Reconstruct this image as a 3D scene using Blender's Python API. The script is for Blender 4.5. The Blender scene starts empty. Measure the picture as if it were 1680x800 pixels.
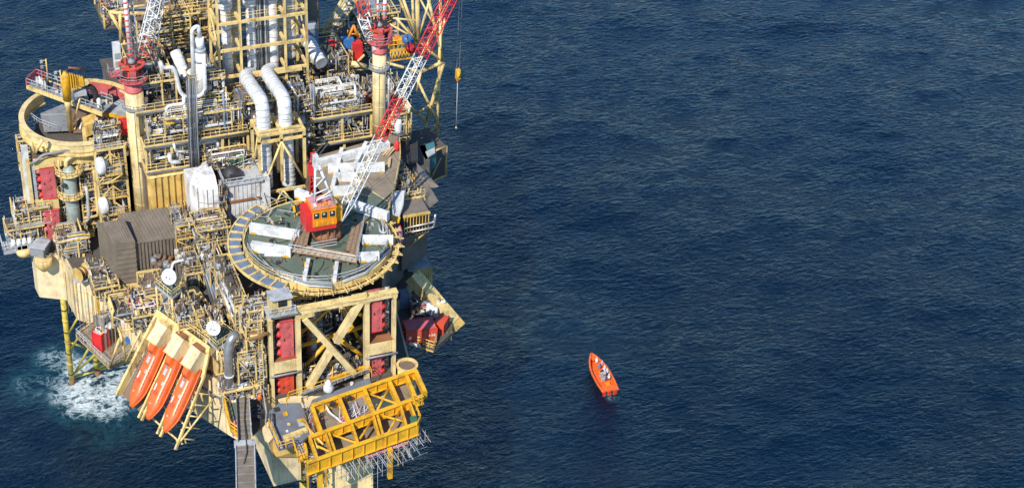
import bpy, math, random
from mathutils import Vector, Matrix
V3 = Vector
# ------------------------------------------------------------------ camera
F = 3200.0; TH = math.radians(35.5); RO = math.radians(3.0); AL = math.radians(22.0)   # focal length in photo pixels, pitch, roll, heading
def _w(v): return V3((v[0]*math.cos(AL)+v[1]*math.sin(AL), -v[0]*math.sin(AL)+v[1]*math.cos(AL), v[2]))
_c, _s, _cr, _sr = math.cos(TH), math.sin(TH), math.cos(RO), math.sin(RO)
RT = _w((_cr, _sr*_s, _sr*_c)); UP = _w((-_sr, _cr*_s, _cr*_c)); FW = _w((0, _c, -_s))
def ray(u, v): return FW*F + RT*(u-840) - UP*(v-400)
CAM = -ray(521, 395)*(267.0/F); CAM.z += 46
scene = bpy.context.scene
C = scene.collection
cd = bpy.data.cameras.new('camera'); cam = bpy.data.objects.new('camera', cd); C.objects.link(cam)
cd.sensor_width = 36; cd.lens = F/1680*36; cd.clip_start = 1; cd.clip_end = 20000
cam.matrix_world = Matrix((( RT.x, UP.x, -FW.x, CAM.x), (RT.y, UP.y, -FW.y, CAM.y), (RT.z, UP.z, -FW.z, CAM.z), (0, 0, 0, 1)))
scene.camera = cam
# ------------------------------------------------------------------ sky and sun
sd = _w((-0.33, -0.84, 0.86)).normalized()
world = bpy.data.worlds.new('World'); scene.world = world; world.use_nodes = True
wn = world.node_tree; bg = wn.nodes['Background']
sky = wn.nodes.new('ShaderNodeTexSky'); sky.sky_type = 'NISHITA'; sky.sun_disc = False
sky.sun_elevation = math.asin(sd.z); sky.sun_rotation = math.atan2(sd.x, sd.y)
sky.air_density = 1.0; sky.dust_density = 0.05; sky.ozone_density = 3.5
tint = wn.nodes.new('ShaderNodeMix'); tint.data_type = 'RGBA'; tint.blend_type = 'MULTIPLY'; tint.inputs['Factor'].default_value = 1.0; tint.inputs['B'].default_value = (.70, .93, 1.14, 1)
wn.links.new(sky.outputs[0], tint.inputs['A']); wn.links.new(tint.outputs['Result'], bg.inputs[0]); bg.inputs[1].default_value = 0.13
sl = bpy.data.lights.new('sun', 'SUN'); sl.energy = 4.8; sl.angle = math.radians(0.5); sl.color = (1.0, 0.955, 0.87)
so = bpy.data.objects.new('sun', sl); C.objects.link(so); so.rotation_euler = sd.to_track_quat('Z', 'Y').to_euler(); so.location = (-60, -60, 150)
scene.view_settings.view_transform = 'Standard'; scene.view_settings.look = 'None'
scene.view_settings.exposure = 0.30; scene.view_settings.gamma = 1.0; scene.view_settings.use_curve_mapping = False
scene.render.resolution_x = 1024; scene.render.resolution_y = 487
# ------------------------------------------------------------------ surveying helpers: sight lines cut with a level or with a wall plane
def P(u, v, z): d = ray(u, v); return CAM + d*((z-CAM.z)/d.z)
def PY(u, v, y): d = ray(u, v); return CAM + d*((y-CAM.y)/d.y)
def PX(u, v, x): d = ray(u, v); return CAM + d*((x-CAM.x)/d.x)
def J(p): q = V3(p)-CAM; c = q.dot(FW); return 840+F*q.dot(RT)/c, 400-F*q.dot(UP)/c
def ZAT(x, y, v):
    a, b = -40.0, 160.0
    for _ in range(40):
        m = (a+b)/2
        if J((x, y, m))[1] > v: a = m
        else: b = m
    return (a+b)/2
# ------------------------------------------------------------------ materials
MT = {}
def nd(nt, t, **k):
    n = nt.nodes.new(t)
    for a, b in k.items(): setattr(n, a, b)
    return n
def paint(name, col, rough=.5, dirt=.35, dirtcol=(.12, .075, .045), streak=.4, metal=0., scale=.6, bump=.15, rust=.0, panel=None):
    m = bpy.data.materials.new(name); m.use_nodes = True; nt = m.node_tree; L = nt.links
    b = nt.nodes['Principled BSDF']; b.inputs['Roughness'].default_value = rough; b.inputs['Metallic'].default_value = metal
    g = nd(nt, 'ShaderNodeNewGeometry')
    n1 = nd(nt, 'ShaderNodeTexNoise'); n1.inputs['Scale'].default_value = scale; n1.inputs['Detail'].default_value = 7; n1.inputs['Roughness'].default_value = .65
    L.new(g.outputs['Position'], n1.inputs['Vector'])
    mp = nd(nt, 'ShaderNodeMapping'); mp.inputs['Scale'].default_value = (2.6, 2.6, .22); L.new(g.outputs['Position'], mp.inputs['Vector'])
    n2 = nd(nt, 'ShaderNodeTexNoise'); n2.inputs['Scale'].default_value = 1.0; n2.inputs['Detail'].default_value = 6; L.new(mp.outputs[0], n2.inputs['Vector'])
    def ramp(src, a, bb, mx):
        r = nd(nt, 'ShaderNodeMapRange'); r.inputs['From Min'].default_value = a; r.inputs['From Max'].default_value = bb; r.inputs['To Max'].default_value = mx
        L.new(src, r.inputs['Value']); return r.outputs[0]
    base = nd(nt, 'ShaderNodeMix', data_type='RGBA'); base.inputs['A'].default_value = (*col, 1)
    base.inputs['B'].default_value = (*[c*.72 for c in col], 1)
    L.new(ramp(n1.outputs['Fac'], .35, .65, 1), base.inputs['Factor'])
    mx = nd(nt, 'ShaderNodeMix', data_type='RGBA'); mx.inputs['B'].default_value = (*dirtcol, 1); L.new(base.outputs['Result'], mx.inputs['A'])
    L.new(ramp(n1.outputs['Fac'], .52, .72, dirt), mx.inputs['Factor'])
    mx2 = nd(nt, 'ShaderNodeMix', data_type='RGBA'); mx2.inputs['B'].default_value = (.16+rust*.12, .075+rust*.02, .03, 1); L.new(mx.outputs['Result'], mx2.inputs['A'])
    L.new(ramp(n2.outputs['Fac'], .58-.05*rust, .72, streak), mx2.inputs['Factor'])
    L.new(mx2.outputs['Result'], b.inputs['Base Color'])
    if bump:
        bp = nd(nt, 'ShaderNodeBump'); bp.inputs['Strength'].default_value = bump; bp.inputs['Distance'].default_value = .05
        n3 = nd(nt, 'ShaderNodeTexNoise'); n3.inputs['Scale'].default_value = 3; n3.inputs['Detail'].default_value = 5; L.new(g.outputs['Position'], n3.inputs['Vector'])
        L.new(n3.outputs['Fac'], bp.inputs['Height']); L.new(bp.outputs[0], b.inputs['Normal'])
    MT[name] = m; return m
paint('cream', (.80, .585, .225), dirt=.6, streak=.7, rust=.6)
paint('cream_clean', (.82, .63, .30), dirt=.4, streak=.45, scale=.45, rust=.3)
paint('cream_hull', (.84, .67, .39), dirt=.35, streak=.4, scale=.3, rust=.3)
paint('ochre', (.72, .47, .13), dirt=.35, streak=.35)
paint('yellow', (.82, .43, .02), dirt=.6, streak=.55, rust=.5)
paint('white', (.76, .76, .73), dirt=.4, streak=.45, dirtcol=(.3, .27, .23))
paint('white_rusty', (.78, .77, .73), dirt=.35, streak=.75, rust=1)
paint('lagging', (.78, .77, .74), rough=.45, dirt=.3, streak=.2, dirtcol=(.32, .31, .30), metal=.0, scale=1.2, bump=.5)
paint('lagging_white', (.80, .80, .78), rough=.45, dirt=.3, streak=.15, dirtcol=(.35, .33, .30), scale=1.4, bump=.6)
paint('grey', (.27, .28, .29), dirt=.4, streak=.3)
paint('grey_light', (.46, .47, .47), dirt=.4, streak=.35)
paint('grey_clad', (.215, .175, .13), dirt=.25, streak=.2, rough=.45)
paint('grey_deck', (.17, .185, .21), dirt=.35, streak=0, rough=.7)
paint('grey_green', (.33, .38, .34), dirt=.3, streak=.35)
paint('slate_blue', (.17, .23, .32), dirt=.3, streak=.2)
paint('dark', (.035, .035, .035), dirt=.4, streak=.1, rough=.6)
paint('brown', (.20, .135, .09), dirt=.5, streak=.2, rough=.75)
paint('brown_deck', (.27, .215, .15), dirt=.55, streak=0, rough=.8, scale=.35)
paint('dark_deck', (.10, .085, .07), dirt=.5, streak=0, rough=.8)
paint('timber', (.33, .22, .13), dirt=.5, streak=.1, rough=.8, scale=2)
paint('timber_pale', (.60, .45, .28), dirt=.4, streak=.1, rough=.8, scale=2)
paint('green_deck', (.11, .15, .11), dirt=.8, streak=.25, rough=.75, dirtcol=(.21, .17, .13), scale=.42)
paint('green', (.05, .16, .08), dirt=.35, streak=.1)
paint('red', (.68, .085, .04), dirt=.3, streak=.2, dirtcol=(.30, .10, .08))
paint('red_bright', (.72, .03, .03), dirt=.15, streak=.1)
paint('red_faded', (.62, .13, .13), dirt=.3, streak=.2)
paint('pink', (.70, .30, .35), dirt=.2, streak=.1)
paint('orange', (.86, .145, .025), rough=.35, dirt=.35, streak=.25, dirtcol=(.5, .13, .06))
paint('orange_cab', (.88, .26, .01), rough=.4, dirt=.15, streak=.1)
paint('rust', (.30, .12, .045), dirt=.5, streak=.4, rough=.8)
paint('copper', (.48, .27, .10), rough=.35, dirt=.3, streak=.3, metal=.5)
paint('blue', (.04, .20, .48), dirt=.3, streak=.1)
paint('teal', (.06, .19, .20), dirt=.3, streak=.1)
paint('steel', (.45, .45, .44), rough=.35, dirt=.4, streak=.2, metal=.6)
paint('rubber', (.035, .045, .055), rough=.45, dirt=.2, streak=.1)
paint('cable', (.10, .115, .135), rough=.4, dirt=.35, streak=.1)
paint('leg_yellow', (.62, .48, .07), dirt=.45, streak=.5, rust=1)
paint('skin', (.55, .34, .25), dirt=.05, streak=0)
gm = bpy.data.materials.new('glass'); gm.use_nodes = True; gb = gm.node_tree.nodes['Principled BSDF']
gb.inputs['Base Color'].default_value = (.02, .025, .03, 1); gb.inputs['Roughness'].default_value = .08; MT['glass'] = gm
# ------------------------------------------------------------------ mesh builder
class MB:
    def __init__(s): s.v = []; s.f = []; s.sm = []
    def add(s, vs, fs, sm=False):
        o = len(s.v); s.v += [tuple(p) for p in vs]; s.f += [tuple(i+o for i in f) for f in fs]
        s.sm += (sm if isinstance(sm, list) else [sm]*len(fs)); return s
    def hexa(s, b, t):     # bottom quad, top quad
        return s.add(list(b)+list(t), [(3, 2, 1, 0), (4, 5, 6, 7), (0, 1, 5, 4), (1, 2, 6, 5), (2, 3, 7, 6), (3, 0, 4, 7)])
    def box(s, x0, x1, y0, y1, z0, z1):
        return s.hexa([(x0, y0, z0), (x1, y0, z0), (x1, y1, z0), (x0, y1, z0)], [(x0, y0, z1), (x1, y0, z1), (x1, y1, z1), (x0, y1, z1)])
    def obox(s, c, ax, ay, az):   # centre and three half vectors
        c, ax, ay, az = V3(c), V3(ax), V3(ay), V3(az)
        return s.hexa([c-ax-ay-az, c+ax-ay-az, c+ax+ay-az, c-ax+ay-az], [c-ax-ay+az, c+ax-ay+az, c+ax+ay+az, c-ax+ay+az])
    def prism(s, pts, z0, z1):
        n = len(pts); a = sum(pts[i][0]*pts[(i+1) % n][1]-pts[(i+1) % n][0]*pts[i][1] for i in range(n))
        if a < 0: pts = pts[::-1]
        vs = [(p[0], p[1], z0) for p in pts]+[(p[0], p[1], z1) for p in pts]
        fs = [tuple(range(n))[::-1], tuple(range(n, 2*n))]+[(i, (i+1) % n, n+(i+1) % n, n+i) for i in range(n)]
        return s.add(vs, fs)
    def slab(s, pts, d):          # polygon in space thickened along d
        n = len(pts); d = V3(d); vs = [V3(p) for p in pts]+[V3(p)+d for p in pts]
        nn = (V3(pts[1])-V3(pts[0])).cross(V3(pts[2])-V3(pts[1])).dot(d)
        fs = [tuple(range(n))[::-1], tuple(range(n, 2*n))]+[(i, (i+1) % n, n+(i+1) % n, n+i) for i in range(n)]
        if nn < 0: fs = [f[::-1] for f in fs]
        return s.add(vs, fs)
    def beam(s, p, q, w=.3, h=None, up=(0, 0, 1)):
        p, q = V3(p), V3(q); h = h or w; d = (q-p)
        if d.length < 1e-6: return s
        dn = d.normalized(); u = V3(up)
        if abs(dn.dot(u)) > .98: u = V3((0, 1, 0))
        sx = dn.cross(u).normalized(); sy = sx.cross(dn)
        return s.obox((p+q)/2, sx*w/2, d/2, sy*h/2)
    def tube(s, pts, r, n=8, caps=True):
        pts = [V3(p) for p in pts]; m = len(pts)
        rs = r if isinstance(r, (list, tuple)) else [r]*m
        t0 = (pts[1]-pts[0]).normalized(); a = V3((0, 0, 1)) if abs(t0.z) < .9 else V3((1, 0, 0))
        nx = t0.cross(a).normalized(); vs = []
        for i in range(m):
            t = ((pts[i]-pts[i-1]) if i else (pts[1]-pts[0])).normalized()
            if 0 < i < m-1:
                t2 = (pts[i+1]-pts[i]).normalized(); tt = (t+t2); tt = tt.normalized() if tt.length > 1e-5 else t
            else: tt = t
            nx = (nx-tt*nx.dot(tt)); nx = nx.normalized() if nx.length > 1e-6 else tt.orthogonal().normalized()
            ny = tt.cross(nx)
            for k in range(n):
                an = 2*math.pi*k/n; vs.append(pts[i]+(nx*math.cos(an)+ny*math.sin(an))*rs[i])
        fs = [(i*n+k, i*n+(k+1) % n, (i+1)*n+(k+1) % n, (i+1)*n+k) for i in range(m-1) for k in range(n)]
        sm = [n > 5]*len(fs)
        if caps: fs += [tuple(range(n))[::-1], tuple(range((m-1)*n, m*n))]; sm += [False, False]
        return s.add(vs, fs, sm)
    def pipe(s, pts, r, n=8, br=None):     # rounded bends
        pts = [V3(p) for p in pts]; br = br or 2.2*r; out = [pts[0]]
        for i in range(1, len(pts)-1):
            a, b, c = pts[i-1], pts[i], pts[i+1]; d1 = (a-b); d2 = (c-b)
            if d1.length < 1e-4 or d2.length < 1e-4: continue
            k = min(br, d1.length*.45, d2.length*.45); p0 = b+d1.normalized()*k; p1 = b+d2.normalized()*k
            for j in range(5):
                t = j/4; out.append(p0*(1-t)**2+b*2*t*(1-t)+p1*t*t)
        out.append(pts[-1]); return s.tube(out, r, n)
    def lathe(s, c, prof, n=20, axis=(0, 0, 1), caps=True):
        ax = V3(axis).normalized(); c = V3(c); u = ax.orthogonal().normalized(); w = ax.cross(u); vs = []
        for (r, h) in prof:
            for k in range(n):
                an = 2*math.pi*k/n; vs.append(c+ax*h+(u*math.cos(an)+w*math.sin(an))*r)
        m = len(prof); fs = [(i*n+k, i*n+(k+1) % n, (i+1)*n+(k+1) % n, (i+1)*n+k) for i in range(m-1) for k in range(n)]; sm = [True]*len(fs)
        if caps: fs += [tuple(range(n))[::-1], tuple(range((m-1)*n, m*n))]; sm += [False, False]
        return s.add(vs, fs, sm)
    def arc(s, c, r0, r1, z0, z1, a0, a1, n=40):
        vs = []; 
        for i in range(n+1):
            a = a0+(a1-a0)*i/n; ca, sa = math.cos(a), math.sin(a)
            vs += [(c[0]+r0*ca, c[1]+r0*sa, z0), (c[0]+r1*ca, c[1]+r1*sa, z0), (c[0]+r1*ca, c[1]+r1*sa, z1), (c[0]+r0*ca, c[1]+r0*sa, z1)]
        fs = [(i*4+k, (i+1)*4+k, (i+1)*4+(k+1) % 4, i*4+(k+1) % 4) for i in range(n) for k in range(4)]
        fs += [(0, 1, 2, 3), (n*4+3, n*4+2, n*4+1, n*4)]; 
        fs = [f[::-1] for f in fs]
        return s.add(vs, fs)
    def rail(s, pts, h=1.1, step=1.6, r=.045, mid=2):
        pts = [V3(p) for p in pts]; u = V3((0, 0, 1))
        for a, b in zip(pts, pts[1:]):
            n = max(1, round((b-a).length/step))
            for i in range(n+1):
                p = a.lerp(b, i/n); s.tube([p, p+u*h], r, 4, False)
            for k in range(mid): s.tube([a+u*h*(1-k*.45), b+u*h*(1-k*.45)], r, 4, False)
        return s
    def build(s, name, mat, parent=None):
        if not s.v: s.box(0, .01, 0, .01, 0, .01)
        off = V3((0, 0, 0)); q = parent
        while q: off += q.location; q = q.parent
        me = bpy.data.meshes.new(name); me.from_pydata([V3(p)-off for p in s.v], [], s.f); me.materials.append(MT[mat])
        me.polygons.foreach_set('use_smooth', s.sm); me.update()
        o = bpy.data.objects.new(name, me); C.objects.link(o); o.parent = parent
        return o
def thing(name, label, cat, loc=(0, 0, 0), group=None):
    o = bpy.data.objects.new(name, None); C.objects.link(o); o.location = V3(loc); o.empty_display_size = .5
    o['label'] = label; o['category'] = cat
    if group: o['group'] = group
    return o
def tag(o, label, cat, group=None):
    o['label'] = label; o['category'] = cat
    if group: o['group'] = group
    return o
def one(name, mb, mat, label, cat, loc=None, group=None):     # a thing that is a single mesh, its origin at its base
    me = mb.v; c = V3(loc) if loc else V3((sum(p[0] for p in me)/len(me), sum(p[1] for p in me)/len(me), min(p[2] for p in me)))
    o = mb.build(name, mat)
    o.data.transform(Matrix.Translation(-c)); o.location = c
    return tag(o, label, cat, group)
def struct(o): o['kind'] = 'structure'; return o
def stuff(o): o['kind'] = 'stuff'; return o
def tb(par, name, mat, p, q, r, n=8): return MB().tube([p, q], r, n).build(name, mat, par)
def bmp(par, name, mat, p, q, w, h=None): return MB().beam(p, q, w, h).build(name, mat, par)
def pp(par, name, mat, pts, r, n=8, br=None): return MB().pipe(pts, r, n, br).build(name, mat, par)
def rl(par, pts, mat='cream', h=1.1, step=1.6, r=.045, name='railing'): return MB().rail(pts, h, step, r).build(name, mat, par)
def dup(root, loc=None, rotz=None, label=None, group=None):
    r = root.copy(); C.objects.link(r)
    if loc is not None: r.location = V3(loc)
    if rotz is not None: r.rotation_euler = (0, 0, rotz)
    if label: r['label'] = label
    if group: r['group'] = group
    for ch in list(root.children):
        c = ch.copy(); C.objects.link(c); c.parent = r
        for g in ch.children:
            d = g.copy(); C.objects.link(d); d.parent = c
    return r
# ---- a piece of process plant: frame, pipe runs, vessels and the small fittings between them
def plant(name, label, cat, x0, x1, y0, y1, z0, z1, seed, npipe=10, nves=1, frame='cream', pal=('cream', 'white', 'grey', 'grey_light', 'lagging', 'brown'), small=120, levels=1, rail=True, group=None, post=3.5, floor=None):
    R = random.Random(seed); t = thing(name, label, cat, ((x0+x1)/2, (y0+y1)/2, z0), group)
    H = z1-z0; LX, LY_ = x1-x0, y1-y0
    if floor: MB().box(x0-.1, x1+.1, y0-.1, y1+.1, z0-.22, z0-.02).build('floor_plate', floor, t)
    if frame:
        xs = [x0]; 
        while xs[-1] < x1-post*.6: xs.append(min(x1, xs[-1]+post*R.uniform(.65, 1.25)))
        if xs[-1] < x1-.5: xs.append(x1)
        w = R.choice([.075, .09, .11])
        for i, x in enumerate(xs):
            for y in (y0, y1):
                zz = z1 if R.random() < .7 else z0+H*R.uniform(.45, .95)
                if R.random() < .88: MB().box(x-w, x+w, y-w, y+w, z0, zz).build('post', frame, t)
        for l in range(1, levels+1):
            z = z0+H*l/levels
            a, b_ = R.choice([(x0, x1), (x0, x1), (x0, xs[-2] if len(xs) > 2 else x1), (xs[1] if len(xs) > 2 else x0, x1)])
            MB().box(a, b_, y0-w, y0+w, z-.12, z+.12).build('beam', frame, t)
            if R.random() < .6: MB().box(x0, x1, y1-w, y1+w, z-.12, z+.12).build('beam', frame, t)
            for x in xs:
                if R.random() < .55: MB().box(x-.07, x+.07, y0+w, y1-w, z-.1, z+.09).build('cross_beam', frame, t)
            if rail and R.random() < .75: rl(t, [(a, y0-.05, z+.12), (b_, y0-.05, z+.12)], frame, r=.035)
            if R.random() < .7 and len(xs) > 1:
                i = R.randrange(len(xs)-1); tb(t, 'brace', frame, (xs[i], y0, z-.1), (xs[i+1], y0, z-H/levels+.1), .07, 6)
            if R.random() < .6: MB().box(x0+.1, x0+LX*R.uniform(.3, .8), y0+.2, y1-.2, z-.08, z-.02).build('grating', R.choice(['grey', 'dark_deck', 'brown']), t)
    for k in range(nves):
        r = R.uniform(.35, .75)*min(1, H/3); L = R.uniform(.3, .6)*LX; x = R.uniform(x0+.2, max(x0+.3, x1-L-.1)); y = R.uniform(y0+r, max(y0+r, y1-r)); z = z0+R.uniform(.25, .75)*H
        m = R.choice(['white', 'lagging', 'grey_light', 'cream', 'grey_green', 'lagging_white'])
        if R.random() < .3: ax, c0, L = (0, 0, 1), (x, y, z0+.1), H*.7
        else: ax, c0 = (1, 0, 0), (x, y, z)
        ve = MB().lathe(c0, [(.01, 0), (r*.7, .08*r), (r, .4*r), (r, L-.4*r), (r*.7, L-.08*r), (.01, L)], 14, ax).build('vessel', m, t)
        b = MB()
        for q in range(max(1, int((L-r)/1.0))): b.lathe(V3(c0)+V3(ax)*(.5*r+q*1.0), [(r+.04, 0), (r+.04, .08)], 12, ax)
        b.build('band', 'grey_light', ve)
    # parallel pipe runs with shared bends
    k = 0
    while k < npipe:
        n = min(R.choice([1, 2, 3, 4, 5]), npipe-k); r = R.choice([.06, .07, .08, .1, .13, .18, .24]); n = 1 if r > .17 else n; k += n
        ax = R.choice([0, 0, 0, 0, 1, 2]) if LX > LY_*.8 else R.choice([1, 1, 0, 2]); side = 1 if ax != 1 else 0
        p = V3((R.uniform(x0, x1), R.uniform(y0-.1, y0+LY_*.75), R.uniform(z0+.2, z1+.15))); pts = [p.copy()]
        if ax == 0: pts[0].x = x0+R.uniform(0, .25)*LX
        lo, hi = (x0, y0, z0+.1), (x1, y1, z1+.4); a = ax
        for s_ in range(R.randint(1, 4)):
            q = pts[-1].copy(); q[a] = (hi[a]-R.uniform(0, .4)*(hi[a]-lo[a]) if q[a] < (lo[a]+hi[a])/2 else lo[a]+R.uniform(0, .4)*(hi[a]-lo[a]))
            if (q-pts[-1]).length > 3*r: pts.append(q)
            a = R.choice([c for c in (0, 1, 2) if c != a])
        if len(pts) < 2: continue
        sp = r*2.7; offv = V3((0, 0, 0)); offv[2 if ax != 2 else 0] = sp; offv[side] += sp*.35; mats = [R.choice(pal), R.choice(pal)]
        for j in range(n): pp(t, 'pipe', mats[j % 2] if R.random() < .8 else R.choice(pal), [q+offv*j for q in pts], r*R.choice([1, 1, .8]), 8)
    for mat, share in (('cream', .17), ('white', .10), ('grey_light', .15), ('dark', .2), ('brown', .18), ('ochre', .06), ('grey', .14)):
        b = MB()
        for k in range(int(small*share*1.5)):
            p = V3((R.uniform(x0, x1), R.uniform(y0, y1), R.uniform(z0, z1+.2))); c = R.random()
            if c < .16:
                a, bb, cc = R.uniform(.06, .3), R.uniform(.06, .3), R.uniform(.06, .35); b.box(p.x-a, p.x+a, p.y-bb, p.y+bb, p.z-cc, p.z+cc)
            elif c < .84:
                q = p.copy(); i = R.choice([0, 0, 1, 2, 2]); q[i] += R.uniform(.6, 3.0)*R.choice([-1, 1]); q.z = max(z0, min(z1+.7, q.z)); q.x = max(x0, min(x1, q.x)); q.y = max(y0, min(y1, q.y))
                if R.random() < .2: q.z = max(z0, min(z1, q.z+R.uniform(-1, 1)))
                if (q-p).length > .2: b.tube([p, q], R.uniform(.025, .075), 5)
            elif c < .93: b.lathe(p, [(R.uniform(.1, .28), 0), (R.uniform(.08, .25), .12)], 8, R.choice([(1, 0, 0), (0, 1, 0), (0, 0, 1)]))
            else: b.tube([p+V3((.22*math.cos(w_*.9), 0, .22*math.sin(w_*.9))) for w_ in range(8)], .03, 4, False)
        if b.v: stuff(b.build('small_fittings', mat, t))
    return t
# ------------------------------------------------------------------ sea
def sea_material():
    m = bpy.data.materials.new('sea_water'); m.use_nodes = True; nt = m.node_tree; L = nt.links; b = nt.nodes['Principled BSDF']
    b.inputs['Roughness'].default_value = .1; b.inputs['IOR'].default_value = 1.34; b.inputs['Specular IOR Level'].default_value = 1.0; b.inputs['Specular Tint'].default_value = (.42, .78, 1.0, 1)
    g = nd(nt, 'ShaderNodeNewGeometry')
    def noise(sc, det, rot=0, sx=1, sy=1, rough=.55):
        mp = nd(nt, 'ShaderNodeMapping'); mp.inputs['Rotation'].default_value = (0, 0, rot); mp.inputs['Scale'].default_value = (sx, sy, 1)
        L.new(g.outputs['Position'], mp.inputs['Vector'])
        n = nd(nt, 'ShaderNodeTexNoise'); n.inputs['Scale'].default_value = sc; n.inputs['Detail'].default_value = det; n.inputs['Roughness'].default_value = rough
        L.new(mp.outputs[0], n.inputs['Vector']); return n.outputs['Fac']
    def mt(op, a, bb=None, c=None):
        n = nd(nt, 'ShaderNodeMath', operation=op)
        for i, s_ in enumerate((a, bb, c)):
            if s_ is None: continue
            if isinstance(s_, (int, float)): n.inputs[i].default_value = s_
            else: L.new(s_, n.inputs[i])
        return n.outputs[0]
    w1 = noise(.62, 4, WROT, 1, 2.0); w2 = noise(1.9, 5, WROT+.5, 1, 1.6); w3 = noise(.16, 3, WROT-.2, 1, 1.8)
    h = mt('ADD', mt('MULTIPLY', w1, 1.0), mt('ADD', mt('MULTIPLY', w2, .5), mt('MULTIPLY', w3, .9)))
    bp = nd(nt, 'ShaderNodeBump'); bp.inputs['Strength'].default_value = 1.0; bp.inputs['Distance'].default_value = .42; L.new(h, bp.inputs['Height']); L.new(bp.outputs[0], b.inputs['Normal'])
    gs = nd(nt, 'ShaderNodeMapRange'); gs.inputs['From Min'].default_value = .35; gs.inputs['From Max'].default_value = .65; gs.inputs['To Min'].default_value = .22; gs.inputs['To Max'].default_value = .58; L.new(noise(.022, 3, WROT, 1, 1.6), gs.inputs['Value']); L.new(gs.outputs[0], bp.inputs['Distance'])
    # foam where the swell breaks round the legs, with its own shape
    f = None
    for (cx, cy, rad, amt) in FOAM:
        vm = nd(nt, 'ShaderNodeVectorMath', operation='DISTANCE'); cb = nd(nt, 'ShaderNodeCombineXYZ'); cb.inputs[0].default_value = cx; cb.inputs[1].default_value = cy
        sp = nd(nt, 'ShaderNodeVectorMath', operation='MULTIPLY'); sp.inputs[1].default_value = (1, 1, 0); L.new(g.outputs['Position'], sp.inputs[0])
        L.new(sp.outputs[0], vm.inputs[0]); L.new(cb.outputs[0], vm.inputs[1])
        r = nd(nt, 'ShaderNodeMapRange', interpolation_type='SMOOTHSTEP'); r.inputs['From Min'].default_value = rad; r.inputs['From Max'].default_value = rad*.1; r.inputs['To Max'].default_value = amt
        L.new(vm.outputs['Value'], r.inputs['Value']); f = r.outputs[0] if f is None else mt('MAXIMUM', f, r.outputs[0])
    # lacy foam: swirled ridges
    dm = nd(nt, 'ShaderNodeMapping'); L.new(g.outputs['Position'], dm.inputs['Vector']); 
    dn = nd(nt, 'ShaderNodeTexNoise'); dn.inputs['Scale'].default_value = .35; dn.inputs['Detail'].default_value = 3; L.new(dm.outputs[0], dn.inputs['Vector'])
    va = nd(nt, 'ShaderNodeVectorMath', operation='MULTIPLY_ADD'); va.inputs[1].default_value = (3.5, 3.5, 0); L.new(dn.outputs['Color'], va.inputs[0]); L.new(g.outputs['Position'], va.inputs[2])
    fn = nd(nt, 'ShaderNodeTexNoise'); fn.inputs['Scale'].default_value = .42; fn.inputs['Detail'].default_value = 9; fn.inputs['Roughness'].default_value = .72; L.new(va.outputs[0], fn.inputs['Vector'])
    rid = mt('SUBTRACT', 1.0, mt('MULTIPLY', mt('ABSOLUTE', mt('SUBTRACT', fn.outputs['Fac'], .5)), 9.0)); rid = mt('MAXIMUM', rid, 0.0)
    fb = nd(nt, 'ShaderNodeTexNoise'); fb.inputs['Scale'].default_value = .22; fb.inputs['Detail'].default_value = 6; L.new(va.outputs[0], fb.inputs['Vector'])
    fs = mt('MULTIPLY', f, mt('ADD', mt('MULTIPLY', rid, .46), mt('MULTIPLY', fb.outputs['Fac'], .95)))
    fr = nd(nt, 'ShaderNodeMapRange'); fr.inputs['From Min'].default_value = .56; fr.inputs['From Max'].default_value = .98; L.new(fs, fr.inputs['Value'])
    tl = nd(nt, 'ShaderNodeMapRange', interpolation_type='SMOOTHSTEP'); tl.inputs['From Min'].default_value = .2; tl.inputs['From Max'].default_value = .72; L.new(fs, tl.inputs['Value'])
    wc = nd(nt, 'ShaderNodeMix', data_type='RGBA'); wc.inputs['A'].default_value = (.0003, .0050, .0140, 1); wc.inputs['B'].default_value = (.010, .055, .070, 1); L.new(tl.outputs[0], wc.inputs['Factor'])
    fc = nd(nt, 'ShaderNodeMix', data_type='RGBA'); fc.inputs['B'].default_value = (.68, .74, .74, 1); L.new(wc.outputs['Result'], fc.inputs['A']); L.new(mt('MULTIPLY', fr.outputs[0], .9), fc.inputs['Factor'])
    L.new(fc.outputs['Result'], b.inputs['Base Color'])
    ro = mt('ADD', .1, mt('MULTIPLY', fr.outputs[0], .6)); L.new(ro, b.inputs['Roughness'])
    MT['sea'] = m
WROT = -AL-.62
FOAM = [(P(165, 635, 0).x, P(165, 635, 0).y, 17, 1.12), (P(95, 590, 0).x, P(95, 590, 0).y, 9, .85), (P(60, 630, 0).x, P(60, 630, 0).y, 11, .72), (P(130, 605, 0).x, P(130, 605, 0).y, 6, 1.1), (P(175, 700, 0).x, P(175, 700, 0).y, 12, .6), (P(1004, 652, 0).x, P(1004, 652, 0).y, 2.6, .7), (P(986, 628, 0).x, P(986, 628, 0).y, 3.0, .62)]
sea_material()
me = bpy.data.meshes.new('water'); me.from_pydata([(0, 0, 0), (1, 0, 0), (1, 1, 0), (0, 1, 0)], [], [(0, 1, 2, 3)]); me.materials.append(MT['sea'])
sea = bpy.data.objects.new('water', me); C.objects.link(sea); struct(sea)
om = sea.modifiers.new('Ocean', 'OCEAN'); om.geometry_mode = 'GENERATE'; om.spatial_size = 320; om.resolution = 24; om.viewport_resolution = 24
om.wave_scale = .3; om.choppiness = 1.0; om.wind_velocity = 6.0; om.wave_alignment = .35; om.wave_direction = AL+1.3; om.random_seed = 5; om.depth = 200; om.wave_scale_min = .01
sea.location = (72, 55, 0)
mb = MB(); mb.add([(-9000, -9000, -1.6), (9000, -9000, -1.6), (9000, 9000, -1.6), (-9000, 9000, -1.6)], [(0, 1, 2, 3)]); struct(mb.build('water', 'sea'))
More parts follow.
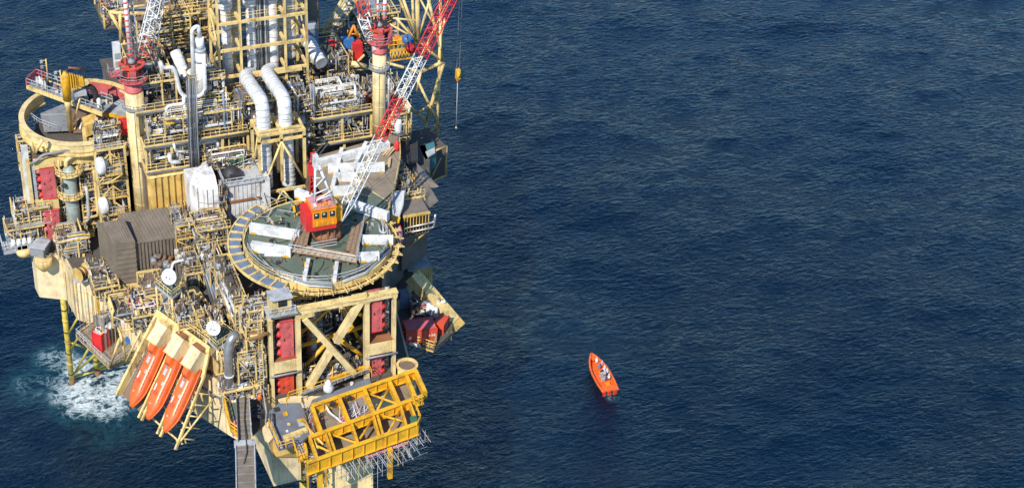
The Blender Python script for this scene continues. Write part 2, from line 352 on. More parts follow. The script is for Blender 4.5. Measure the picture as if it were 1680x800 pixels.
# ================================================================== large structure
def pl(pts, z): return [tuple(P(u, v, z))[:2] for u, v in pts]
hull_pts = [tuple(P(65, 487, 22))[:2], tuple(P(109, 492, 22))[:2], tuple(P(127, 524, 22))[:2], tuple(P(188, 544, 22))[:2], tuple(P(240, 600, 22))[:2], tuple(P(290, 656, 22))[:2], tuple(P(322, 679, 22))[:2], tuple(P(345, 693, 22))[:2],
            tuple(P(372, 711, 22))[:2], tuple(P(397, 726, 22))[:2], tuple(P(440, 730, 22))[:2], (4, -17), (10, -11), (12, 2), (17, 8), (19, 24), (21, 60), (-19, 60), (-20, 46), (-32, 44), (-35.3, 33)]
t = thing('platform_hull', 'pale cream box hull carrying the whole platform above the sea', 'hull', (-8, 20, 22))
MB().prism(hull_pts, 22, 30.6).build('hull_side', 'cream_hull', t)
MB().prism([(x*.985-.1, y*.985+.2) for x, y in hull_pts], 30.62, 30.9).build('deck_plate', 'dark_deck', t)
b = MB()
for i in range(1, 10):
    p, q = V3((*hull_pts[i], 0)), V3((*hull_pts[i+1], 0)); d = (q-p).normalized()*.012; nrm = V3((d.y, -d.x, 0)).normalized()
    b.obox((p.x, p.y, 26.3), V3((.05, 0, 0)), V3((0, .05, 0)), V3((0, 0, 4.2)))
    q2 = p.lerp(q, .5); b.obox((q2.x, q2.y, 26.3), V3((.04, 0, 0)), V3((0, .04, 0)), V3((0, 0, 4.2)))
    b.beam((p.x, p.y, 27.6), (q.x, q.y, 27.6), .14, .1); 
b.build('weld_seam', 'ochre', t)
b = MB()
rim = [hull_pts[i] for i in range(5, 11)]
for p, q in zip(rim, rim[1:]): b.beam((*p, 27.9), (*q, 27.9), .5, .28)
b.build('grey_walkway_strip', 'grey', t)
# jacket legs in the water
def leg(nm, lab, bot, top, r, mat, br=()):
    t = thing('jacket_leg', lab, 'platform leg', bot, 'steel legs under the platform')
    bot, top = V3(bot), V3(top); d = (top-bot).normalized()
    MB().tube([bot-d*6, top], r, 14).build('leg_tube', mat, t)
    for k in range(1, 8):
        q = bot.lerp(top, k/8); MB().tube([q-d*.12, q+d*.12], r+.06, 14).build('flange_ring', 'dark' if k % 2 else 'ochre', t)
    MB().tube([bot-d*1.5, bot+d*1.3], r+.03, 14).build('splash_band', 'rust', t)
    for a, c, rr in br: MB().tube([V3(a), V3(c)], rr, 10).build('brace', mat, t)
    return t
la, lb = P(118.5, 628, 0), P(103, 488, 22); lc = P(160, 612, 0)
leg('a', 'tall yellow tubular leg standing in white foam at the far left corner', la, lb, .42, 'leg_yellow',
    [(P(120, 618, .8), P(216, 590, .8), .26), (P(122, 612, 1), P(152, 560, 14), .18), (P(113, 578, 8), P(137, 540, 20), .18), (P(110, 552, 12), P(128, 520, 20), .17), (P(112, 560, 11), P(140, 570, 9), .17)])
leg('b', 'short thick yellow leg in the foam under the small cargo deck', lc, (lc.x, lc.y, 22), .5, 'leg_yellow', [(P(122, 612, 1), P(180, 560, 16), .2), (P(160, 605, 1), P(215, 575, 10), .2)])
for (u, v, lab) in ((497, 800, 'yellow leg below the cream trapezoid footing at the bottom edge'), (545, 812, 'second yellow leg, directly left of the cream box under the bridge'), (575, 828, 'yellow leg standing below the cream box under the bridge')):
    q = P(u, v, 14); leg('c', lab, (q.x, q.y, 0), (q.x+.4, q.y+1, 24), .55, 'leg_yellow')
q = P(480, 770, 18); q2 = P(560, 760, 18)
# ---------------------------------------------------------------- deck slabs and process core
t = thing('accommodation_block', 'dark grey rusty core block between the cranes that carries the process decks', 'module', (0, 40, 31))
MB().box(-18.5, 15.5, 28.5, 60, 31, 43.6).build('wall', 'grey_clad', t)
MB().box(-18.8, 15.8, 28.2, 60.2, 43.62, 43.9).build('deck_plate', 'dark_deck', t)
b = MB()
for i in range(22): b.box(-18.3+i*1.55, -18.0+i*1.55, 28.3, 28.5, 31.2, 43.4)
stuff(b.build('wall_rib', 'brown', t))
t = thing('left_module', 'brown recessed block behind the red cylinder racks on the left side', 'module', (-27, 45, 31))
MB().prism([(-33, 37.5), (-27, 35.2), (-20, 33.5), (-19, 46), (-31, 44)], 31, 43.6).build('wall', 'brown', t)
MB().prism([(-33.2, 37), (-27, 34.8), (-19.6, 33), (-18.9, 46.2), (-31.2, 44.2)], 43.62, 43.9).build('deck_plate', 'dark_deck', t)
t = thing('front_left_block', 'brown steel block under the round crane deck, left of the cream pillars', 'module', (-14, -3, 31))
MB().prism([(-17, 0), (-15.5, -8.5), (-11, -11.2), (-11, 15), (-17, 15)], 31, 34.3).build('wall', 'brown', t)
MB().prism([(-18, 1), (-16, -8.9), (-11.5, -11.6), (-10.8, 15), (-18, 15)], 34.32, 34.6).build('deck_plate', 'dark_deck', t)
# ---------------------------------------------------------------- round crane deck
ZD = 46.0
t = thing('crane_deck', 'round green crane deck with cream rim and grey grating walkway', 'deck', (0, 0, 44.4))
MB().lathe((0, 0, ZD-.35), [(9.94, 0), (9.94, .35)], 72).build('deck_plate', 'green_deck', t)
MB().arc((0, 0), 9.95, 10.15, ZD-1.0, ZD+.16, 0, 2*math.pi, 96).build('rim', 'cream', t)
MB().arc((0, 0), 10.95, 11.15, ZD-.9, ZD-.6, math.radians(175), math.radians(375), 72).build('outer_ring_pipe', 'cream', t)
MB().arc((0, 0), 10.3, 10.85, ZD-1.15, ZD-1.05, math.radians(170), math.radians(375), 72).build('rim_step', 'cream', t)
a0, a1, n = math.radians(118), math.radians(232), 13     # grey grating panels on the left
for i in range(n):
    s0 = a0+(a1-a0)*i/n+.012; s1 = a0+(a1-a0)*(i+1)/n-.012
    MB().arc((0, 0), 10.45, 12.0, ZD-.12, ZD, s0, s1, 4).build('walkway_panel', 'slate_blue' if i != 9 else 'grey_deck', t)
for i in range(n+1):
    s = a0+(a1-a0)*i/n; c, s_ = math.cos(s), math.sin(s)
    MB().beam((10.3*c, 10.3*s_, ZD+.05), (12.2*c, 12.2*s_, ZD+.05), .22, .3).build('bracket', 'cream', t)
MB().arc((0, 0), 12.05, 12.25, ZD-.2, ZD+.15, a0, a1, 40).build('walkway_edge', 'cream', t)
n = 15
for i in range(n):                                        # bracket stubs round the front rim
    s = math.radians(236+i*(378-236)/n); c, s_ = math.cos(s), math.sin(s)
    k = MB(); k.beam((10.3*c, 10.3*s_, ZD-.5), (11.9*c, 11.9*s_, ZD-.5), .12, .16)
    k.beam((10.4*c-.45*s_, 10.4*s_+.45*c, ZD-.5), (11.6*c-.35*s_, 11.6*s_+.35*c, ZD-.5), .09, .14)
    k.beam((11.3*c-.6*s_, 11.3*s_+.6*c, ZD-.4), (11.3*c+.4*s_, 11.3*s_-.4*c, ZD-.4), .1, .14)
    k.build('bracket', 'cream', t)
MB().rail([(9.6*math.cos(math.radians(a)), 9.6*math.sin(math.radians(a)), ZD) for a in range(175, 375, 8)], 1.1, 1.4, .05).build('railing', 'grey_light', t)
MB().rail([(10.1*math.cos(math.radians(a)), 10.1*math.sin(math.radians(a)), ZD+.15) for a in range(100, 240, 8)], 1.0, 1.4, .05).build('railing', 'cream', t)
R = random.Random(4)
for i, (p, q) in enumerate((((455, 352), (500, 410)), ((425, 340), (470, 430)), ((420, 415), (520, 470)), ((560, 345), (640, 420)), ((600, 345), (640, 380)), ((470, 330), (440, 350)), ((560, 460), (640, 420)), ((440, 340), (490, 345)))):
    bmp(t, 'deck_joint', 'dark', P(*p, ZD+.02), P(*q, ZD+.02), .12, .04)
# support cone under deck
MB().lathe((0, 2.5, 31), [(6.2, 0), (6.2, 14.6)], 40).build('support_drum', 'grey_clad', t)

def girder(par, p, q, z, h=1.15, w=.75, mat='white', name='girder'):
    a, b_ = P(*p, z), P(*q, z); u = V3((0, 0, 1)); o = MB().beam(a+u*h/2, b_+u*h/2, w, h).build(name, mat, par)
    return o
wg = 'white box girders laid out on the crane deck'
for lab, p, q, h, w in (('upper long white box girder on the left half of the green deck', (411, 380), (492, 393), 1.35, .8), ('lower long white box girder on the left half of the green deck', (413, 410), (478, 420), 1.35, .8),
                        ('white box girder between timber ramp and right rim of the green deck', (594, 399), (645, 399), 1.2, .7), ('shortest white box girder, at the lower right of the green deck', (588, 428), (622, 426), 1.2, .8),
                        ('slanting white box girder at the upper right edge of the green deck', (577, 342), (637, 362), 1.35, .8), ('short white box girder just left of the crane cab', (486, 322), (513, 333), 1.35, .8),
                        ('narrow white girder below the timber walkway, left of two', (506, 432), (500, 462), .8, .5), ('narrow white girder below the timber walkway, right of two', (553, 437), (549, 464), .8, .5)):
    g = thing('box_girder', lab, 'girder', P(*p, ZD), wg)
    girder(g, p, q, ZD+.12, h, w)
    a, b_ = P(*p, ZD), P(*q, ZD); d = (b_-a).normalized(); s_ = V3((-d.y, d.x, 0))
    for k in ((a, 1), (b_, -1)):
        MB().obox(k[0]+d*k[1]*.6+V3((0, 0, .25)), d*.4, s_*(w/2+.22), V3((0, 0, .16))).build('foot_bracket', 'yellow', g)
        MB().obox(k[0]+d*k[1]*(.012)+V3((0, 0, .12+h/2)), d*.02, s_*(w/2+.04), V3((0, 0, h/2+.03))).build('end_plate', 'grey_light', g)
    MB().obox(a.lerp(b_, .55)+V3((0, 0, .12+h/2)), d*.03, s_*(w/2+.012), V3((0, 0, h/2+.012))).build('splice_seam', 'grey', g)
# ---------------------------------------------------------------- brown laydown deck behind it
t = thing('laydown_deck', 'brown laydown deck behind the round crane deck', 'deck', (10, 14, 44.5))
MB().prism(pl([(497, 262), (640, 222), (655, 224), (657, 262), (648, 310), (636, 352), (600, 352), (545, 330), (520, 300)], 45.2), 44.5, 45.2).build('deck_plate', 'brown_deck', t)
g_ = pl([(592, 322), (612, 315), (637, 330), (632, 352), (600, 352)], 45.24); MB().prism(g_, 45.2, 45.24).build('green_patch', 'green_deck', t)
MB().prism(pl([(545, 330), (592, 322), (600, 352), (560, 350)], 45.24), 45.2, 45.236).build('green_patch', 'green_deck', t)
for a, c in (((596, 305), (636, 330)), ((592, 318), (606, 322)), ((560, 293), (600, 298))): bmp(t, 'painted_line', 'cream', P(*a, 45.25), P(*c, 45.25), .16, .012)
for x in range(0, 14, 3):
    p = P(512+x*10, 262-x*2.6, 45.21); bmp(t, 'deck_joint', 'dark_deck', (p.x, p.y, 45.21), (p.x+.5, p.y-11, 45.21), .07, .015)
MB().rail([P(640, 222, 45.2), P(655, 224, 45.2), P(657, 262, 45.2), P(648, 310, 45.2), P(637, 350, 45.2)], 1.1, 1.4, .06).build('railing', 'cream', t)
wg2 = 'white box girders laid out on the brown deck'
for lab, p, q, h, w in (('longest white box girder along the back edge of the brown deck', (524, 304-2-0), (638, 245), 1.3, .8), ('middle white box girder across the brown deck under the boom', (538, 282), (631, 280), 1.3, .75),
                        ('second white box girder across the brown deck, just in front of the middle one', (550, 296), (586, 296), 1.2, .75), ('third white box girder across the brown deck, close to the crane cab', (546, 320), (578, 318), 1.3, .75),
                        ('left upright white girder linking the cross girders on the brown deck', (561, 250), (546, 312), .9, .55), ('right upright white girder under the boom on the brown deck', (601, 240), (578, 286), .9, .55)):
    if 'longest' in lab: p = (524, 274); q = (638, 244)
    g = thing('box_girder', lab, 'girder', P(*p, 45.2), wg2)
    girder(g, p, q, 45.3, h, w); a, b_ = P(*p, 45.2), P(*q, 45.2); d = (b_-a).normalized(); s_ = V3((-d.y, d.x, 0))
    for k in (a+d*.5, b_-d*.5): MB().obox(k+V3((0, 0, .13)), d*.35, s_*(w/2+.2), V3((0, 0, .15))).build('foot_bracket', 'ochre', g)
    for f in (.25, .5, .75): MB().obox(a.lerp(b_, f)+V3((0, 0, .1+h/2)), d*.02, s_*(w/2+.01), V3((0, 0, h/2+.01))).build('splice_seam', 'grey_light', g)
for (u0, v0, u1, v1, n, lab) in ((533, 268, 548, 258, 7, 'loose pile of pale timber planks behind the white girders on the brown deck'), (628, 256, 640, 244, 9, 'stack of brown timber planks at the right edge of the brown deck'), (636, 276, 639, 262, 3, 'three slim timber planks lying near the right railing of the brown deck')):
    g = thing('plank_pile', lab, 'timber', P(u0, v0, 45.2)); R = random.Random(n)
    for i in range(n):
        a = P(u0+i*1.5+R.uniform(-.6, .6), v0+R.uniform(-1, 1), 45.3); c = P(u1+i*1.3-1, v1+R.uniform(-1, 1), 45.3); z = .12+.1*(i % 3)
        bmp(g, 'plank', 'timber_pale' if i % 3 else 'ochre', a+V3((0, 0, z)), c+V3((0, 0, z)), .22, .08)
# ---------------------------------------------------------------- timber staging round the pedestal
zt = ZD+.9
for lab, poly, n, mat in (('brown plank ramp to the left of the crane cab', [(476, 409), (499, 357), (513, 357), (503, 405)], 12, 'timber'), ('brown plank ramp to the right of the crane cab', [(566, 407), (577, 372), (598, 362), (586, 421)], 12, 'timber'),
                          ('pale plank walkway in front of the crane pedestal', [(474, 412), (502, 402), (589, 417), (585, 431)], 9, 'timber_pale')):
    g = thing('plank_staging', lab, 'timber platform', P(*poly[0], ZD)); c = [P(u, v, zt) for u, v in poly]
    for i in range(n):
        if mat == 'timber': a = [c[0].lerp(c[3], (i+.04)/n), c[0].lerp(c[3], (i+.96)/n), c[1].lerp(c[2], (i+.96)/n), c[1].lerp(c[2], (i+.04)/n)]
        else: a = [c[0].lerp(c[1], (i+.04)/n), c[0].lerp(c[1], (i+.96)/n), c[3].lerp(c[2], (i+.96)/n), c[3].lerp(c[2], (i+.04)/n)]
        MB().slab(a, (0, 0, -.1-.02*(i % 3))).build('plank', mat if i % 4 else ('timber' if mat != 'timber' else 'brown'), g)
    for k in range(4): bmp(g, 'bearer', 'brown', c[0].lerp(c[3], (k+.5)/4)-V3((0, 0, .3)), c[1].lerp(c[2], (k+.5)/4)-V3((0, 0, .3)), .2, .25)
    for k in c: MB().box(k.x-.1, k.x+.1, k.y-.1, k.y+.1, ZD, zt-.15).build('support_post', 'brown', g)
    if mat != 'timber': rl(g, [c[0], c[3], c[2]], 'grey_light', 1.15, .9, .05)
    else: rl(g, [c[0], c[1]] if 'left' in lab else [c[2], c[3]], 'grey_light', 1.1, 1.3, .04)
# loose gear on the green deck
g = thing('steel_bar_stack', 'grey steel frames leaning together at the upper left of the green deck', 'frames', P(460, 345, ZD)); R = random.Random(9)
for i in range(16):
    a = P(R.uniform(432, 482), R.uniform(328, 368), ZD+R.uniform(.1, .6)); c = a+V3((R.uniform(-2.5, 2.5), R.uniform(-2.5, 2.5), R.uniform(.0, 1.3))); bmp(g, 'steel_bar', R.choice(['grey_green', 'grey_light', 'grey', 'dark']), a, c, .14)
g = thing('cable_tray_set', 'grey green parallel pipes lying near the front rim of the green deck', 'pipes', P(450, 440, ZD))
for i in range(5): pp(g, 'pipe', ['grey_green', 'grey_light', 'grey_green', 'grey', 'white'][i], [P(424+i*2, 416+i*2.5, ZD+.25), P(452+i*2, 443+i*2.5, ZD+.25), P(505, 459+i*2.3, ZD+.25), P(545, 463+i*2, ZD+.25)], .09, 6)
g = thing('cable_tray_set', 'grey parallel pipes near the lower right rim of the green deck', 'pipes', P(600, 450, ZD))
for i in range(4): pp(g, 'pipe', ['grey_green', 'grey_light', 'dark', 'grey'][i], [P(562, 463-i*2.5, ZD+.25), P(600, 449-i*3, ZD+.25), P(640, 412-i*3, ZD+.25)], .1, 6)
for k, (p, q, m) in enumerate((((440, 381), (464, 387), 'timber_pale'), ((443, 384), (455, 388), 'ochre'), ((430, 413), (460, 414), 'pink'), ((434, 418), (462, 419), 'white'), ((438, 355), (450, 368), 'timber_pale'))):
    one('loose_board', MB().beam(P(*p, ZD+.2), P(*q, ZD+.2), .35, .2), m, ['pale timber board lying between the two left white girders', 'short ochre board beside the timber board between the left girders', 'pinkish tube lying below the lower left white girder', 'thin white tube, nearest the rim, below the lower left white girder', 'square pale board among the frames on the upper left green deck'][k], 'board')
g = thing('lifting_tackle', 'yellow lifting tackle on the green deck left of the crane cab', 'lifting gear', P(489, 345, ZD)); R = random.Random(3)
for i in range(9):
    a = P(R.uniform(483, 494), R.uniform(334, 350), ZD+.3); MB().beam(a, a+V3((R.uniform(-.9, .9), R.uniform(-.9, .9), R.uniform(0, 1))), .28, .25).build('link', 'yellow' if i % 3 else 'dark', g)
g = thing('crane_hook', 'pale anchor shaped hook at the right side of the green deck', 'hook', P(630, 378, ZD))
MB().pipe([P(621, 367, ZD+.3), P(624, 380, ZD+.3), P(631, 383, ZD+.3), P(637, 374, ZD+.3)], .16, 8, 1.0).build('hook_curve', 'grey_light', g)
MB().tube([P(628, 362, ZD+.3), P(629, 381, ZD+.3)], .13).build('shank', 'grey_light', g)

# ================================================================== crane
def lattice(par, A, B, w0, w1, mats, bays, r=.1, upv=(0, 0, 1), lr=.055, cut=None, h=None):
    A, B = V3(A), V3(B); d = (B-A).normalized(); s_ = d.cross(V3(upv)).normalized(); n = s_.cross(d)
    def cp(k, f): w = w0+(w1-w0)*f; hh = (h or 1)*w; return A.lerp(B, f)+s_*(w/2*(1 if k in (0, 1) else -1))+n*(hh/2*(1 if k in (0, 3) else -1))
    ms = lambda f: mats(f) if callable(mats) else mats
    for k in range(4):
        segs = cut or [0, 1]
        for f0, f1 in zip(segs, segs[1:]): MB().tube([cp(k, f0), cp(k, f1)], r, 6).build('chord', ms((f0+f1)/2), par)
    for i in range(bays):
        f0, f1 = i/bays, (i+1)/bays
        for k in range(4):
            k2 = (k+1) % 4; a, c = (k, k2) if i % 2 else (k2, k)
            MB().tube([cp(a, f0), cp(c, f1)], lr, 5).build('lacing', ms((f0+f1)/2), par)
            if i % 3 == 0: MB().tube([cp(k, f0), cp(k2, f0)], lr, 5).build('lacing', ms((f0+f1)/2), par)
cr = thing('pedestal_crane', 'orange cab crane on the round deck with red and white lattice boom', 'crane', (1.3, 0, ZD))
MB().lathe((1.6, .8, ZD), [(2.1, 0), (2.1, 1.2), (1.7, 1.4), (1.7, 2.3), (2.0, 2.4), (2.0, 2.7)], 24).build('pedestal', 'rust', cr)
for i in range(14):
    a = i/14*2*math.pi; MB().obox((1.6+2.05*math.cos(a), .8+2.05*math.sin(a), ZD+1.5), (.1, 0, 0), (0, .1, 0), (0, 0, .9)).build('pedestal_rib', 'brown', cr)
yc = -2.2; x0 = PY(513, 367, yc).x; x1 = PY(552, 367, yc).x; zb = PY(532, 377, yc).z; zm = PY(532, 367, yc).z; z1 = PY(532, 343, yc).z
xr0 = PY(502.5, 377, yc).x
MB().box(xr0, x1-.02, yc+.06, yc+3.2, zb, zm-.35).build('machinery_base', 'red_bright', cr)
MB().box(xr0, x0+.05, yc+.02, yc+3.1, zm-.35, z1-.6).build('machinery_side', 'red_bright', cr)
cab = MB().box(x0, x1, yc, yc+3.2, zm-.3, z1).build('cab', 'orange_cab', cr)
W = (x1-x0)
for i in range(3):
    xa = x0+.18+i*W/3; xb = xa+W/3-.34; za, zc = zm+1.0, z1-.45
    MB().box(xa, xb, yc-.03, yc+.02, za, zc).build('window', 'glass', cab)
    f = MB(); f.box(xa-.07, xb+.07, yc-.07, yc-.01, za-.09, za); f.box(xa-.07, xb+.07, yc-.07, yc-.01, zc, zc+.09); f.box(xa-.08, xa, yc-.07, yc-.01, za, zc); f.box(xb, xb+.08, yc-.07, yc-.01, za, zc); f.build('window_frame', 'yellow', cab)
    MB().box(xa+.2, xa+.45, yc-.05, yc-.032, za+.5, za+.75).build('window_sticker', 'white', cab)
for i in range(9): MB().box(x0+.06+i*W/9, x0+.4+i*W/9, yc-.09, yc-.003, zm-.25, zm+.55).build('grille_panel', 'yellow' if i % 2 else 'orange_cab', cab)
MB().box(x0-.12, x1+.12, yc-.1, yc+3.25, z1, z1+.12).build('roof_rim', 'orange_cab', cab)
MB().box(x0+.1, x1-.1, yc+.1, yc+3.0, z1+.12, z1+.2).build('roof_plate', 'pink', cab)
for i in range(5): MB().box(x0+.4+i*.7, x0+.8+i*.7, yc+.5+.3*(i % 2), yc+1.2+.3*(i % 2), z1+.2, z1+.35+.1*(i % 3)).build('roof_box', ['white', 'red_faded', 'orange_cab', 'pink', 'white'][i], cab)
rl(cr, [(x0, yc, z1+.12), (x1, yc, z1+.12), (x1, yc+3.2, z1+.12)], 'yellow', .8, 1, .04)
MB().box(x1+.02, x1+1.1, yc+.9, yc+3.1, zb+.4, zm+1.8).build('winch_housing', 'yellow', cr)
MB().lathe((x1+.15, yc+2.3, z1-1.2), [(.5, 0), (.5, 1.6)], 16, (1, 0, 0)).build('winch_drum', 'grey', cr)
for k in range(3): MB().box(xr0+.25+k*.05, x1-.2, yc-.9, yc-.84, ZD+1.1+k*.45, ZD+1.2+k*.45).build('service_pipe', 'grey_light', cr)
# A-frame and red mast
za = lambda u, v, y: PY(u, v, y)
ap = PY(517.5, 258, yc+1.6)
for (u, v, y, r) in ((516.5, 330, yc+.6, .17), (548, 332, yc+.5, .2), (516, 326, yc+2.6, .14), (547, 326, yc+2.8, .16)): tb(cr, 'a_frame_leg', 'white', ap, PY(u, v, y), r)
for a, c in (((517, 280), (523, 276)), ((517, 292), (529, 292)), ((517, 308), (533, 290)), ((517, 318), (540, 308)), ((517, 330), (545, 312)), ((520, 328), (548, 318))): tb(cr, 'a_frame_brace', 'white', PY(*a, yc+.6), PY(*c, yc+.6), .09)
MB().obox(PY(517.5, 264, yc+1.6), (.35, 0, 0), (0, .4, 0), (0, 0, .9)).build('a_frame_head', 'white', cr)
for dx in (-.25, .25): tb(cr, 'mast_leg', 'red_bright', PY(511.5, 318, yc+2.4)+V3((dx, 0, 0)), PY(512.5, 262, yc+2.4)+V3((dx, 0, 0)), .12)
for k in range(6): MB().beam(PY(511, 316-8*k, yc+2.4)+V3((-.25, 0, 0)), PY(511, 312-8*k, yc+2.4)+V3((.3, 0, 0)), .1).build('mast_rung', 'red_bright', cr)
MB().obox(PY(511, 277, yc+2.3), (.45, 0, 0), (0, .4, 0), (0, 0, .9)).build('mast_head', 'red_bright', cr)
MB().obox(PY(514, 258, yc+2.3), (.3, 0, 0), (0, .35, 0), (0, 0, .6)).build('sheave_block', 'red_bright', cr)
MB().obox(PY(509, 270, yc+2.3), (.2, 0, 0), (0, .3, 0), (0, 0, .35)).build('sheave', 'dark', cr)
# boom
BA = PY(557, 361, yc+.6); BT = PY(735, 3, 12.5); BE = BA.lerp(BT, 1.17)
boom = []
def bf(v):   # fraction along the boom that projects at image height v
    a, c = 0., 1.
    for _ in range(30):
        m = (a+c)/2
        if J(BA.lerp(BE, m))[1] > v: a = m
        else: c = m
    return a
cuts = [0.07, bf(226), bf(160), bf(93), 1.0]
def boommat(f): return 'white' if f < cuts[1] or cuts[2] < f < cuts[3] else 'red_bright'
B0 = BA.lerp(BE, .07)
lattice(cr, B0, BE, 1.15, 1.5, lambda f: boommat(.07+f*.93), 46, .095, lr=.05, cut=[0]+[(c-.07)/.93 for c in cuts[1:]])
d_ = (BE-BA).normalized(); s_ = d_.cross(V3((0, 0, 1))).normalized()
for k in (-1, 1):
    for j in (-1, 1): tb(cr, 'chord', 'white', BA+s_*k*.45, B0+s_*k*.57+s_.cross(d_)*j*.57, .1)
tb(cr, 'walkway_rail', 'cream', B0+V3((0, 0, .1)), BE+V3((0, 0, .1)), .07)
for k in (-.3, .3): tb(cr, 'pendant_line', 'steel', ap+s_*k, BE+s_*k+V3((0, 0, .4)), .022, 4)
for k in (-.3, .35): tb(cr, 'hoist_line', 'steel', PY(512, 262, yc+2.3)+s_*k, BE+s_*k+V3((0, 0, .9)), .018, 4)
# hook block over the sea
hp = PY(751, 124, BE.y+0); hk = thing('hook_block', 'yellow hook block hanging from the boom over open sea', 'hook', hp)
MB().lathe(hp+V3((-.16, 0, .3)), [(.5, 0), (.62, .05), (.62, .27), (.5, .32)], 18, (1, 0, 0)).build('sheave_housing', 'yellow', hk)
MB().obox(hp+V3((0, 0, .25)), (.3, 0, 0), (0, .35, 0), (0, 0, .75)).build('cheek_plate', 'yellow', hk)
MB().tube([hp+V3((0, 0, -.4)), hp+V3((0, 0, -1.1))], [.28, .14], 8).build('hook_shank', 'orange_cab', hk)
for k in (-.18, .22): tb(hk, 'hoist_rope', 'steel', hp+V3((k, 0, .9)), hp+V3((k+.1, 0, 16)), .035, 5)
pend = PY(748, 208, BE.y); tb(hk, 'sling_rod', 'grey_light', hp+V3((0, 0, -1.1)), V3((hp.x, hp.y, pend.z)), .05, 6)
MB().lathe((hp.x, hp.y, pend.z-.3), [(.1, 0), (.16, .15), (.05, .35)], 8).build('sling_hook', 'ochre', hk)
# ================================================================== front frame under the crane deck
FY = -13.2
fr = thing('portal_frame', 'cream portal frame with big cross brace under the round crane deck', 'steel frame', (-1.6, FY, 30.9))
PX_ = [(-10.1, .5), (-6.35, .6), (3.1, .65), (6.95, .4)]
for x, w in PX_: MB().box(x-w/2, x+w/2, FY-.02, FY+.9, 29.5, 44.3).build('pillar', 'cream_clean', fr)
for x, w in PX_: MB().box(x-w/2-.08, x+w/2+.08, FY-.1, FY+1.0, 44.2, 44.44).build('pillar_cap', 'cream', fr)
MB().box(-9.6, 7.3, FY-.1, FY+.9, 44.45, 45.1).build('top_beam', 'cream_clean', fr)
MB().box(-9.7, 7.4, FY-.2, FY+1.0, 45.11, 45.2).build('top_flange', 'cream', fr)
MB().box(-6.0, 2.7, FY+5.4, FY+5.8, 42.6, 44.2).build('rear_beam', 'ochre', fr)
for a, c in ((0, 1), (2, 3)):
    xa = PX_[a][0]+PX_[a][1]/2; xb = PX_[c][0]-PX_[c][1]/2
    MB().box(xa, xb, FY+.02, FY+2.2, 35.2, 37.1).build('ledge_beam', 'cream_clean', fr)
    MB().box(xa, xb, FY+.1, FY+2.6, 37.11, 37.2).build('ledge_floor', 'rust', fr)
    for k in range(3): MB().box(xb-.8+k*.25, xb-.72+k*.25, FY-.02, FY+.015, 35.2, 37.1).build('cable_conduit', 'ochre', fr)
    MB().tube([(xa-.6, FY-.2, 35.0), (xb+.6, FY-.2, 35.0)], .15).build('grey_pipe', 'grey', fr)
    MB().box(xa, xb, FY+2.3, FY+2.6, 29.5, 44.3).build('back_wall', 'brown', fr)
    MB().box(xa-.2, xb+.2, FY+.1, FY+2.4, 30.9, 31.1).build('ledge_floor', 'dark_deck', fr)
b1, b2 = PY(499, 521, FY+.2), PY(583, 613, FY+.2); MB().beam(b1, b2, .8, 1.0, (0, 1, 0)).build('cross_brace', 'cream_clean', fr)
b3, b4 = PY(593, 491, FY+.4), PY(506, 634, FY+.4)
mid = b3.lerp(b4, .515); d = (b4-b3).normalized()
MB().beam(b3, mid-d*.55, .8, 1.0, (0, 1, 0)).build('cross_brace', 'cream_clean', fr); MB().beam(mid+d*.55, b4, .8, 1.0, (0, 1, 0)).build('cross_brace', 'cream_clean', fr)
for p, q in ((499, 521), (593, 491)): pass
for u, v, a in ((503, 519, 0), (590, 492, 0)):
    c = PY(u, v, FY+.1); MB().obox(c+V3((0, .1, .4)), (1.0, 0, 0), (0, .3, 0), (0, 0, .45)).build('gusset', 'cream', fr)
for (p, q, y, r) in (((488, 551), (542, 505), FY+4, .22), ((490, 568), (602, 533), FY+3.4, .3), ((492, 610), (538, 560), FY+3, .3), ((560, 497), (602, 522), FY+3.6, .28), ((562, 560), (602, 588), FY+3.2, .3), ((558, 500), (598, 572), FY+5, .24), ((540, 600), (602, 596), FY+4, .24)):
    tb(fr, 'inner_brace', 'yellow', PY(*p, y), PY(*q, y), r, 10)
tb(fr, 'inner_column', 'rust', PY(507, 520, FY+5), PY(507, 625, FY+5), .3, 10)
MB().beam(PY(497, 645, FY-.2), PY(606, 606, FY-.2), .35, .4).build('grey_beam', 'grey', fr)
MB().beam(PY(540, 622, FY+1), PY(600, 601, FY+1), .5, .5).build('yellow_beam', 'yellow', fr)
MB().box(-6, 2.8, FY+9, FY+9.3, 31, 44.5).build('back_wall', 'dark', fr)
plant('pump_room', 'dim pipework and pumps seen through the cross brace', 'pipework', -5.8, 2.6, FY+5, FY+8.8, 31.2, 43.5, 11, 14, 2, None, ('brown', 'grey', 'dark', 'cable', 'copper'), 260, 2)
plant('pump_room', 'low pipes and fittings just behind the foot of the cross brace', 'pipework', -5.8, 2.6, FY+.9, FY+2.4, 31.2, 33.6, 12, 12, 0, None, ('brown', 'grey', 'cream', 'white', 'ochre'), 260, 2)
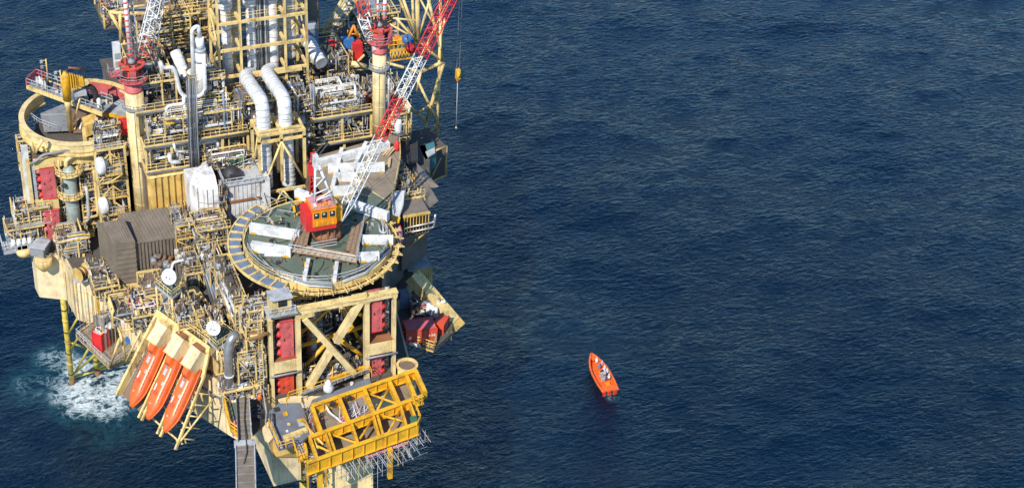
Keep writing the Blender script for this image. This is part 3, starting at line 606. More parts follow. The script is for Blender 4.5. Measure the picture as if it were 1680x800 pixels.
def redrack(u0, u1, v0, v1, y, lab, side, mat='red_faded'):
    a = PY(u0, v1, y); b_ = PY(u1, v0, y); z0 = PY((u0+u1)/2, v1, y).z; z1 = PY((u0+u1)/2, v0, y).z
    xs = (a.x, b_.x); g = thing('hull_fender', lab, 'red rack', ((xs[0]+xs[1])/2, y, z0), 'red riser racks in the corner frames')
    MB().box(xs[0], xs[1], y, y+1.4, z0, z1).build('rack_body', mat, g)
    MB().box(xs[0]-.08, xs[1]+.08, y-.06, y-.005, z1-.14, z1).build('edge_strip', 'red_bright', g)
    MB().box(xs[0]-.08, xs[1]+.08, y-.06, y-.005, z0, z0+.14).build('edge_strip', 'red_bright', g)
    n = 4; xx = xs[0] if side < 0 else xs[1]
    for k in range(n):
        z = z0+(z1-z0)*(k+.5)/n; MB().lathe((xx, y+.5, z), [(.1, -.2), (.42, -.05), (.52, .2), (.36, .42), (.2, .62)], 12, (side, -.25, 0)).build('valve_bulb', mat if k % 2 else 'red_bright', g)
        MB().lathe((xs[0]*.5+xs[1]*.5, y-.12, z), [(.34, 0), (.34, .1)], 12, (0, 1, 0)).build('round_hatch', mat, g)
        MB().box(xx+side*.55-.1, xx+side*.55+.1, y+.2, y+.5, z-.6, z+.5).build('actuator', 'dark', g)
    for k in range(3): tb(g, 'riser_pipe', ['grey_light', 'steel', 'grey'][k], (xx+side*(.75+.22*k), y+.9, z0-.3), (xx+side*(.75+.22*k), y+.9, z1+.4), .09, 6)
    for k in range(6): MB().box(xx+side*.7-.3*(side < 0), xx+side*.7+.3+.2*(side > 0), y+.8, y+.86, z0+(z1-z0)*k/6+.3, z0+(z1-z0)*k/6+.38).build('pipe_clamp', 'white', g)
    MB().box(xs[0]+.35, xs[0]+.55, y-.03, y-.003, (z0+z1)/2-.2, (z0+z1)/2+.2).build('stencil_mark', 'dark', g)
    return g
redrack(462, 481, 526, 586, FY+.5, 'upper red rack between the two left cream pillars of the front frame', -1)
redrack(461, 482, 612, 656, FY+.5, 'lower red rack at the foot of the left cream pillars of the front frame', -1, 'red')
redrack(609, 627, 484, 544, FY+.5, 'upper red rack between the two right cream pillars of the front frame', 1)
redrack(608, 626, 569, 618, FY+.5, 'lower red rack at the foot of the right cream pillars of the front frame', 1)
# ================================================================== yellow bridge in front
ZB = 33.4
br = thing('yellow_bridge', 'big yellow steel girder frame laid across the front of the platform', 'girder frame', P(600, 690, 32))
def yg(p, q, w=.45, h=1.2, z=ZB, name='girder', mat='yellow'): return MB().beam(P(*p, z), P(*q, z), w, h).build(name, mat, br)
def ig(p, q, h=1.5, z=ZB):    # plate girder with flanges and stiffeners
    a, b_ = P(*p, z), P(*q, z); g = MB().beam(a, b_, .16, h).build('plate_girder', 'yellow', br)
    for s_ in (1, -1): MB().beam(a+V3((0, 0, s_*h/2)), b_+V3((0, 0, s_*h/2)), .62, .1).build('flange', 'yellow', g)
    d = (b_-a); n = int(d.length/1.5); sd_ = V3((d.y, -d.x, 0)).normalized()
    for k in range(1, n): MB().obox(a+d*k/n, d.normalized()*.03, sd_*.28, V3((0, 0, h/2-.06))).build('stiffener', 'yellow', g)
    return g
ig((512, 671), (684, 612), 1.3); ig((509, 722), (694, 654), 1.3); ig((503, 768), (686, 702), 1.9)
yg((682, 612), (698, 648), .5, 1.2); yg((666, 617), (681, 653), .45, 1.0)
for a, c in (((512, 671), (527, 712)), ((556, 655), (573, 697)), ((597, 640), (614, 683)), ((638, 627), (656, 668))): yg(a, c, .5, 1.1, name='cross_girder')
for a, c in (((508, 718), (521, 757)), ((533, 710), (545, 750)), ((538, 708), (551, 747)), ((576, 695), (589, 735)), ((612, 682), (623, 722)), ((618, 680), (629, 719)), ((657, 667), (668, 707)), ((671, 661), (686, 700))): yg(a, c, .32, 1.0, name='cross_girder')
for a, c in (((602, 644), (652, 662)), ((640, 632), (616, 678)), ((545, 712), (585, 726)), ((582, 731), (610, 690)), ((630, 682), (668, 692)), ((634, 714), (656, 674)), ((512, 727), (545, 742)), ((495, 690), (530, 728)), ((498, 682), (521, 735))): tb(br, 'diagonal_tube', 'yellow' if a[0] > 500 else 'ochre', P(*a, ZB-.1), P(*c, ZB-.1), .16)
MB().prism(pl([(516, 673), (556, 660), (573, 700), (530, 716)], ZB-.8), ZB-1.0, ZB-.8).build('floor_plate', 'brown_deck', br)
MB().prism(pl([(558, 659), (597, 645), (612, 684), (575, 698)], ZB-.8), ZB-1.0, ZB-.8).build('floor_plate', 'grey_deck', br)
MB().prism(pl([(642, 630), (664, 622), (678, 652), (657, 660)], ZB-1.4), ZB-1.6, ZB-1.4).build('floor_plate', 'brown_deck', br)
MB().prism(pl([(512, 727), (680, 664), (690, 700), (520, 760)], ZB-1.9), ZB-2.1, ZB-1.9).build('floor_plate', 'brown_deck', br)
for u, v, r in ((545, 661, .45), (562, 655, .45), (573, 651, .4)):
    c = P(u, v, ZB+.1); MB().lathe(c+V3((.0, -.16, 0)), [(r, 0), (r, .14)], 16, (0, -1, 0)).build('round_hole_rim', 'dark', br)
MB().beam(P(517, 672, ZB+1), P(522, 690, ZB+1), .1).build('stair_rail', 'yellow', br)
rl(br, [P(684, 702, ZB+.7), P(690, 690, ZB+.7), P(676, 655, ZB+.7), P(692, 662, ZB+.7)], 'yellow', 1.0, 1, .06)
MB().prism(pl([(672, 683), (683, 680), (685, 692), (674, 695)], ZB+.8), ZB+.7, ZB+.78).build('green_hatch', 'green', br)
pp(br, 'white_hose', 'white', [P(535, 664, ZB), P(540, 676, ZB-.2), P(553, 685, ZB-.4), P(562, 694, ZB-.5)], .16, 8, 2)
for u, v in ((524, 752), (640, 726)): MB().box(*(lambda c: (c.x-.3, c.x+.3, c.y-.3, c.y+.3, c.z-6, c.z-1))(P(u, v, ZB))).build('support_post', 'yellow', br)
g = thing('scaffold_tube_pile', 'jumble of loose grey scaffold tubes lying inside the yellow bridge', 'scaffolding'); g.location = P(580, 680, ZB-.8); R = random.Random(21)
for i in range(70):
    u = R.uniform(553, 611); v = 694-(u-553)*.33+R.uniform(-9, 3); a = P(u, v, ZB-.7+R.uniform(0, .5)); an = R.uniform(-.4, 1.6)
    c = a+V3((math.cos(an)*R.uniform(.8, 2.6), math.sin(an)*R.uniform(.8, 2.6), R.uniform(0, .5))); tb(g, 'tube', R.choice(['grey_light', 'steel', 'grey', 'brown', 'pink', 'white']), a, c, .055, 5)
g = thing('scaffold_tube_pile', 'upright clamps and red brown tubes at the left end of the yellow bridge', 'scaffolding'); g.location = P(512, 690, ZB)
for i in range(46):
    a = P(R.uniform(503, 521), R.uniform(672, 712), ZB-.8); c = a+V3((R.uniform(-.8, .8), R.uniform(-.8, .8), R.uniform(.4, 1.6))); tb(g, 'tube', R.choice(['brown', 'grey_light', 'red_faded', 'grey', 'rust']), a, c, .06, 5)
g = thing('steel_bar_rack', 'bundle of long grey bars stacked on the grey floor of the yellow bridge', 'steel bars'); g.location = P(590, 665, ZB-.8)
for i in range(14): tb(g, 'bar', R.choice(['grey_light', 'steel', 'grey']), P(583+i*1.6, 655-i*.8, ZB-.6), P(596+i*1.2, 688-i*.6, ZB-.5), .07, 5)
# grey service deck with yellow rails
ZG = 33.0
gd = thing('service_deck', 'grey plated service deck with yellow railing left of the yellow bridge', 'deck', P(475, 700, ZG-.4))
MB().prism(pl([(441, 674), (457, 661), (493, 660), (500, 676), (510, 712), (497, 722), (466, 734), (457, 736), (441, 697)], ZG), ZG-.35, ZG).build('deck_plate', 'grey_deck', gd)
MB().prism(pl([(508, 665), (512, 655), (605, 619), (609, 629), (516, 668), (500, 676)], ZG), ZG-.3, ZG-.005).build('walkway_plate', 'grey_deck', gd)
rl(gd, [P(470, 664, ZG), P(474, 654, ZG), P(606, 610, ZG), P(610, 618, ZG)], 'yellow', 1.2, 1.2, .06)
rl(gd, [P(441, 697, ZG), P(458, 737, ZG), P(481, 730, ZG), P(490, 758, ZG), P(505, 752, ZG), P(502, 738, ZG)], 'yellow', 1.2, 1.2, .06)
for k in range(4): pp(gd, 'deck_pipe', ['slate_blue', 'grey_light', 'grey', 'dark'][k], [P(443+k*2.2, 678, ZG+.2), P(444+k*2.2, 698, ZG+.2), P(459+k*2.2, 735-k*.5, ZG+.2)], .09, 6)
MB().beam(P(466, 718, ZG+.25), P(503, 704, ZG+.25), .7, .35).build('cream_duct', 'cream', gd)
for (u, v, m, s) in ((468, 679, 'yellow', .3), (474, 696, 'cream', .2), (495, 692, 'yellow', .5), (471, 707, 'white', .15), (454, 672, 'dark', .35), (472, 722, 'cream', .2)):
    c = P(u, v, ZG); MB().box(c.x-s, c.x+s, c.y-s, c.y+s, ZG, ZG+.12+s*.2).build('deck_hatch', m, gd)
c = P(495, 694, ZG+.3); MB().box(c.x-.45, c.x+.45, c.y-.45, c.y+.45, ZG+.22, ZG+.3).build('grey_lid', 'grey_light', gd)
for k in range(7): MB().beam(P(484+k*1.2, 717+k*4.6, ZG-.1*k), P(493+k*1.2, 714+k*4.6, ZG-.1*k), .25, .08).build('stair_tread', 'grey_light', gd)
MB().slab([P(487, 722, ZG-.5), P(499, 718, ZG-.5), P(505, 750, ZG-.6), P(492, 755, ZG-.6)], (0, 0, -.3)).build('stair_landing', 'yellow', gd)
c = P(539, 641, ZG)
one('bulk_bag', MB().lathe(c, [(.5, 0), (.75, .3), (.7, .9), (.45, 1.3), (.5, 1.5), (.15, 1.9)], 9), 'white', 'white bulk bag standing on the grey walkway by the yellow railing', 'bag', c)
MB().lathe(P(577, 631, ZG), [(.25, 0), (.25, .4)], 10).build('white_bin', 'white', gd)
# footing, bottom box
ft = thing('corner_footing', 'cream trapezoid corner footing hanging below the grey service deck', 'hull footing', P(450, 760, 22))
a = P(449, 797, 23); b_ = P(494, 786, 23); c_ = P(407, 705, 23); 
top = [P(418, 712, 31), P(432, 706, 31), P(449, 747, 31), P(500, 752, 31)]
MB().prism([(c_.x, c_.y), (a.x, a.y), (b_.x, b_.y), (b_.x+3, b_.y+9), (c_.x+6, c_.y+6)], 23, 28.2).build('footing_box', 'cream_hull', ft)
MB().slab([P(449, 750, 28.2), P(500, 748, 28.2), P(503, 735, 31), P(452, 728, 31)], (0, 2, .1)).build('footing_top', 'ochre', ft)
MB().slab([P(407, 702, 28.25), P(449, 750, 28.25), P(440, 726, 31.5), P(428, 704, 31.5)], (1.5, 1.5, 0)).build('footing_shoulder', 'cream_hull', ft)
bx = thing('bottom_box', 'large cream box under the yellow bridge, reaching below the picture', 'hull box', P(570, 800, 18))
p0, p1 = P(521, 800, 20.5), P(612, 800-3, 20.5); dd = (p1-p0); dd.z = 0; nn = V3((-dd.y, dd.x, 0)).normalized()
MB().prism([tuple(q)[:2] for q in (p0, p1, p1+nn*9, p0+nn*9)], 17, 24.4).build('box_wall', 'cream_clean', bx)
for f in (.33, .66): MB().obox(p0.lerp(p1, f)+V3((0, 0, .2))-nn*.01, dd.normalized()*.035, nn*.03, V3((0, 0, 3.4))).build('weld_seam', 'cream', bx)
MB().prism([tuple(q)[:2] for q in (p0+nn*.3, p1+nn*.3, p1+nn*9, p0+nn*9)], 24.4, 24.6).build('box_lid', 'cream', bx)
pp(bx, 'roof_pipe', 'cream', [P(525, 752, 25.2), P(545, 746, 25.2), P(610, 722, 25.2)], .18)
plant('underdeck_pipework', 'yellow and grey pipes beneath the left end of the yellow bridge', 'pipework', P(505, 790, 24).x, P(522, 790, 24).x+1.2, P(505, 790, 24).y, P(505, 790, 24).y+2.5, 22.5, 30.5, 14, 12, 0, 'yellow', ('yellow', 'grey', 'brown', 'white'), 120, 2)
# scaffolding hanging beyond the front girder
sc = thing('hanging_scaffolding', 'thin grey scaffolding hanging below the front girder of the yellow bridge', 'scaffolding', P(620, 730, 30)); R = random.Random(77)
L0, L1 = P(540, 752, ZB-1.4), P(690, 700, ZB-1.2); dl = (L1-L0).normalized(); nl = V3((dl.y, -dl.x, 0))
for i in range(26):
    f = min(1, max(0, i/25+R.uniform(-.02, .02))); p = L0.lerp(L1, f); dep = 3.4 if f < .75 else 2.2; dn = R.uniform(1.2, 4.2) if f < .7 else R.uniform(.6, 2)
    for o in (0.2, dep*.6, dep):
        q = p+nl*o+V3((0, 0, -.5)); dn *= R.uniform(.45, 1.25)
        if R.random() < .75: tb(sc, 'upright', R.choice(['steel', 'grey_light', 'grey_light', 'cream']), q+V3((0, 0, .9)), q-V3((0, 0, dn)), .04, 4)
    tb(sc, 'transom', 'grey_light', p+nl*.1, p+nl*(dep+R.uniform(.1, 1.3))-V3((0, 0, R.uniform(0, .8))), .045, 4)
for o, z in ((.2, -.4), (2, -.5), (3.3, -.6), (2, -1.8), (3.2, -2.6)): tb(sc, 'ledger', 'steel', L0+nl*o+V3((0, 0, z)), L1+nl*min(o, 2.2)+V3((0, 0, z)), .045, 4)
MB().beam(L0.lerp(L1, .35)+nl*1.2-V3((0, 0, .5)), L0.lerp(L1, .8)+nl*1.2-V3((0, 0, .5)), 1.0, .1).build('scaffold_board', 'pink', sc)
for k in range(5):
    p = L0.lerp(L1, .5+k*.08)+nl*2.4; MB().beam(p, p+nl*(1.1+.3*(k % 3))+dl*.4-V3((0, 0, 1.0)), .13, .05).build('scaffold_board', 'steel', sc)
# ================================================================== gangway and landing
gw = thing('gangway_bridge', 'long grey covered gangway bridge running down past the bottom edge', 'gangway', P(402, 655, 33.5))
def qd(u0, u1, v, z): return P(u0, v, z), P(u1, v, z)
g0 = P(398, 652, 33.8); g1 = P(402, 728, 33.3); g2 = P(404, 812, 32.6)
d1 = (g1-g0); s1 = V3((d1.y, -d1.x, 0)).normalized()*-1
MB().beam(g0, g1, 1.7, .12).build('floor_plate', 'grey_clad', gw)
for s_ in (-1, 1): MB().beam(g0+s1*s_*.85+V3((0, 0, .3)), g1+s1*s_*.85+V3((0, 0, .3)), .12, .8).build('side_wall', 'grey_light' if s_ > 0 else 'grey_clad', gw)
d2 = (g2-g1); 
MB().beam(g1, g2+d2*.3, 2.4, .2).build('roof_plate', 'grey_clad', gw)
for s_ in (-1, 1): MB().beam(g1+s1*s_*1.2+V3((0, 0, .1)), g2+d2*.3+s1*s_*1.2+V3((0, 0, .1)), .14, .5).build('roof_edge', 'grey_light', gw)
MB().obox(g1+V3((0, 0, .1)), s1*1.4, d1.normalized()*.35, V3((0, 0, .35))).build('portal_frame', 'grey_light', gw)
for k in range(6): MB().obox(g1+d2*(.12+.16*k)+V3((0, 0, .12)), s1*1.1, d2.normalized()*.05, V3((0, 0, .04))).build('roof_rib', 'grey', gw)
for k in range(9): MB().obox(g0+d1*(.08+.1*k)+V3((0, 0, .1)), s1*.8, d1.normalized()*.04, V3((0, 0, .03))).build('floor_cleat', 'grey', gw)
pp(gw, 'cable', 'dark', [g0+V3((.4, 0, .25)), g0.lerp(g1, .5)+V3((.1, 0, .25)), g1+V3((.2, 0, .5)), g1.lerp(g2, .2)+V3((.25, 0, .25)), g1.lerp(g2, .4)+V3((-.2, 0, .25))], .08, 6)
for k in range(10): MB().obox(g1+d2*(.08*k)+s1*1.32, s1*.05, d2.normalized()*.2, V3((0, 0, .15))).build('lug', 'grey_light', gw)
ld = thing('gangway_landing', 'green landing platform with yellow railing at the top of the gangway', 'platform', P(400, 670, 31.6))
MB().prism(pl([(368, 652), (385, 640), (392, 700), (382, 712)], 32), 31.6, 32).build('floor_plate', 'green_deck', ld)
MB().prism(pl([(410, 655), (428, 650), (436, 690), (414, 712)], 32), 31.6, 32).build('floor_plate', 'dark', ld)
MB().prism(pl([(376, 690), (392, 686), (393, 712), (383, 713)], 32.03), 32, 32.03).build('floor_patch', 'pink', ld)
rl(ld, [P(392, 713, 32), P(379, 704, 32), P(366, 651, 32), P(388, 641, 32), P(420, 635, 32)], 'yellow', 1.3, 1, .09)
MB().beam(P(366, 651, 32), P(380, 706, 32), .3, .5).build('edge_beam', 'yellow', ld); MB().beam(P(380, 706, 32), P(394, 716, 32), .3, .5).build('edge_beam', 'yellow', ld)
for k, (u, v) in enumerate(((377, 648), (390, 642))): MB().lathe(P(u, v, 32.6), [(.3, 0), (.35, .5), (.3, .9)], 10, (1, .4, 0)).build('blue_drum', 'blue' if not k else 'white', ld)
g = thing('hose_coil', 'tangled black hoses on the dark floor right of the gangway', 'hoses', P(422, 672, 32)); R = random.Random(5)
for i in range(7):
    c = P(R.uniform(416, 427), R.uniform(662, 684), 32.3); r = R.uniform(.4, .9); MB().tube([c+V3((math.cos(t_)*r, math.sin(t_)*r, R.uniform(0, .3))) for t_ in [k*.5 for k in range(12)]], .09, 6).build('hose', 'rubber', g)
MB().lathe(P(426, 655, 32.5), [(.3, 0), (.35, .4), (.2, .9)], 10).build('orange_buoy', 'orange', g)
rl(ld, [P(432, 650, 32), P(438, 688, 32), P(436, 700, 32)], 'grey_light', 1.3, .9, .07)
# ================================================================== lifeboat station
TL, TR, BL, BR = P(268, 517, 34.5), P(352, 576, 34.5), P(198, 650, 25.5), P(290, 729, 25.5)
st = thing('lifeboat_station', 'cream sloping launch frame holding three orange lifeboats', 'launch frame', (TL+TR)/2)
e1 = ((TR-TL)+(BR-BL)).normalized(); e2 = ((BL-TL)+(BR-TR)).normalized(); e3 = e1.cross(e2).normalized()
if e3.z < 0: e3 = -e3
WD = ((TR-TL).length+(BR-BL).length)/2; LN = ((BL-TL).length+(BR-TR).length)/2
def S(a, b, c=0): return TL.lerp(TR, a).lerp(BL.lerp(BR, a), b)+e3*c     # across 0..1, down 0..1, out metres
print('STATION', round(WD, 1), round(LN, 1), [round(x, 2) for x in e2])
MB().slab([S(0, 0, 1.1), S(1, 0, 1.1), S(1, .30, .0), S(0, .30, .0)], -e3*.3).build('head_plate', 'cream_clean', st)
MB().slab([S(-.02, -.03, 1.6), S(1.02, -.03, 1.6), S(1.02, .05, 1.2), S(-.02, .05, 1.2)], -e3*2.2).build('head_beam', 'cream', st)
MB().beam(S(-.03, -.02, .6), S(-.03, 1.0, .2), .4, 1.1, e3).build('side_girder', 'cream', st)
MB().slab([S(-.02, .25, -.45), S(.34, .25, -.45), S(.34, 1.0, -.45), S(-.02, .98, -.45)], -e3*.12).build('backing_plate', 'brown', st)
for a in (.355, .41, .685, .74, 1.0): MB().beam(S(a, .25, .1), S(a, 1.05, -.1), .28, .34, e3).build('launch_rail', 'cream', st)
for b_ in (.45, .62, .8, .97):
    for a0_ in (.08, .41, .74): MB().beam(S(a0_+.0, b_, -.9), S(a0_+.27, b_, -.9), .22, .28, e3).build('cross_beam', 'cream', st)
for a in (.36, .69, .96): 
    for k in range(4): tb(st, 'bracing_tube', 'cream', S(a, .4+k*.15, -.2), S(a+.06, .5+k*.15, -1.4), .11, 6)
    tb(st, 'bracing_tube', 'cream', S(a, .98, -.2), S(a+.02, .75, -2.2), .1, 6)
tb(st, 'bracing_tube', 'cream', S(1.01, .95, -.3), S(1.14, .42, -1.5), .13, 8)
for k in range(5): tb(st, 'bracing_tube', 'cream', S(1.0, .45+k*.12, 0), S(1.06, .40+k*.12, -2.2), .1, 6)
rl(st, [S(.2, -.05, 1.6), S(1.02, -.05, 1.6)], 'cream', 1.1, 1.1, .05)
for i, lab in enumerate(('leftmost', 'middle', 'rightmost')):
    ac = .215+i*.33
    hd = thing('launch_hood', '%s cream boxy hood over the stern of a lifeboat' % lab, 'hood', S(ac, .12, 1), 'hoods over the lifeboats'); wd = WD*.085
    def H(a, b_, c): return S(ac, 0)+e1*a*wd+e2*b_+e3*c
    MB().hexa([H(-1, .8, .6), H(1, .8, .6), H(1, 3.7, .4), H(-1, 3.7, .4)], [H(-1, .8, 2.1), H(1, .8, 2.1), H(1, 3.7, 2.6), H(-1, 3.7, 2.6)]).build('hood_shell', 'cream_hull', hd)
    MB().hexa([H(-.9, -.1, .6), H(.9, -.1, .6), H(1, .78, .6), H(-1, .78, .6)], [H(-.9, -.1, 1.2), H(.9, -.1, 1.2), H(1, .78, 2.08), H(-1, .78, 2.08)]).build('hood_back', 'cream' if i < 1 else 'rust', hd)
    MB().beam(H(-1.02, 3.65, 2.62), H(1.02, 3.65, 2.62), .12, .12, e3).build('hood_lip', 'cream', hd); MB().beam(H(0, .9, 2.14), H(0, 3.6, 2.62), .06, .06, e3).build('seam', 'cream', hd)
    # the lifeboat: closed hull tapering to a pointed bow at the lower end
    lb_ = thing('freefall_lifeboat', '%s orange enclosed lifeboat hanging nose down in the launch frame' % lab, 'lifeboat', S(ac, .6, 1), 'orange lifeboats in the launch frame')
    L = LN*.75; W2 = WD*.098; st0 = 3.0
    def section(t): # t 0 stern, 1 bow
        w = W2*(.9+.1*min(t*3, 1)) if t < .72 else W2*max(.16, (1-.84*((t-.72)/.28)**1.6))
        h = 1.15*(1 if t < .55 else (1-.75*((t-.55)/.45)**2)); zc = .55+.25*(max(0, t-.6)/.4)
        return w, h, zc
    N, M_ = 18, 16; vs = []
    for i_ in range(N+1):
        t_ = i_/N; w, h, zc = section(t_)
        for k in range(M_):
            an = 2*math.pi*k/M_; ca, sa = math.cos(an), math.sin(an); ex = .72
            vs.append(S(ac, 0)+e1*(w*math.copysign(abs(ca)**ex, ca))+e2*(st0+L*t_)+e3*(zc+h*math.copysign(abs(sa)**(ex if sa > 0 else 1), sa)))
    fs = [(i_*M_+k, i_*M_+(k+1) % M_, (i_+1)*M_+(k+1) % M_, (i_+1)*M_+k) for i_ in range(N) for k in range(M_)]
    fs += [tuple(range(M_))[::-1], tuple(range(N*M_, (N+1)*M_))]
    m_ = MB(); m_.add(vs, fs, [True]*(N*M_)+[False, False]); hull = m_.build('hull', 'orange', lb_)
    def on(a, t_, c=0): w, h, zc = section(t_); return S(ac, 0)+e1*(a*w)+e2*(st0+L*t_)+e3*(zc+h*math.sqrt(max(0, 1-abs(a)**2.6))+c)
    rbm = MB(); 
    for sgn in (-1, 1):
        pts = [S(ac, 0)+e1*(sgn*(section(t_/14)[0]+.05))+e2*(st0+L*t_/14)+e3*(section(t_/14)[2]) for t_ in range(15)]
        MB().tube(pts, .09, 6).build('rubbing_strake', 'orange', hull)
    # canopy, coxswain dome, windows, hatch, ribs, grab lines
    c0 = S(ac, 0)+e2*(st0+L*.12)+e3*1.5
    MB().hexa([c0-e1*.75-e2*.9, c0+e1*.75-e2*.9, c0+e1*.8+e2*1.1-e3*.1, c0-e1*.8+e2*1.1-e3*.1], [c0-e1*.55-e2*.6+e3*.75, c0+e1*.55-e2*.6+e3*.75, c0+e1*.5+e2*.45+e3*.7, c0-e1*.5+e2*.45+e3*.7]).build('steering_dome', 'orange', lb_)
    MB().obox(c0+e2*.80+e3*.35, e1*.35, e2*.03+e3*.02, e3*.2).build('window', 'glass', lb_)
    MB().obox(on(.1, .30, .03), e1*.25, e2*.45, e3*.06).build('grey_hatch', 'grey_light', lb_); MB().obox(on(.0, .2, .05), e1*.12, e2*.5, e3*.05).build('grey_bracket', 'grey', lb_)
    MB().lathe(on(.42, .46, .0), [(.24, 0), (.24, .08), (.12, .1)], 14, tuple(e3)).build('white_ring', 'white', lb_); MB().lathe(on(.42, .46, .05), [(.12, 0), (.12, .08)], 12, tuple(e3)).build('ring_core', 'orange', lb_)
    for tt in [.3+.055*q for q in range(8)]:
        for sg in (-1, 1): MB().obox(on(sg*.72, tt, .0), e1*.06, e2*.13, e3*.07).build('porthole', 'glass', lb_)
    MB().obox(on(0, .62, .02), e1*.32, e2*.3, e3*.04).build('deck_hatch', 'red', lb_); MB().obox(on(0, .78, .02), e1*.1, e2*.1, e3*.14).build('bow_cleat', 'grey_light', lb_); MB().obox(on(-.35, .55, .02), e1*.1, e2*.5, e3*.02).build('reflective_strip', 'white', lb_)
    for tt in (.38, .5, .62, .74, .85):
        MB().tube([on(a_/6, tt, .015) for a_ in range(-6, 7)], .03, 5).build('hull_rib', 'orange', lb_)
    MB().tube([on(.86, q/14, .06) for q in range(2, 13)], .035, 5).build('grab_line', 'red_faded', lb_); MB().tube([on(-.86, q/14, .06) for q in range(2, 13)], .035, 5).build('grab_line', 'white', lb_)
    MB().lathe(S(ac, 0)+e2*(st0-.1)+e3*.9, [(.5, -.5), (.55, 0)], 12, tuple(e2)).build('stern_nozzle', 'orange', lb_)
    for a_ in (-.9, .9): tb(st, 'sling', 'dark', S(ac, 0)+e1*a_*W2+e2*(st0+L*.55)+e3*1.0, S(ac+(.15 if a_ > 0 else -.13), .62, .1), .04, 4)
# satellite dishes
def dish(u, v, z, r, lab, zb):
    c = P(u, v, z); g = thing('satellite_dish', lab, 'dish', (c.x, c.y, zb), 'white satellite dishes'); ax = _w((-.30, -.85, .42)).normalized()
    MB().lathe(c, [(.02, .02), (r*.5, .09), (r, .34), (r*1.02, .36), (r*1.02, .28), (r*.5, 0), (.02, -.1)], 28, tuple(ax), False).build('reflector', 'white', g)
    tb(g, 'mast', 'white', (c.x-ax.x*.3, c.y-ax.y*.3, zb), c-ax*.3, .16, 8); u_ = ax.orthogonal().normalized(); w_ = ax.cross(u_)
    for k in range(3): tb(g, 'feed_strut', 'grey_light', c+(u_*math.cos(k*2.1)+w_*math.sin(k*2.1))*r*.9+ax*.3, c+ax*1.05, .03, 4)
    MB().lathe(c+ax*1.0, [(.1, 0), (.12, .12), (.04, .2)], 8, tuple(ax)).build('feed_horn', 'grey', g); MB().obox(c-ax*.35, u_*.3, w_*.3, ax*.25).build('mount', 'grey_light', g)
def mast_house(lab, poly, z, zb, seed):
    g = thing('dish_platform', lab, 'platform', P(*poly[0], z)-V3((0, 0, z-zb))); pts = pl(poly, z)
    MB().prism(pts, z-.3, z).build('floor_plate', 'green_deck', g); q = [V3((*p, z)) for p in pts]; rl(g, q+[q[0]], 'cream', 1.1, 1.0, .055)
    for p in pts: tb(g, 'post', 'cream', (*p, zb), (*p, z-.3), .15, 8)
    for i in range(len(pts)):
        p, q_ = pts[i], pts[(i+1) % len(pts)]; MB().beam((*p, z-.2), (*q_, z-.2), .2, .35).build('edge_beam', 'grey_light', g)
    return g, pts
mast_house('green floored platform with cream railing under the upper satellite dish', [(256, 467), (282, 488), (297, 476), (275, 458)], 39, 31, 1)
dish(279, 453, 41.2, 1.12, 'upper left round white satellite dish facing the camera', 39)
mast_house('green floored platform with cream railing under the lower satellite dish', [(338, 553), (356, 571), (384, 552), (362, 536)], 36.6, 31, 2)
dish(352, 537, 39, 1.02, 'lower right round white satellite dish above the lifeboat station', 36.6)
# ================================================================== small cargo deck, lower left
cdk = thing('cargo_deck', 'small brown cargo deck with railing hung off the left hull', 'deck', P(170, 560, 22.6)); cp_ = [(126, 550), (176, 512), (212, 560), (222, 578), (180, 602)]
MB().prism(pl(cp_, 23), 22.6, 23).build('deck_plate', 'brown_deck', cdk)
rl(cdk, [P(176, 512, 23), P(126, 550, 23), P(180, 602, 23), P(222, 578, 23)], 'grey_light', 1.2, 1, .06)
for i, (p, q) in enumerate(zip(cp_, cp_[1:]+cp_[:1])): MB().beam(P(*p, 22.7), P(*q, 22.7), .3, .6).build('edge_beam', 'cream', cdk)
for a, c in (((172, 603), (195, 548)), ((215, 575), (196, 540)), ((195, 540), (240, 532)), ((240, 532), (205, 595)), ((180, 600), (190, 640))): pass
R = random.Random(8)
for a, za_, c, zc_ in (((180, 602), 23, (196, 555), 30), ((197, 546), 30, (207, 590), 25), ((197, 543), 30, (258, 530), 31), ((207, 592), 25, (232, 540), 31), ((197, 546), 30, (180, 500), 32), ((232, 540), 31, (226, 585), 25)): tb(cdk, 'hanger_tube', 'cream', P(*a, za_), P(*c, zc_), .17, 8)
for q in cp_[:1]+cp_[3:]: tb(cdk, 'under_brace', 'leg_yellow', P(*q, 22.6), P(q[0]+14, q[1]-4, 17), .15, 8)
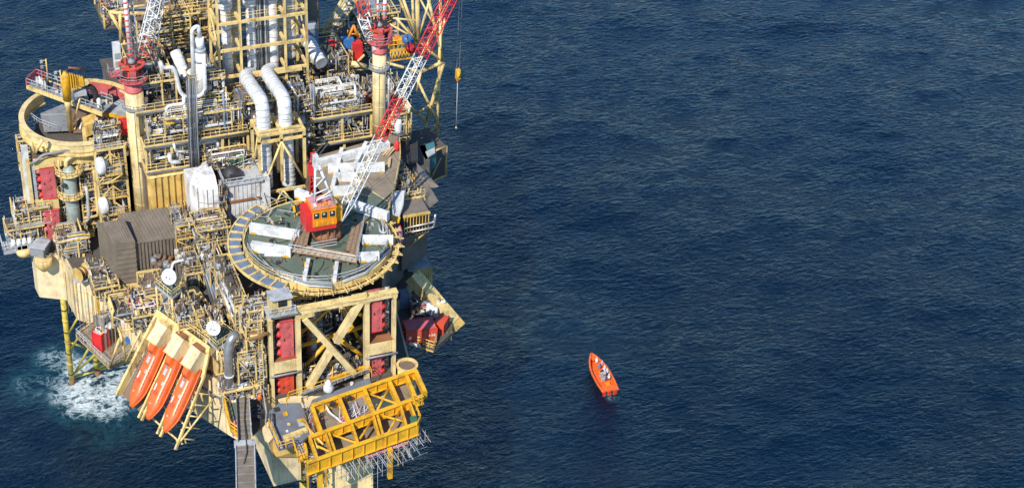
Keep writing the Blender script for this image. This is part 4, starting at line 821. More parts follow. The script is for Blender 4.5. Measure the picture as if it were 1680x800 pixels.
def container(lab, u, v, z, L, W_, H_, rot, mat, top='brown', cat='container', nm='cargo_container', ribs=7):
    c = P(u, v, z); g = thing(nm, lab, cat, c); ca, sa = math.cos(rot), math.sin(rot); ax, ay = V3((ca, sa, 0)), V3((-sa, ca, 0))
    MB().obox(c+V3((0, 0, H_/2)), ax*L/2, ay*W_/2, V3((0, 0, H_/2))).build('body', mat, g)
    for s_ in (-1, 1):
        for k in range(ribs): MB().obox(c+ax*(L*(k+.5)/ribs-L/2)+ay*s_*(W_/2+.02)+V3((0, 0, H_/2)), ax*L/ribs*.28, ay*.035, V3((0, 0, H_/2-.18))).build('side_rib', mat, g)
        for t_ in (-1, 1): MB().obox(c+ax*t_*(L/2)+ay*s_*(W_/2)+V3((0, 0, H_/2)), ax*.09, ay*.09, V3((0, 0, H_/2+.03))).build('corner_post', mat, g)
        MB().obox(c+ay*s_*(W_/2)+V3((0, 0, H_)), ax*L/2, ay*.09, V3((0, 0, .07))).build('top_rail', mat, g)
    MB().obox(c+V3((0, 0, H_+.02)), ax*(L/2-.1), ay*(W_/2-.1), V3((0, 0, .03))).build('roof', top, g)
    for k in (-1, 1): MB().obox(c-ay*(W_/2+.05)+ax*k*L*.12+V3((0, 0, H_/2)), ax*.03, ay*.03, V3((0, 0, H_/2-.2))).build('lock_rod', 'grey', g)
    return g, c, ax, ay
g, c, ax, ay = container('bright red open topped box standing on the small cargo deck', 167, 569, 23, 1.7, 1.6, 3.0, .7, 'red_bright', 'grey_light', 'box', 'waste_skip', 3)
for k in range(10): MB().obox(c+V3((R.uniform(-.6, .6), R.uniform(-.6, .6), 3.1)), (R.uniform(.1, .3), 0, 0), (0, R.uniform(.1, .3), 0), (0, 0, .12)).build('rubbish', R.choice(['white', 'grey', 'dark', 'cream']), g)
container('grey metal cabinet behind the red box on the cargo deck', 171, 538, 23, 1.6, 1.4, 2.5, .7, 'grey', 'grey_light', 'cabinet', 'metal_cabinet', 3)
container('low white and blue crate right of the grey cabinet on the cargo deck', 184, 546, 23, 1.9, 1.2, 1.5, .7, 'slate_blue', 'white', 'crate', 'storage_crate', 4)
container('small blue drum crate by the right railing of the cargo deck', 214, 560, 23, .9, .7, .9, .7, 'blue', 'blue', 'crate', 'storage_crate', 2)
g = thing('ladder_and_cables', 'cables and tubes hanging down the cream hull at the left', 'hull cables', P(140, 500, 30))
for i in range(14):
    u = 112+i*6.2; v = 446+i*5.5; a = P(u, v, 30.9); tb(g, 'hanging_line', ['brown', 'ochre', 'grey', 'rust'][i % 4], a+V3((-.5, -.2, .2)), a+V3((-.6, -.3, -R.uniform(5, 9))), .05, 5)
pp(g, 'yellow_duct', 'yellow', [P(158, 480, 31), P(162, 510, 27), P(166, 520, 24)], .25)
# ================================================================== process decks on the core
def deckslab(lab, x0, x1, y0, y1, z, mat='dark_deck', edge='cream', nm='process_deck'):
    g = thing(nm, lab, 'deck', ((x0+x1)/2, (y0+y1)/2, z-.3)); MB().box(x0, x1, y0, y1, z-.25, z).build('deck_plate', mat, g)
    MB().box(x0-.2, x1+.2, y0-.35, y0, z-.5, z+.1).build('edge_beam', edge, g); MB().box(x0-.25, x0, y0, y1, z-.7, z+.1).build('edge_beam', edge, g)
    MB().tube([(x0-.2, y0-.55, z-.05), (x1+.2, y0-.55, z-.05)], .15, 10).build('edge_pipe', 'cable', g)
    n = max(1, round((x1-x0)/4))
    for i in range(n+1): 
        x = x0+(x1-x0)*i/n; MB().box(x-.17, x+.17, y0-.3, y0+.05, z-4.2, z-.5).build('column', edge, g)
    rl(g, [(x0, y0-.1, z), (x1, y0-.1, z)], edge, 1.15, 1.4, .05)
    return g
deckslab('middle process deck with cream edge beam left of the duct support frame', -18.2, -3.2, 26.3, 31.5, 48.4)
deckslab('lower process deck with cream edge beam left of the duct support frame', -18.2, -3.2, 26.0, 31.5, 44.3)
deckslab('valve deck with cream edge beam between the exhaust tower and the right tall column', 6.6, 15.6, 26.3, 34, 48.7)
deckslab('lower deck with cream edge beam behind the brown laydown deck', 6.8, 15.8, 26.0, 33, 44.4)
deckslab('upper process deck behind the left tall column', -18.6, -5.2, 29, 44, 52.6)
WP = ('white', 'lagging_white', 'grey_light', 'lagging', 'cream', 'grey')
plant('process_skid', 'pipework level directly above the yellow corrugated wall', 'pipework', -17.6, -3.8, 26.4, 30, 44.5, 47.8, 31, 24, 2, 'cream', WP, 420, 1)
plant('process_skid', 'pipework on the middle process deck left of the duct support frame', 'pipework', -17.6, -3.8, 26.6, 31, 48.5, 52.2, 32, 26, 3, 'cream', WP, 480, 1)
plant('process_skid', 'tightly packed pipes on the upper process deck beside the white looping pipe', 'pipework', -18, -12.5, 30, 42, 52.7, 56.5, 33, 22, 1, 'cream', ('cream', 'brown', 'grey', 'white', 'ochre'), 460, 1)
plant('process_skid', 'pipes and vessels between the white looping pipe and the exhaust tower', 'pipework', -10.5, -5.4, 29.5, 36, 52.7, 56, 34, 16, 1, 'cream', WP, 320, 1)
plant('brown_pipe_bank', 'brown and cream scaffolded pipe bank behind the large grey duct', 'pipework', -15.5, -6, 42, 50, 53, 60, 35, 30, 0, 'cream', ('brown', 'ochre', 'cream', 'grey', 'timber_pale'), 700, 3, post=2.5)
plant('process_skid', 'many white valves and small vessels on the deck between tower and right column', 'valve skid', 7.4, 15.2, 27, 33.2, 48.8, 51.4, 36, 34, 4, None, ('white', 'lagging_white', 'white', 'grey_light', 'cream'), 620, 1)
plant('process_skid', 'pipes under the valve deck behind the brown laydown deck', 'pipework', 7.2, 15.4, 26.2, 32, 44.6, 48, 37, 24, 2, None, WP+('brown',), 420, 1)
plant('process_skid', 'dark pipework between the duct support frame and the valve deck', 'pipework', 3.8, 6.6, 24.6, 34, 44.2, 52, 38, 16, 1, None, ('dark', 'grey', 'cable', 'white', 'brown'), 260, 2)
plant('process_skid', 'dim pipework in the base of the exhaust tower', 'pipework', -4.2, 6.4, 27.5, 33.4, 44.2, 52.2, 39, 30, 2, 'cream', ('brown', 'grey', 'cream', 'blue', 'white', 'lagging'), 620, 2)
plant('process_skid', 'pipework behind the exhaust tower at its right', 'pipework', 8.5, 15, 36, 44, 48, 52.5, 40, 20, 1, 'cream', ('dark', 'grey', 'cream', 'brown'), 360, 1, floor='dark_deck')
plant('process_skid', 'pipework far behind the white looping pipe near the top of the picture', 'pipework', -19, -6, 50, 58, 55, 59, 41, 24, 1, 'cream', ('cream', 'grey', 'red_faded', 'white', 'brown'), 520, 1, floor='dark_deck')
# ================================================================== exhaust tower
TY = 33.0
tw = thing('exhaust_tower', 'tall open cream steel tower carrying the big lagged exhaust ducts', 'tower', (1.5, 35.5, 44))
lv = [PY(430, 118, TY).z, PY(430, 75, TY).z, PY(430, 31, TY).z, PY(430, -12, TY).z, PY(430, -50, TY).z]
cx = [PY(360, 100, TY).x, PY(396, 100, TY).x, PY(469, 100, TY).x, PY(504, 100, TY).x]; RY = TY+5.6
ztop = lv[-1]+.3
for i, x in enumerate(cx):
    for y in (TY, RY):
        MB().box(x-.17, x+.17, y-.17, y+.17, (46.3 if i < 2 else 44) if y == TY else 44, ztop).build('post', 'cream', tw)
for k, z in enumerate(lv):
    for y in (TY, RY):
        MB().box(cx[0], cx[3], y-.2, y+.2, z-.2, z+.2).build('beam', 'cream', tw)
        if y == TY: MB().box(cx[0]+.25, cx[3]-.25, y-.21, y+.21, z-.04, z+.03).build('beam_web_line', 'ochre', tw)
    for x in cx: MB().box(x-.2, x+.2, TY+.28, RY-.28, z-.22, z+.22).build('cross_beam', 'cream', tw)
MB().box(cx[1], cx[3]-1, TY-.7, TY-.28, lv[0]-.3, lv[0]+.35).build('beam', 'cream', tw)
for a, c, k in ((0, 1, 0), (1, 0, 1), (2, 3, 0), (3, 2, 1), (2, 1, 3), (1, 2, 3)):
    tb(tw, 'brace', 'cream', (cx[a], RY, lv[k]), (cx[c], RY, lv[min(k+1, 4)]), .14, 8)
for k in range(4): tb(tw, 'brace', 'cream', (cx[3], TY+.4, lv[k] if k % 2 else lv[k+1]), (cx[3], RY-.4, lv[k+1] if k % 2 else lv[k]), .14, 8); tb(tw, 'brace', 'cream', (cx[0], TY+.4, lv[k] if k % 2 else lv[k+1]), (cx[0], RY-.4, lv[k+1] if k % 2 else lv[k]), .14, 8)
rl(tw, [(cx[0], TY+.2, lv[2]+.3), (cx[3], TY+.2, lv[2]+.3)], 'cream', 1.0, 1.5, .04)
def duct(lab, pts, r, mat='lagging', n=22, br=None, band=1.1, nm='exhaust_duct'):
    g = thing(nm, lab, 'duct', min(pts, key=lambda p: p[2]), None); 
    m = MB(); pts = [V3(p) for p in pts]; brr = br or 2.2*r; out = [pts[0]]
    for i in range(1, len(pts)-1):
        a, b_, c = pts[i-1], pts[i], pts[i+1]; k = min(brr, (a-b_).length*.48, (c-b_).length*.48); p0 = b_+(a-b_).normalized()*k; p1 = b_+(c-b_).normalized()*k
        for j in range(9): t_ = j/8; out.append(p0*(1-t_)**2+b_*2*t_*(1-t_)+p1*t_*t_)
    out.append(pts[-1])
    # resample evenly, so each lagging jacket can bulge a little
    fine = [out[0]]; 
    for a, c in zip(out, out[1:]):
        nn_ = max(1, int((c-a).length/.28)); fine += [a.lerp(c, k/nn_) for k in range(1, nn_+1)]
    R_ = random.Random(len(fine)); rs = []; jit = 0
    for i in range(len(fine)):
        if i % 4 == 0: jit = R_.uniform(-.035, .035)
        rs.append(r*(1+jit+(-.03 if i % 4 == 0 else .012)))
    m.tube(fine, rs, n); duc = m.build('duct_shell', mat, g)
    L = 0; last = fine[0]; nxt = band; idx = 0
    for a, c in zip(fine, fine[1:]):
        L += (c-a).length
        if L > nxt: d = (c-a).normalized()*.05; MB().tube([c-d, c+d], r*1.045, n).build('band', 'grey_light', duc); nxt += band*R_.uniform(.8, 1.2)
    return g
yS = TY+2.9
def up(u, v, y): q = PY(u, v, y); return q
for lab, u, rr in (('leftmost lagged exhaust duct rising through the tower', 372, .74), ('second lagged exhaust duct from the left in the tower', 413, .74), ('third lagged exhaust duct from the left in the tower', 448, .74)):
    q = up(u, 70, yS); zb_ = up(u, 145 if u < 400 else 112, yS).z; zt_ = lv[2]+1.0
    duct(lab, [(q.x, yS, zb_), (q.x, yS, zt_)], rr, band=1.3); 
    d2 = duct(lab.replace('exhaust duct', 'wide upper duct section'), [(q.x, yS, zt_+.02), (q.x, yS, zt_+14)], 1.08 if u < 430 else .85, band=.5)
q = up(473, 30, RY+1); duct('dark lagged duct rising behind the right side of the tower', [(q.x, RY+1, 52), (q.x, RY+1, 78)], 1.1, 'lagging', band=1.2)
q = up(383, 30, RY+1.2); duct('wide grey duct rising behind the left side of the tower', [(q.x, RY+1.2, 50), (q.x, RY+1.2, 78)], 1.0, 'lagging', band=1.2)
q1, q2, q3, q4 = PY(480, 62, RY+2), PY(512, 62, RY+1), PY(528, 92, RY-2), PY(519, 82, RY)
duct('lagged elbow duct leaving the right side of the tower', [PY(484, 68, RY+3), PY(507, 66, RY+1), PY(517, 88, RY-2), PY(527, 104, RY-4)], 1.0, 'lagging_white', band=.7)
pn = thing('blue_grey_panel', 'pale blue grey panel box above the elbow duct right of the tower', 'panel', PY(512, 72, RY+2)); MB().slab([PY(503, 50, RY+1.5), PY(522, 48, RY+1.5), PY(524, 76, RY+1.5), PY(505, 78, RY+1.5)], (0, 1.2, .1)).build('panel_body', 'slate_blue', pn); MB().slab([PY(504, 42, RY+1.5), PY(520, 41, RY+1.5), PY(522, 47, RY+1.5), PY(504, 49, RY+1.5)], (0, 1.1, .1)).build('panel_lid', 'grey_light', pn)
for k in range(5): u = 424+k*4.2; q = PY(u, 60, TY+2); tb(tw, 'service_pipe', ['steel', 'grey_light', 'dark', 'white', 'grey'][k], (q.x, TY+2+.1*k, 53), (q.x, TY+2+.1*k, 77), .13, 8)
for u in (348, 433): 
    q = PY(u, 30, RY+.5)
# the two white elbow ducts and their support frame
SY = 20.0
for lab, ua, va, ub, vb, uc, vc in (('left white lagged duct bending down into the support frame', 416, 116, 432, 200, 437, 305), ('right white lagged duct bending down into the support frame', 450, 110, 468, 195, 474, 300)):
    a = PY(ua, va, TY+1.5); top = PY(ub-6, vb-72, SY+5); dn = PY(ub, vb, SY+1.9); bt = PY(uc, vc, SY+1.9)
    duct(lab, [(a.x, TY+2.5, a.z-.9), (dn.x-.1, TY-.5, a.z+.6), (dn.x, SY+2.2, dn.z+3.2), (dn.x, SY+1.9, dn.z), (bt.x, SY+1.9, bt.z)], .98, 'lagging_white', br=3.6, band=.8)
sf = thing('duct_support_frame', 'cream braced steel frame holding the two white elbow ducts', 'steel frame', PY(460, 310, SY)); ft_ = [PY(424.5, 222, SY), PY(461, 216, SY), PY(498.5, 208, SY)]; zt_ = ft_[1].z; zb_ = 44
fx = [q.x for q in ft_]
for y in (SY, SY+4.2):
    MB().box(fx[0]-.2, fx[2]+.2, y-.24, y+.24, zt_-.35, zt_).build('top_beam', 'cream', sf); MB().box(fx[0]-.2, fx[2]+.2, y-.2, y+.2, zt_-1.5, zt_-1.15).build('top_beam', 'cream', sf)
    for i, x in enumerate(fx): MB().box(x-.2, x+.2, y-.2, y+.2, zb_-1, zt_-.36).build('post', 'cream', sf)
for x in fx: MB().box(x-.17, x+.17, SY+.25, SY+3.95, zt_-.33, zt_-.02).build('top_beam', 'cream', sf)
zl = PY(460, 312, SY).z
MB().box(fx[0], fx[2], SY-.18, SY+.18, zl-.18, zl+.18).build('lower_beam', 'cream', sf)
tb(sf, 'brace', 'cream', (fx[1], SY-.1, zt_-1.6), (fx[0], SY-.1, zl), .17, 8); tb(sf, 'brace', 'cream', (fx[1], SY-.1, zt_-1.6), (fx[2], SY-.1, zl+1), .17, 8)
tb(sf, 'brace', 'cream', (fx[1], SY+4.1, zt_-1.6), (fx[0], SY+4.1, zl), .15, 8); tb(sf, 'brace', 'cream', (fx[0]-.1, SY+.3, zt_-.5), (fx[0]-.1, SY+3.9, zl+2), .15, 8)
tb(sf, 'brace', 'cream', (fx[1], SY-.1, zl), (fx[1]-1.2, SY-.3, zl-2), .14, 8); tb(sf, 'brace', 'cream', (fx[1], SY-.1, zl), (fx[1]+1.3, SY-.3, zl-2), .14, 8)
for y in (SY+.5, SY+3.4): MB().box(fx[0]-.1, fx[2]+.1, y, y+.5, zt_-.1, zt_+.1).build('top_plate', 'cream', sf)
# ================================================================== tall columns
def column(lab, u, v0, zbase, r, vtop, y=None, kind='left'):
    b_ = P(u, v0, zbase); x, y = b_.x, b_.y; zt = ZAT(x, y, vtop); g = thing('tall_column', lab, 'column', b_, 'tall cream columns')
    MB().lathe((x, y, zbase-.5), [(r, 0), (r, zt-zbase+.5)], 28).build('shaft', 'cream_clean', g)
    for k in range(int((zt-zbase)/3.2)): MB().lathe((x, y, zbase+2+k*3.2), [(r+.03, 0), (r+.03, .08)], 28).build('weld_band', 'cream', g)
    for a_ in ((-.3, -.95), (.55, -.84)): tb(g, 'conduit', 'grey', (x+r*1.03*a_[0], y+r*1.03*a_[1], zbase), (x+r*1.03*a_[0], y+r*1.03*a_[1], zt-2), .05, 5)
    tb(g, 'riser_pipe', 'grey_light', (x+r+.35, y-.3, zbase+4), (x+r+.35, y-.3, zt-4.5), .16, 8)
    zr = zt-2.6; MB().arc((x, y), r, r+.55, zr, zr+.15, 0, 6.2832, 28).build('ring_platform', 'grey', g)
    MB().rail([(x+(r+.5)*math.cos(a_), y+(r+.5)*math.sin(a_), zr+.1) for a_ in [k*.5236 for k in range(13)]], .9, 1, .04).build('railing', 'grey_light', g)
    return g, x, y, zt
cg, lx, ly, lz = column('thick cream column left of the yellow corrugated wall', 238, 376, 31, 1.34, 148)
def crane_head(par, x, y, z, r, s=1., lab=''):
    MB().lathe((x, y, z), [(r*1.02, 0), (r*1.04, .3), (r*1.0, .35), (r*1.2, 2.3*s), (r*1.0, 2.35*s)], 26).build('red_cone', 'red_faded', par)
    MB().lathe((x, y, z+2.35*s), [(r*.85, 0), (r*.85, 2.6*s)], 20).build('red_drum', 'red', par)
    MB().obox((x-.2, y-r, z+3.6*s), (.45, 0, 0), (0, .45, 0), (0, 0, 1.7*s)).build('red_box', 'red_faded', par)
    MB().arc((x, y), r*.6, r*1.75, z+2.45*s, z+2.6*s, 0, 6.2832, 24).build('platform_ring', 'red_faded', par)
    MB().rail([(x+r*1.7*math.cos(a_), y+r*1.7*math.sin(a_), z+2.6*s) for a_ in [k*.5236 for k in range(13)]], 1.0, 1, .05).build('railing', 'grey', par)
    MB().arc((x, y), r*.5, r*1.5, z+5.0*s, z+5.25*s, 0, 6.2832, 20).build('top_ring', 'red', par)
    MB().lathe((x, y, z+5.3*s), [(r*.45, 0), (r*.5, .4), (r*.2, .7)], 14).build('winch', 'grey', par)
    R_ = random.Random(int(x*7)); b_ = MB()
    for i in range(46):
        a_ = R_.uniform(0, 6.28); rr = R_.uniform(.5, 1.5)*r; b_.obox((x+rr*math.cos(a_), y+rr*math.sin(a_), z+R_.uniform(2.5, 5.4)), (R_.uniform(.03, .15), 0, 0), (0, R_.uniform(.03, .15), 0), (0, 0, R_.uniform(.1, .45)))
    stuff(b_.build('small_fittings', 'dark', par))
h1 = thing('crane_turret', 'faded red crane head on top of the left tall column', 'crane head', (lx, ly, lz)); crane_head(h1, lx, ly, lz, 1.25, .85)
def candy(par, p, q, r, mat='white', col='red'):
    p, q = V3(p), V3(q); MB().tube([p, q], r, 12).build('mast_tube', mat, par); n = int((q-p).length/.9); d = (q-p).normalized(); u_ = d.orthogonal().normalized(); w_ = d.cross(u_)
    for i in range(n):
        pts = [p.lerp(q, (i+.1+.36*k/6)/n)+(u_*math.cos(k*.9)+w_*math.sin(k*.9))*(r+.0) for k in range(7)]
        MB().tube(pts, .13, 5).build('spiral_band', col, par)
m1 = thing('striped_mast', 'red and white spiral striped mast on the left crane head', 'mast', (lx, ly, lz+4.5)); yb = ly
candy(m1, PY(214, 92, yb-.6), PY(204, -12, yb-.6), .3)
m2 = thing('striped_mast', 'thinner grey lattice mast just right of the spiral striped mast', 'mast', PY(222, 92, yb+.4)); lattice(m2, PY(223, 92, yb+.4), PY(212, -12, yb+.4), .6, .6, 'grey_light', 12, .06)
wb = thing('white_cabinet', 'tall white cabinet hung left of the left crane head', 'cabinet', PY(195, 125, yb+1.4)); a = PY(189, 126, yb+1.4); c = PY(201, 72, yb+1.4); MB().box(a.x, PY(201, 126, yb+1.4).x, yb+1, yb+2, a.z, ZAT(a.x, yb+1.4, 72)).build('cabinet_body', 'white', wb)
for k in range(3): MB().box(a.x+.1, a.x+.85, yb+.9, yb+.98, a.z+.5+k*1.3, a.z+1.4+k*1.3).build('louvre', 'grey_green', wb)
bl = thing('balcony', 'small grey balcony left of the left crane head', 'balcony', PY(188, 122, yb)); q = PY(188, 122, yb); MB().box(q.x-.8, q.x+1.5, yb-.8, yb+.8, q.z, q.z+.15).build('floor_plate', 'red_faded', bl); rl(bl, [(q.x+1.5, yb-.8, q.z), (q.x-.8, yb-.8, q.z), (q.x-.8, yb+.8, q.z)], 'grey', 1.5, .7, .05)
lt = thing('lattice_boom', 'white and red lattice boom leaning back beside the left crane head', 'boom', PY(240, 90, yb+5)); lattice(lt, PY(240, 92, yb+4), PY(262, -14, yb+9), 1.9, 1.4, lambda f: 'red' if f < .35 or f > .9 else 'white', 10, .085, lr=.06)
lt2 = thing('lattice_boom', 'second white lattice boom crossing behind the left crane head', 'boom', PY(243, 60, yb+7)); lattice(lt2, PY(236, 70, yb+6), PY(256, -14, yb+10), 1.2, 1.0, lambda f: 'white', 8, .07, lr=.05)
gc = thing('tall_column', 'plain grey column just behind the left crane head', 'column', PY(248, 165, yb+4)); q = PY(248, 165, yb+4); MB().lathe((q.x, q.y, q.z), [(.62, 0), (.62, 6)], 18).build('shaft', 'grey_green', gc); 
for k in range(3): MB().lathe((q.x, q.y, q.z+k*2.8), [(.68, 0), (.68, .14)], 18).build('flange_ring', 'grey_light', gc)
rb = thing('red_machine', 'small red winch frame above and behind the left crane head', 'winch', PY(267, 42, 45)); 
for k in range(10): q = PY(262+random.Random(k).uniform(0, 12), 28+random.Random(k+50).uniform(0, 20), 45); MB().beam(q, q+V3((random.Random(k+9).uniform(-1, 1), .3, random.Random(k+5).uniform(-1, 1))), .25).build('frame_bar', 'red_bright', rb)
cg2, mx, my, mz = column('cream column in front of the valve deck, behind the boom', 622, 221, 45, 1.0, 85)
h2 = thing('crane_turret', 'faded red crane head on top of the right tall column', 'crane head', (mx, my, mz)); crane_head(h2, mx, my, mz, 1.1, .8)
MB().obox((mx+1.3, my-.6, mz+3.0), (.3, 0, 0), (0, .5, 0), (0, 0, 1.3)).build('red_box', 'red_faded', h2)
MB().obox((mx-.9, my-.85, mz+1.2), (.4, 0, 0), (0, .05, 0), (0, 0, .35)).build('white_placard', 'white', h2)
m3 = thing('striped_mast', 'left one of two striped poles on the right crane head', 'mast', (mx-.3, my, mz+4.5)); candy(m3, PY(620, 32, my), PY(620, -12, my), .16)
m4 = thing('striped_mast', 'right one of two striped poles on the right crane head', 'mast', (mx+.8, my, mz+4.5)); candy(m4, PY(631, 32, my), PY(632, -12, my), .3)
lt = thing('lattice_boom', 'white lattice boom foot resting left of the right crane head', 'boom', PY(607, 60, my+.5)); lattice(lt, PY(609, 62, my+.5), PY(596, 26, my+1), 1.3, 1.4, 'white', 5, .09, lr=.06)
lt = thing('lattice_boom', 'red lattice boom rising at the top left of the right crane head', 'boom', PY(600, 26, my+2)); lattice(lt, PY(600, 28, my+2), PY(588, -20, my+4), 1.3, 1.2, 'red', 6, .09, lr=.05)
# ================================================================== white pipes, ducts, cable bundles
def pyp(y, *uv): return [PY(u, v, y) for u, v in uv]
g = thing('looping_pipe', 'thick white pipe that loops up and over like a candy cane', 'pipe', PY(320, 165, 30)); y = 30
wpx = PY(316, 152, y)
pp(g, 'pipe', 'white', pyp(y, (318, 150), (315, 48), (326, 42), (327, 62)), .3, 14, .9); MB().tube(pyp(y, (327, 62), (329, 80)), .62, 16).build('valve_body', 'lagging_white', g)
MB().tube(pyp(y, (328, 80), (331, 160)), .72, 18).build('vessel', 'lagging_white', g); MB().tube(pyp(y, (328.2, 79), (328.5, 84)), .8, 18).build('flange', 'grey_light', g); MB().tube(pyp(y, (328, 98), (328.3, 101)), .78, 18).build('flange', 'grey', g)
pp(g, 'pipe', 'white', pyp(y-1, (334, 90), (337, 148), (329, 158), (303, 159), (295, 150), (288, 118), (283, 110), (268, 112), (262, 102)), .3, 12, .9)
pp(g, 'pipe', 'white', pyp(y-1.5, (301, 160), (303, 170), (273, 174), (271, 202)), .26, 12, .7); pp(g, 'pipe', 'white', pyp(y-1.5, (260, 203), (266, 206), (282, 205), (285, 198)), .26, 12, .6); pp(g, 'pipe', 'white', pyp(y-1.5, (302, 165), (304, 200), (308, 206)), .2, 10)
pp(g, 'pipe', 'white', pyp(25.5, (278, 252), (279, 266), (296, 266)), .32, 12, .7); pp(g, 'pipe', 'white', pyp(25.6, (285, 236), (288, 249), (305, 248)), .2, 10, .7)
MB().tube(pyp(25.5, (271, 203), (286, 202)), .2).build('yellow_support', 'yellow', g)
duct('large white lagged duct lying diagonally left of the looping pipe', [PY(287, 84, 36), PY(306, 128, 33), PY(318, 120, 32)], .8, 'lagging_white', br=1.6, band=1.3, nm='lagged_duct')
def bundle(lab, pts, n, sp, r, mats, dirv=(1, 0, 0)):
    g = thing('cable_bundle', lab, 'cables', min(pts, key=lambda p: p[2])); dv = V3(dirv)
    for i in range(n): pp(g, 'cable', mats[i % len(mats)], [V3(p)+dv*(i-(n-1)/2)*sp+V3((0, .04*(i % 2), .05*(i % 2))) for p in pts], r, 8, .8)
    return g
bundle('vertical bundle of dark cables running down the process decks', pyp(25.4, (314, 130), (317, 225), (321, 300)), 6, .26, .12, ['cable', 'grey', 'rubber', 'cable'])
bundle('thick grey cable bundle curving down behind the grey ribbed shed', [PY(286, 335, 23.5), PY(297, 388, 22.2), P(306, 408, 36.5), P(330, 400, 36.2)], 4, .36, .2, ['cable', 'slate_blue', 'grey', 'cable'])
bundle('thick grey cable bundle falling from the shed corner towards the lower deck', [P(330, 400, 36.4), P(337, 408, 36.5), PY(344, 448, 9), PY(358, 492, 6)], 6, .34, .19, ['cable', 'grey', 'slate_blue', 'cable', 'grey'])
for lab, pts in (('blue grey pipe with a foot bend at the left tower base', pyp(26.8, (366, 153), (369, 212), (377, 222), (402, 219))), ('second blue grey pipe near the centre of the tower base', pyp(26.8, (387, 146), (393, 155), (396, 190), (403, 196)))): 
    g = thing('bent_pipe', lab, 'pipe', pts[-1]); pp(g, 'pipe', 'slate_blue', pts, .17, 10, .6); pp(g, 'pipe', 'steel', [p+V3((.45, .1, .1)) for p in pts], .09, 8, .6)
g = thing('dark_hose_bundle', 'blue black vertical hoses right of the white elbow ducts', 'hoses', PY(486, 190, 31)); 
for k in range(5): pp(g, 'hose', 'rubber' if k % 2 else 'cable', pyp(31-.2*k, (482+k*2.6, 152+k), (484+k*2.8, 165), (483+k*3, 190)), .16, 8)
g = thing('dark_hose_bundle', 'dark vertical hoses at the left end of the valve deck', 'hoses', PY(513, 175, 27)); 
for k in range(4): pp(g, 'hose', 'cable' if k % 2 else 'grey', pyp(27, (509+k*2.2, 137), (511+k*2.2, 190), (518+k*2, 194)), .12, 8)
# ================================================================== yellow corrugated wall, white module, shed
yw = thing('corrugated_wall', 'sunlit ochre yellow corrugated wall between the left column and the white module', 'wall', PY(290, 370, 25.4)); a, c = PY(251, 375, 25.4), PY(333, 362, 25.4); zt0 = ZAT(a.x, 25.4, 291)
MB().box(a.x, c.x+1, 25.5, 27.5, 33, zt0).build('wall_sheet', 'ochre', yw); n = 9
for i in range(n): x = a.x+(c.x+1-a.x)*(i+.5)/n; MB().box(x-.27, x+.27, 25.16, 25.5, 33.2, zt0-.1).build('rib', 'ochre', yw)
MB().tube([(a.x, 25.3, zt0-.05), (c.x+1, 25.3, zt0-.05)], .2).build('top_pipe', 'cream', yw)
for k in range(6): x = a.x+1+k*1.2; tb(yw, 'diagonal_strut', 'ochre', (x+.8, 25.0, 36+.3*k), (x+.1, 25.0, 38.3+.2*k), .07, 6)
wm = thing('white_module', 'white panelled module with a faceted end and rust streaks', 'module', P(360, 365, 37)); z0 = 36
A_ = [PY(312, 322, 19), PY(335, 296, 19.5), PY(347, 291, 20), PY(352, 305, 20), PY(353, 352, 19.5), PY(322, 366, 19)]
fp = [(-13.2, 20.6), (-12.4, 19.2), (-11.2, 18.4), (-9.6, 18.2), (-9.6, 24.5), (-13.2, 24.5)]
zT = ZAT(-10.6, 18.6, 303)
MB().prism(fp, z0, zT-.6).build('wall', 'white_rusty', wm)
MB().hexa([(-13.2, 20.6, zT-.6), (-11.2, 18.4, zT-.6), (-9.6, 18.2, zT-.6), (-9.6, 24.5, zT-.6)][0:4], [(-12.2, 21.4, zT+1.0), (-11.0, 19.6, zT+1.0), (-9.7, 19.4, zT+1.0), (-9.7, 23.8, zT+1.0)]).build('sloping_roof', 'white_rusty', wm)
for k in range(4):
    z = z0+1.2+k*1.7; MB().beam((-11.2, 18.36, z), (-9.6, 18.16, z), .06, .08).build('panel_seam', 'grey', wm); MB().beam((-12.4, 19.16, z), (-11.2, 18.36, z), .06, .08).build('panel_seam', 'grey', wm)
for x, y in ((-12.4, 19.16), (-11.2, 18.36), (-10.4, 18.24), (-9.6, 18.16)): MB().box(x-.04, x+.04, y-.05, y+.03, z0, zT-.6).build('panel_seam', 'grey', wm)
x0_, x1_ = PY(372, 350, 18.6).x, PY(428, 345, 18.6).x; zA, zB_ = ZAT(x0_, 18.6, 357), ZAT(x0_, 18.6, 305)
MB().box(x0_, x1_+1.5, 18.6, 24, z0-1, zB_).build('wall', 'white_rusty', wm)
n = 8
for i in range(n): xa = x0_+(x1_-x0_)*i/n; MB().box(xa+.05, xa+(x1_-x0_)/n-.07, 18.45, 18.6, (zA+zB_)/2+.15, zB_-.1).build('wall_panel', 'white_rusty', wm); MB().box(xa+.05, xa+(x1_-x0_)/n-.07, 18.47, 18.6, zA+.2, (zA+zB_)/2-.35).build('wall_panel', 'white_rusty', wm)
MB().box(x0_, x1_, 18.3, 18.6, (zA+zB_)/2-.25, (zA+zB_)/2+.05).build('rusty_ledge', 'rust', wm)
MB().box(x0_-.2, x1_+.4, 18.2, 24, zB_, zB_+.25).build('roof_plate', 'grey_light', wm); rl(wm, [(x0_-.2, 18.3, zB_+.25), (x1_+.4, 18.3, zB_+.25)], 'grey_light', 1, .9, .06)
rl(wm, [(x0_-.2, 18.3, zB_+.25), (x0_-.2, 24, zB_+.25)], 'grey_light', 1, .9, .06)
q = V3((x0_+1.4, 20.6, zB_+.25)); MB().lathe(q, [(1.5, 0), (1.3, .7), (.8, 1.3), (.3, 1.5)], 12).build('dark_cowl', 'dark', wm); MB().box(q.x-.5, q.x+1.2, 19.2, 20.6, zB_+.25, zB_+1.2).build('cowl_box', 'dark', wm)
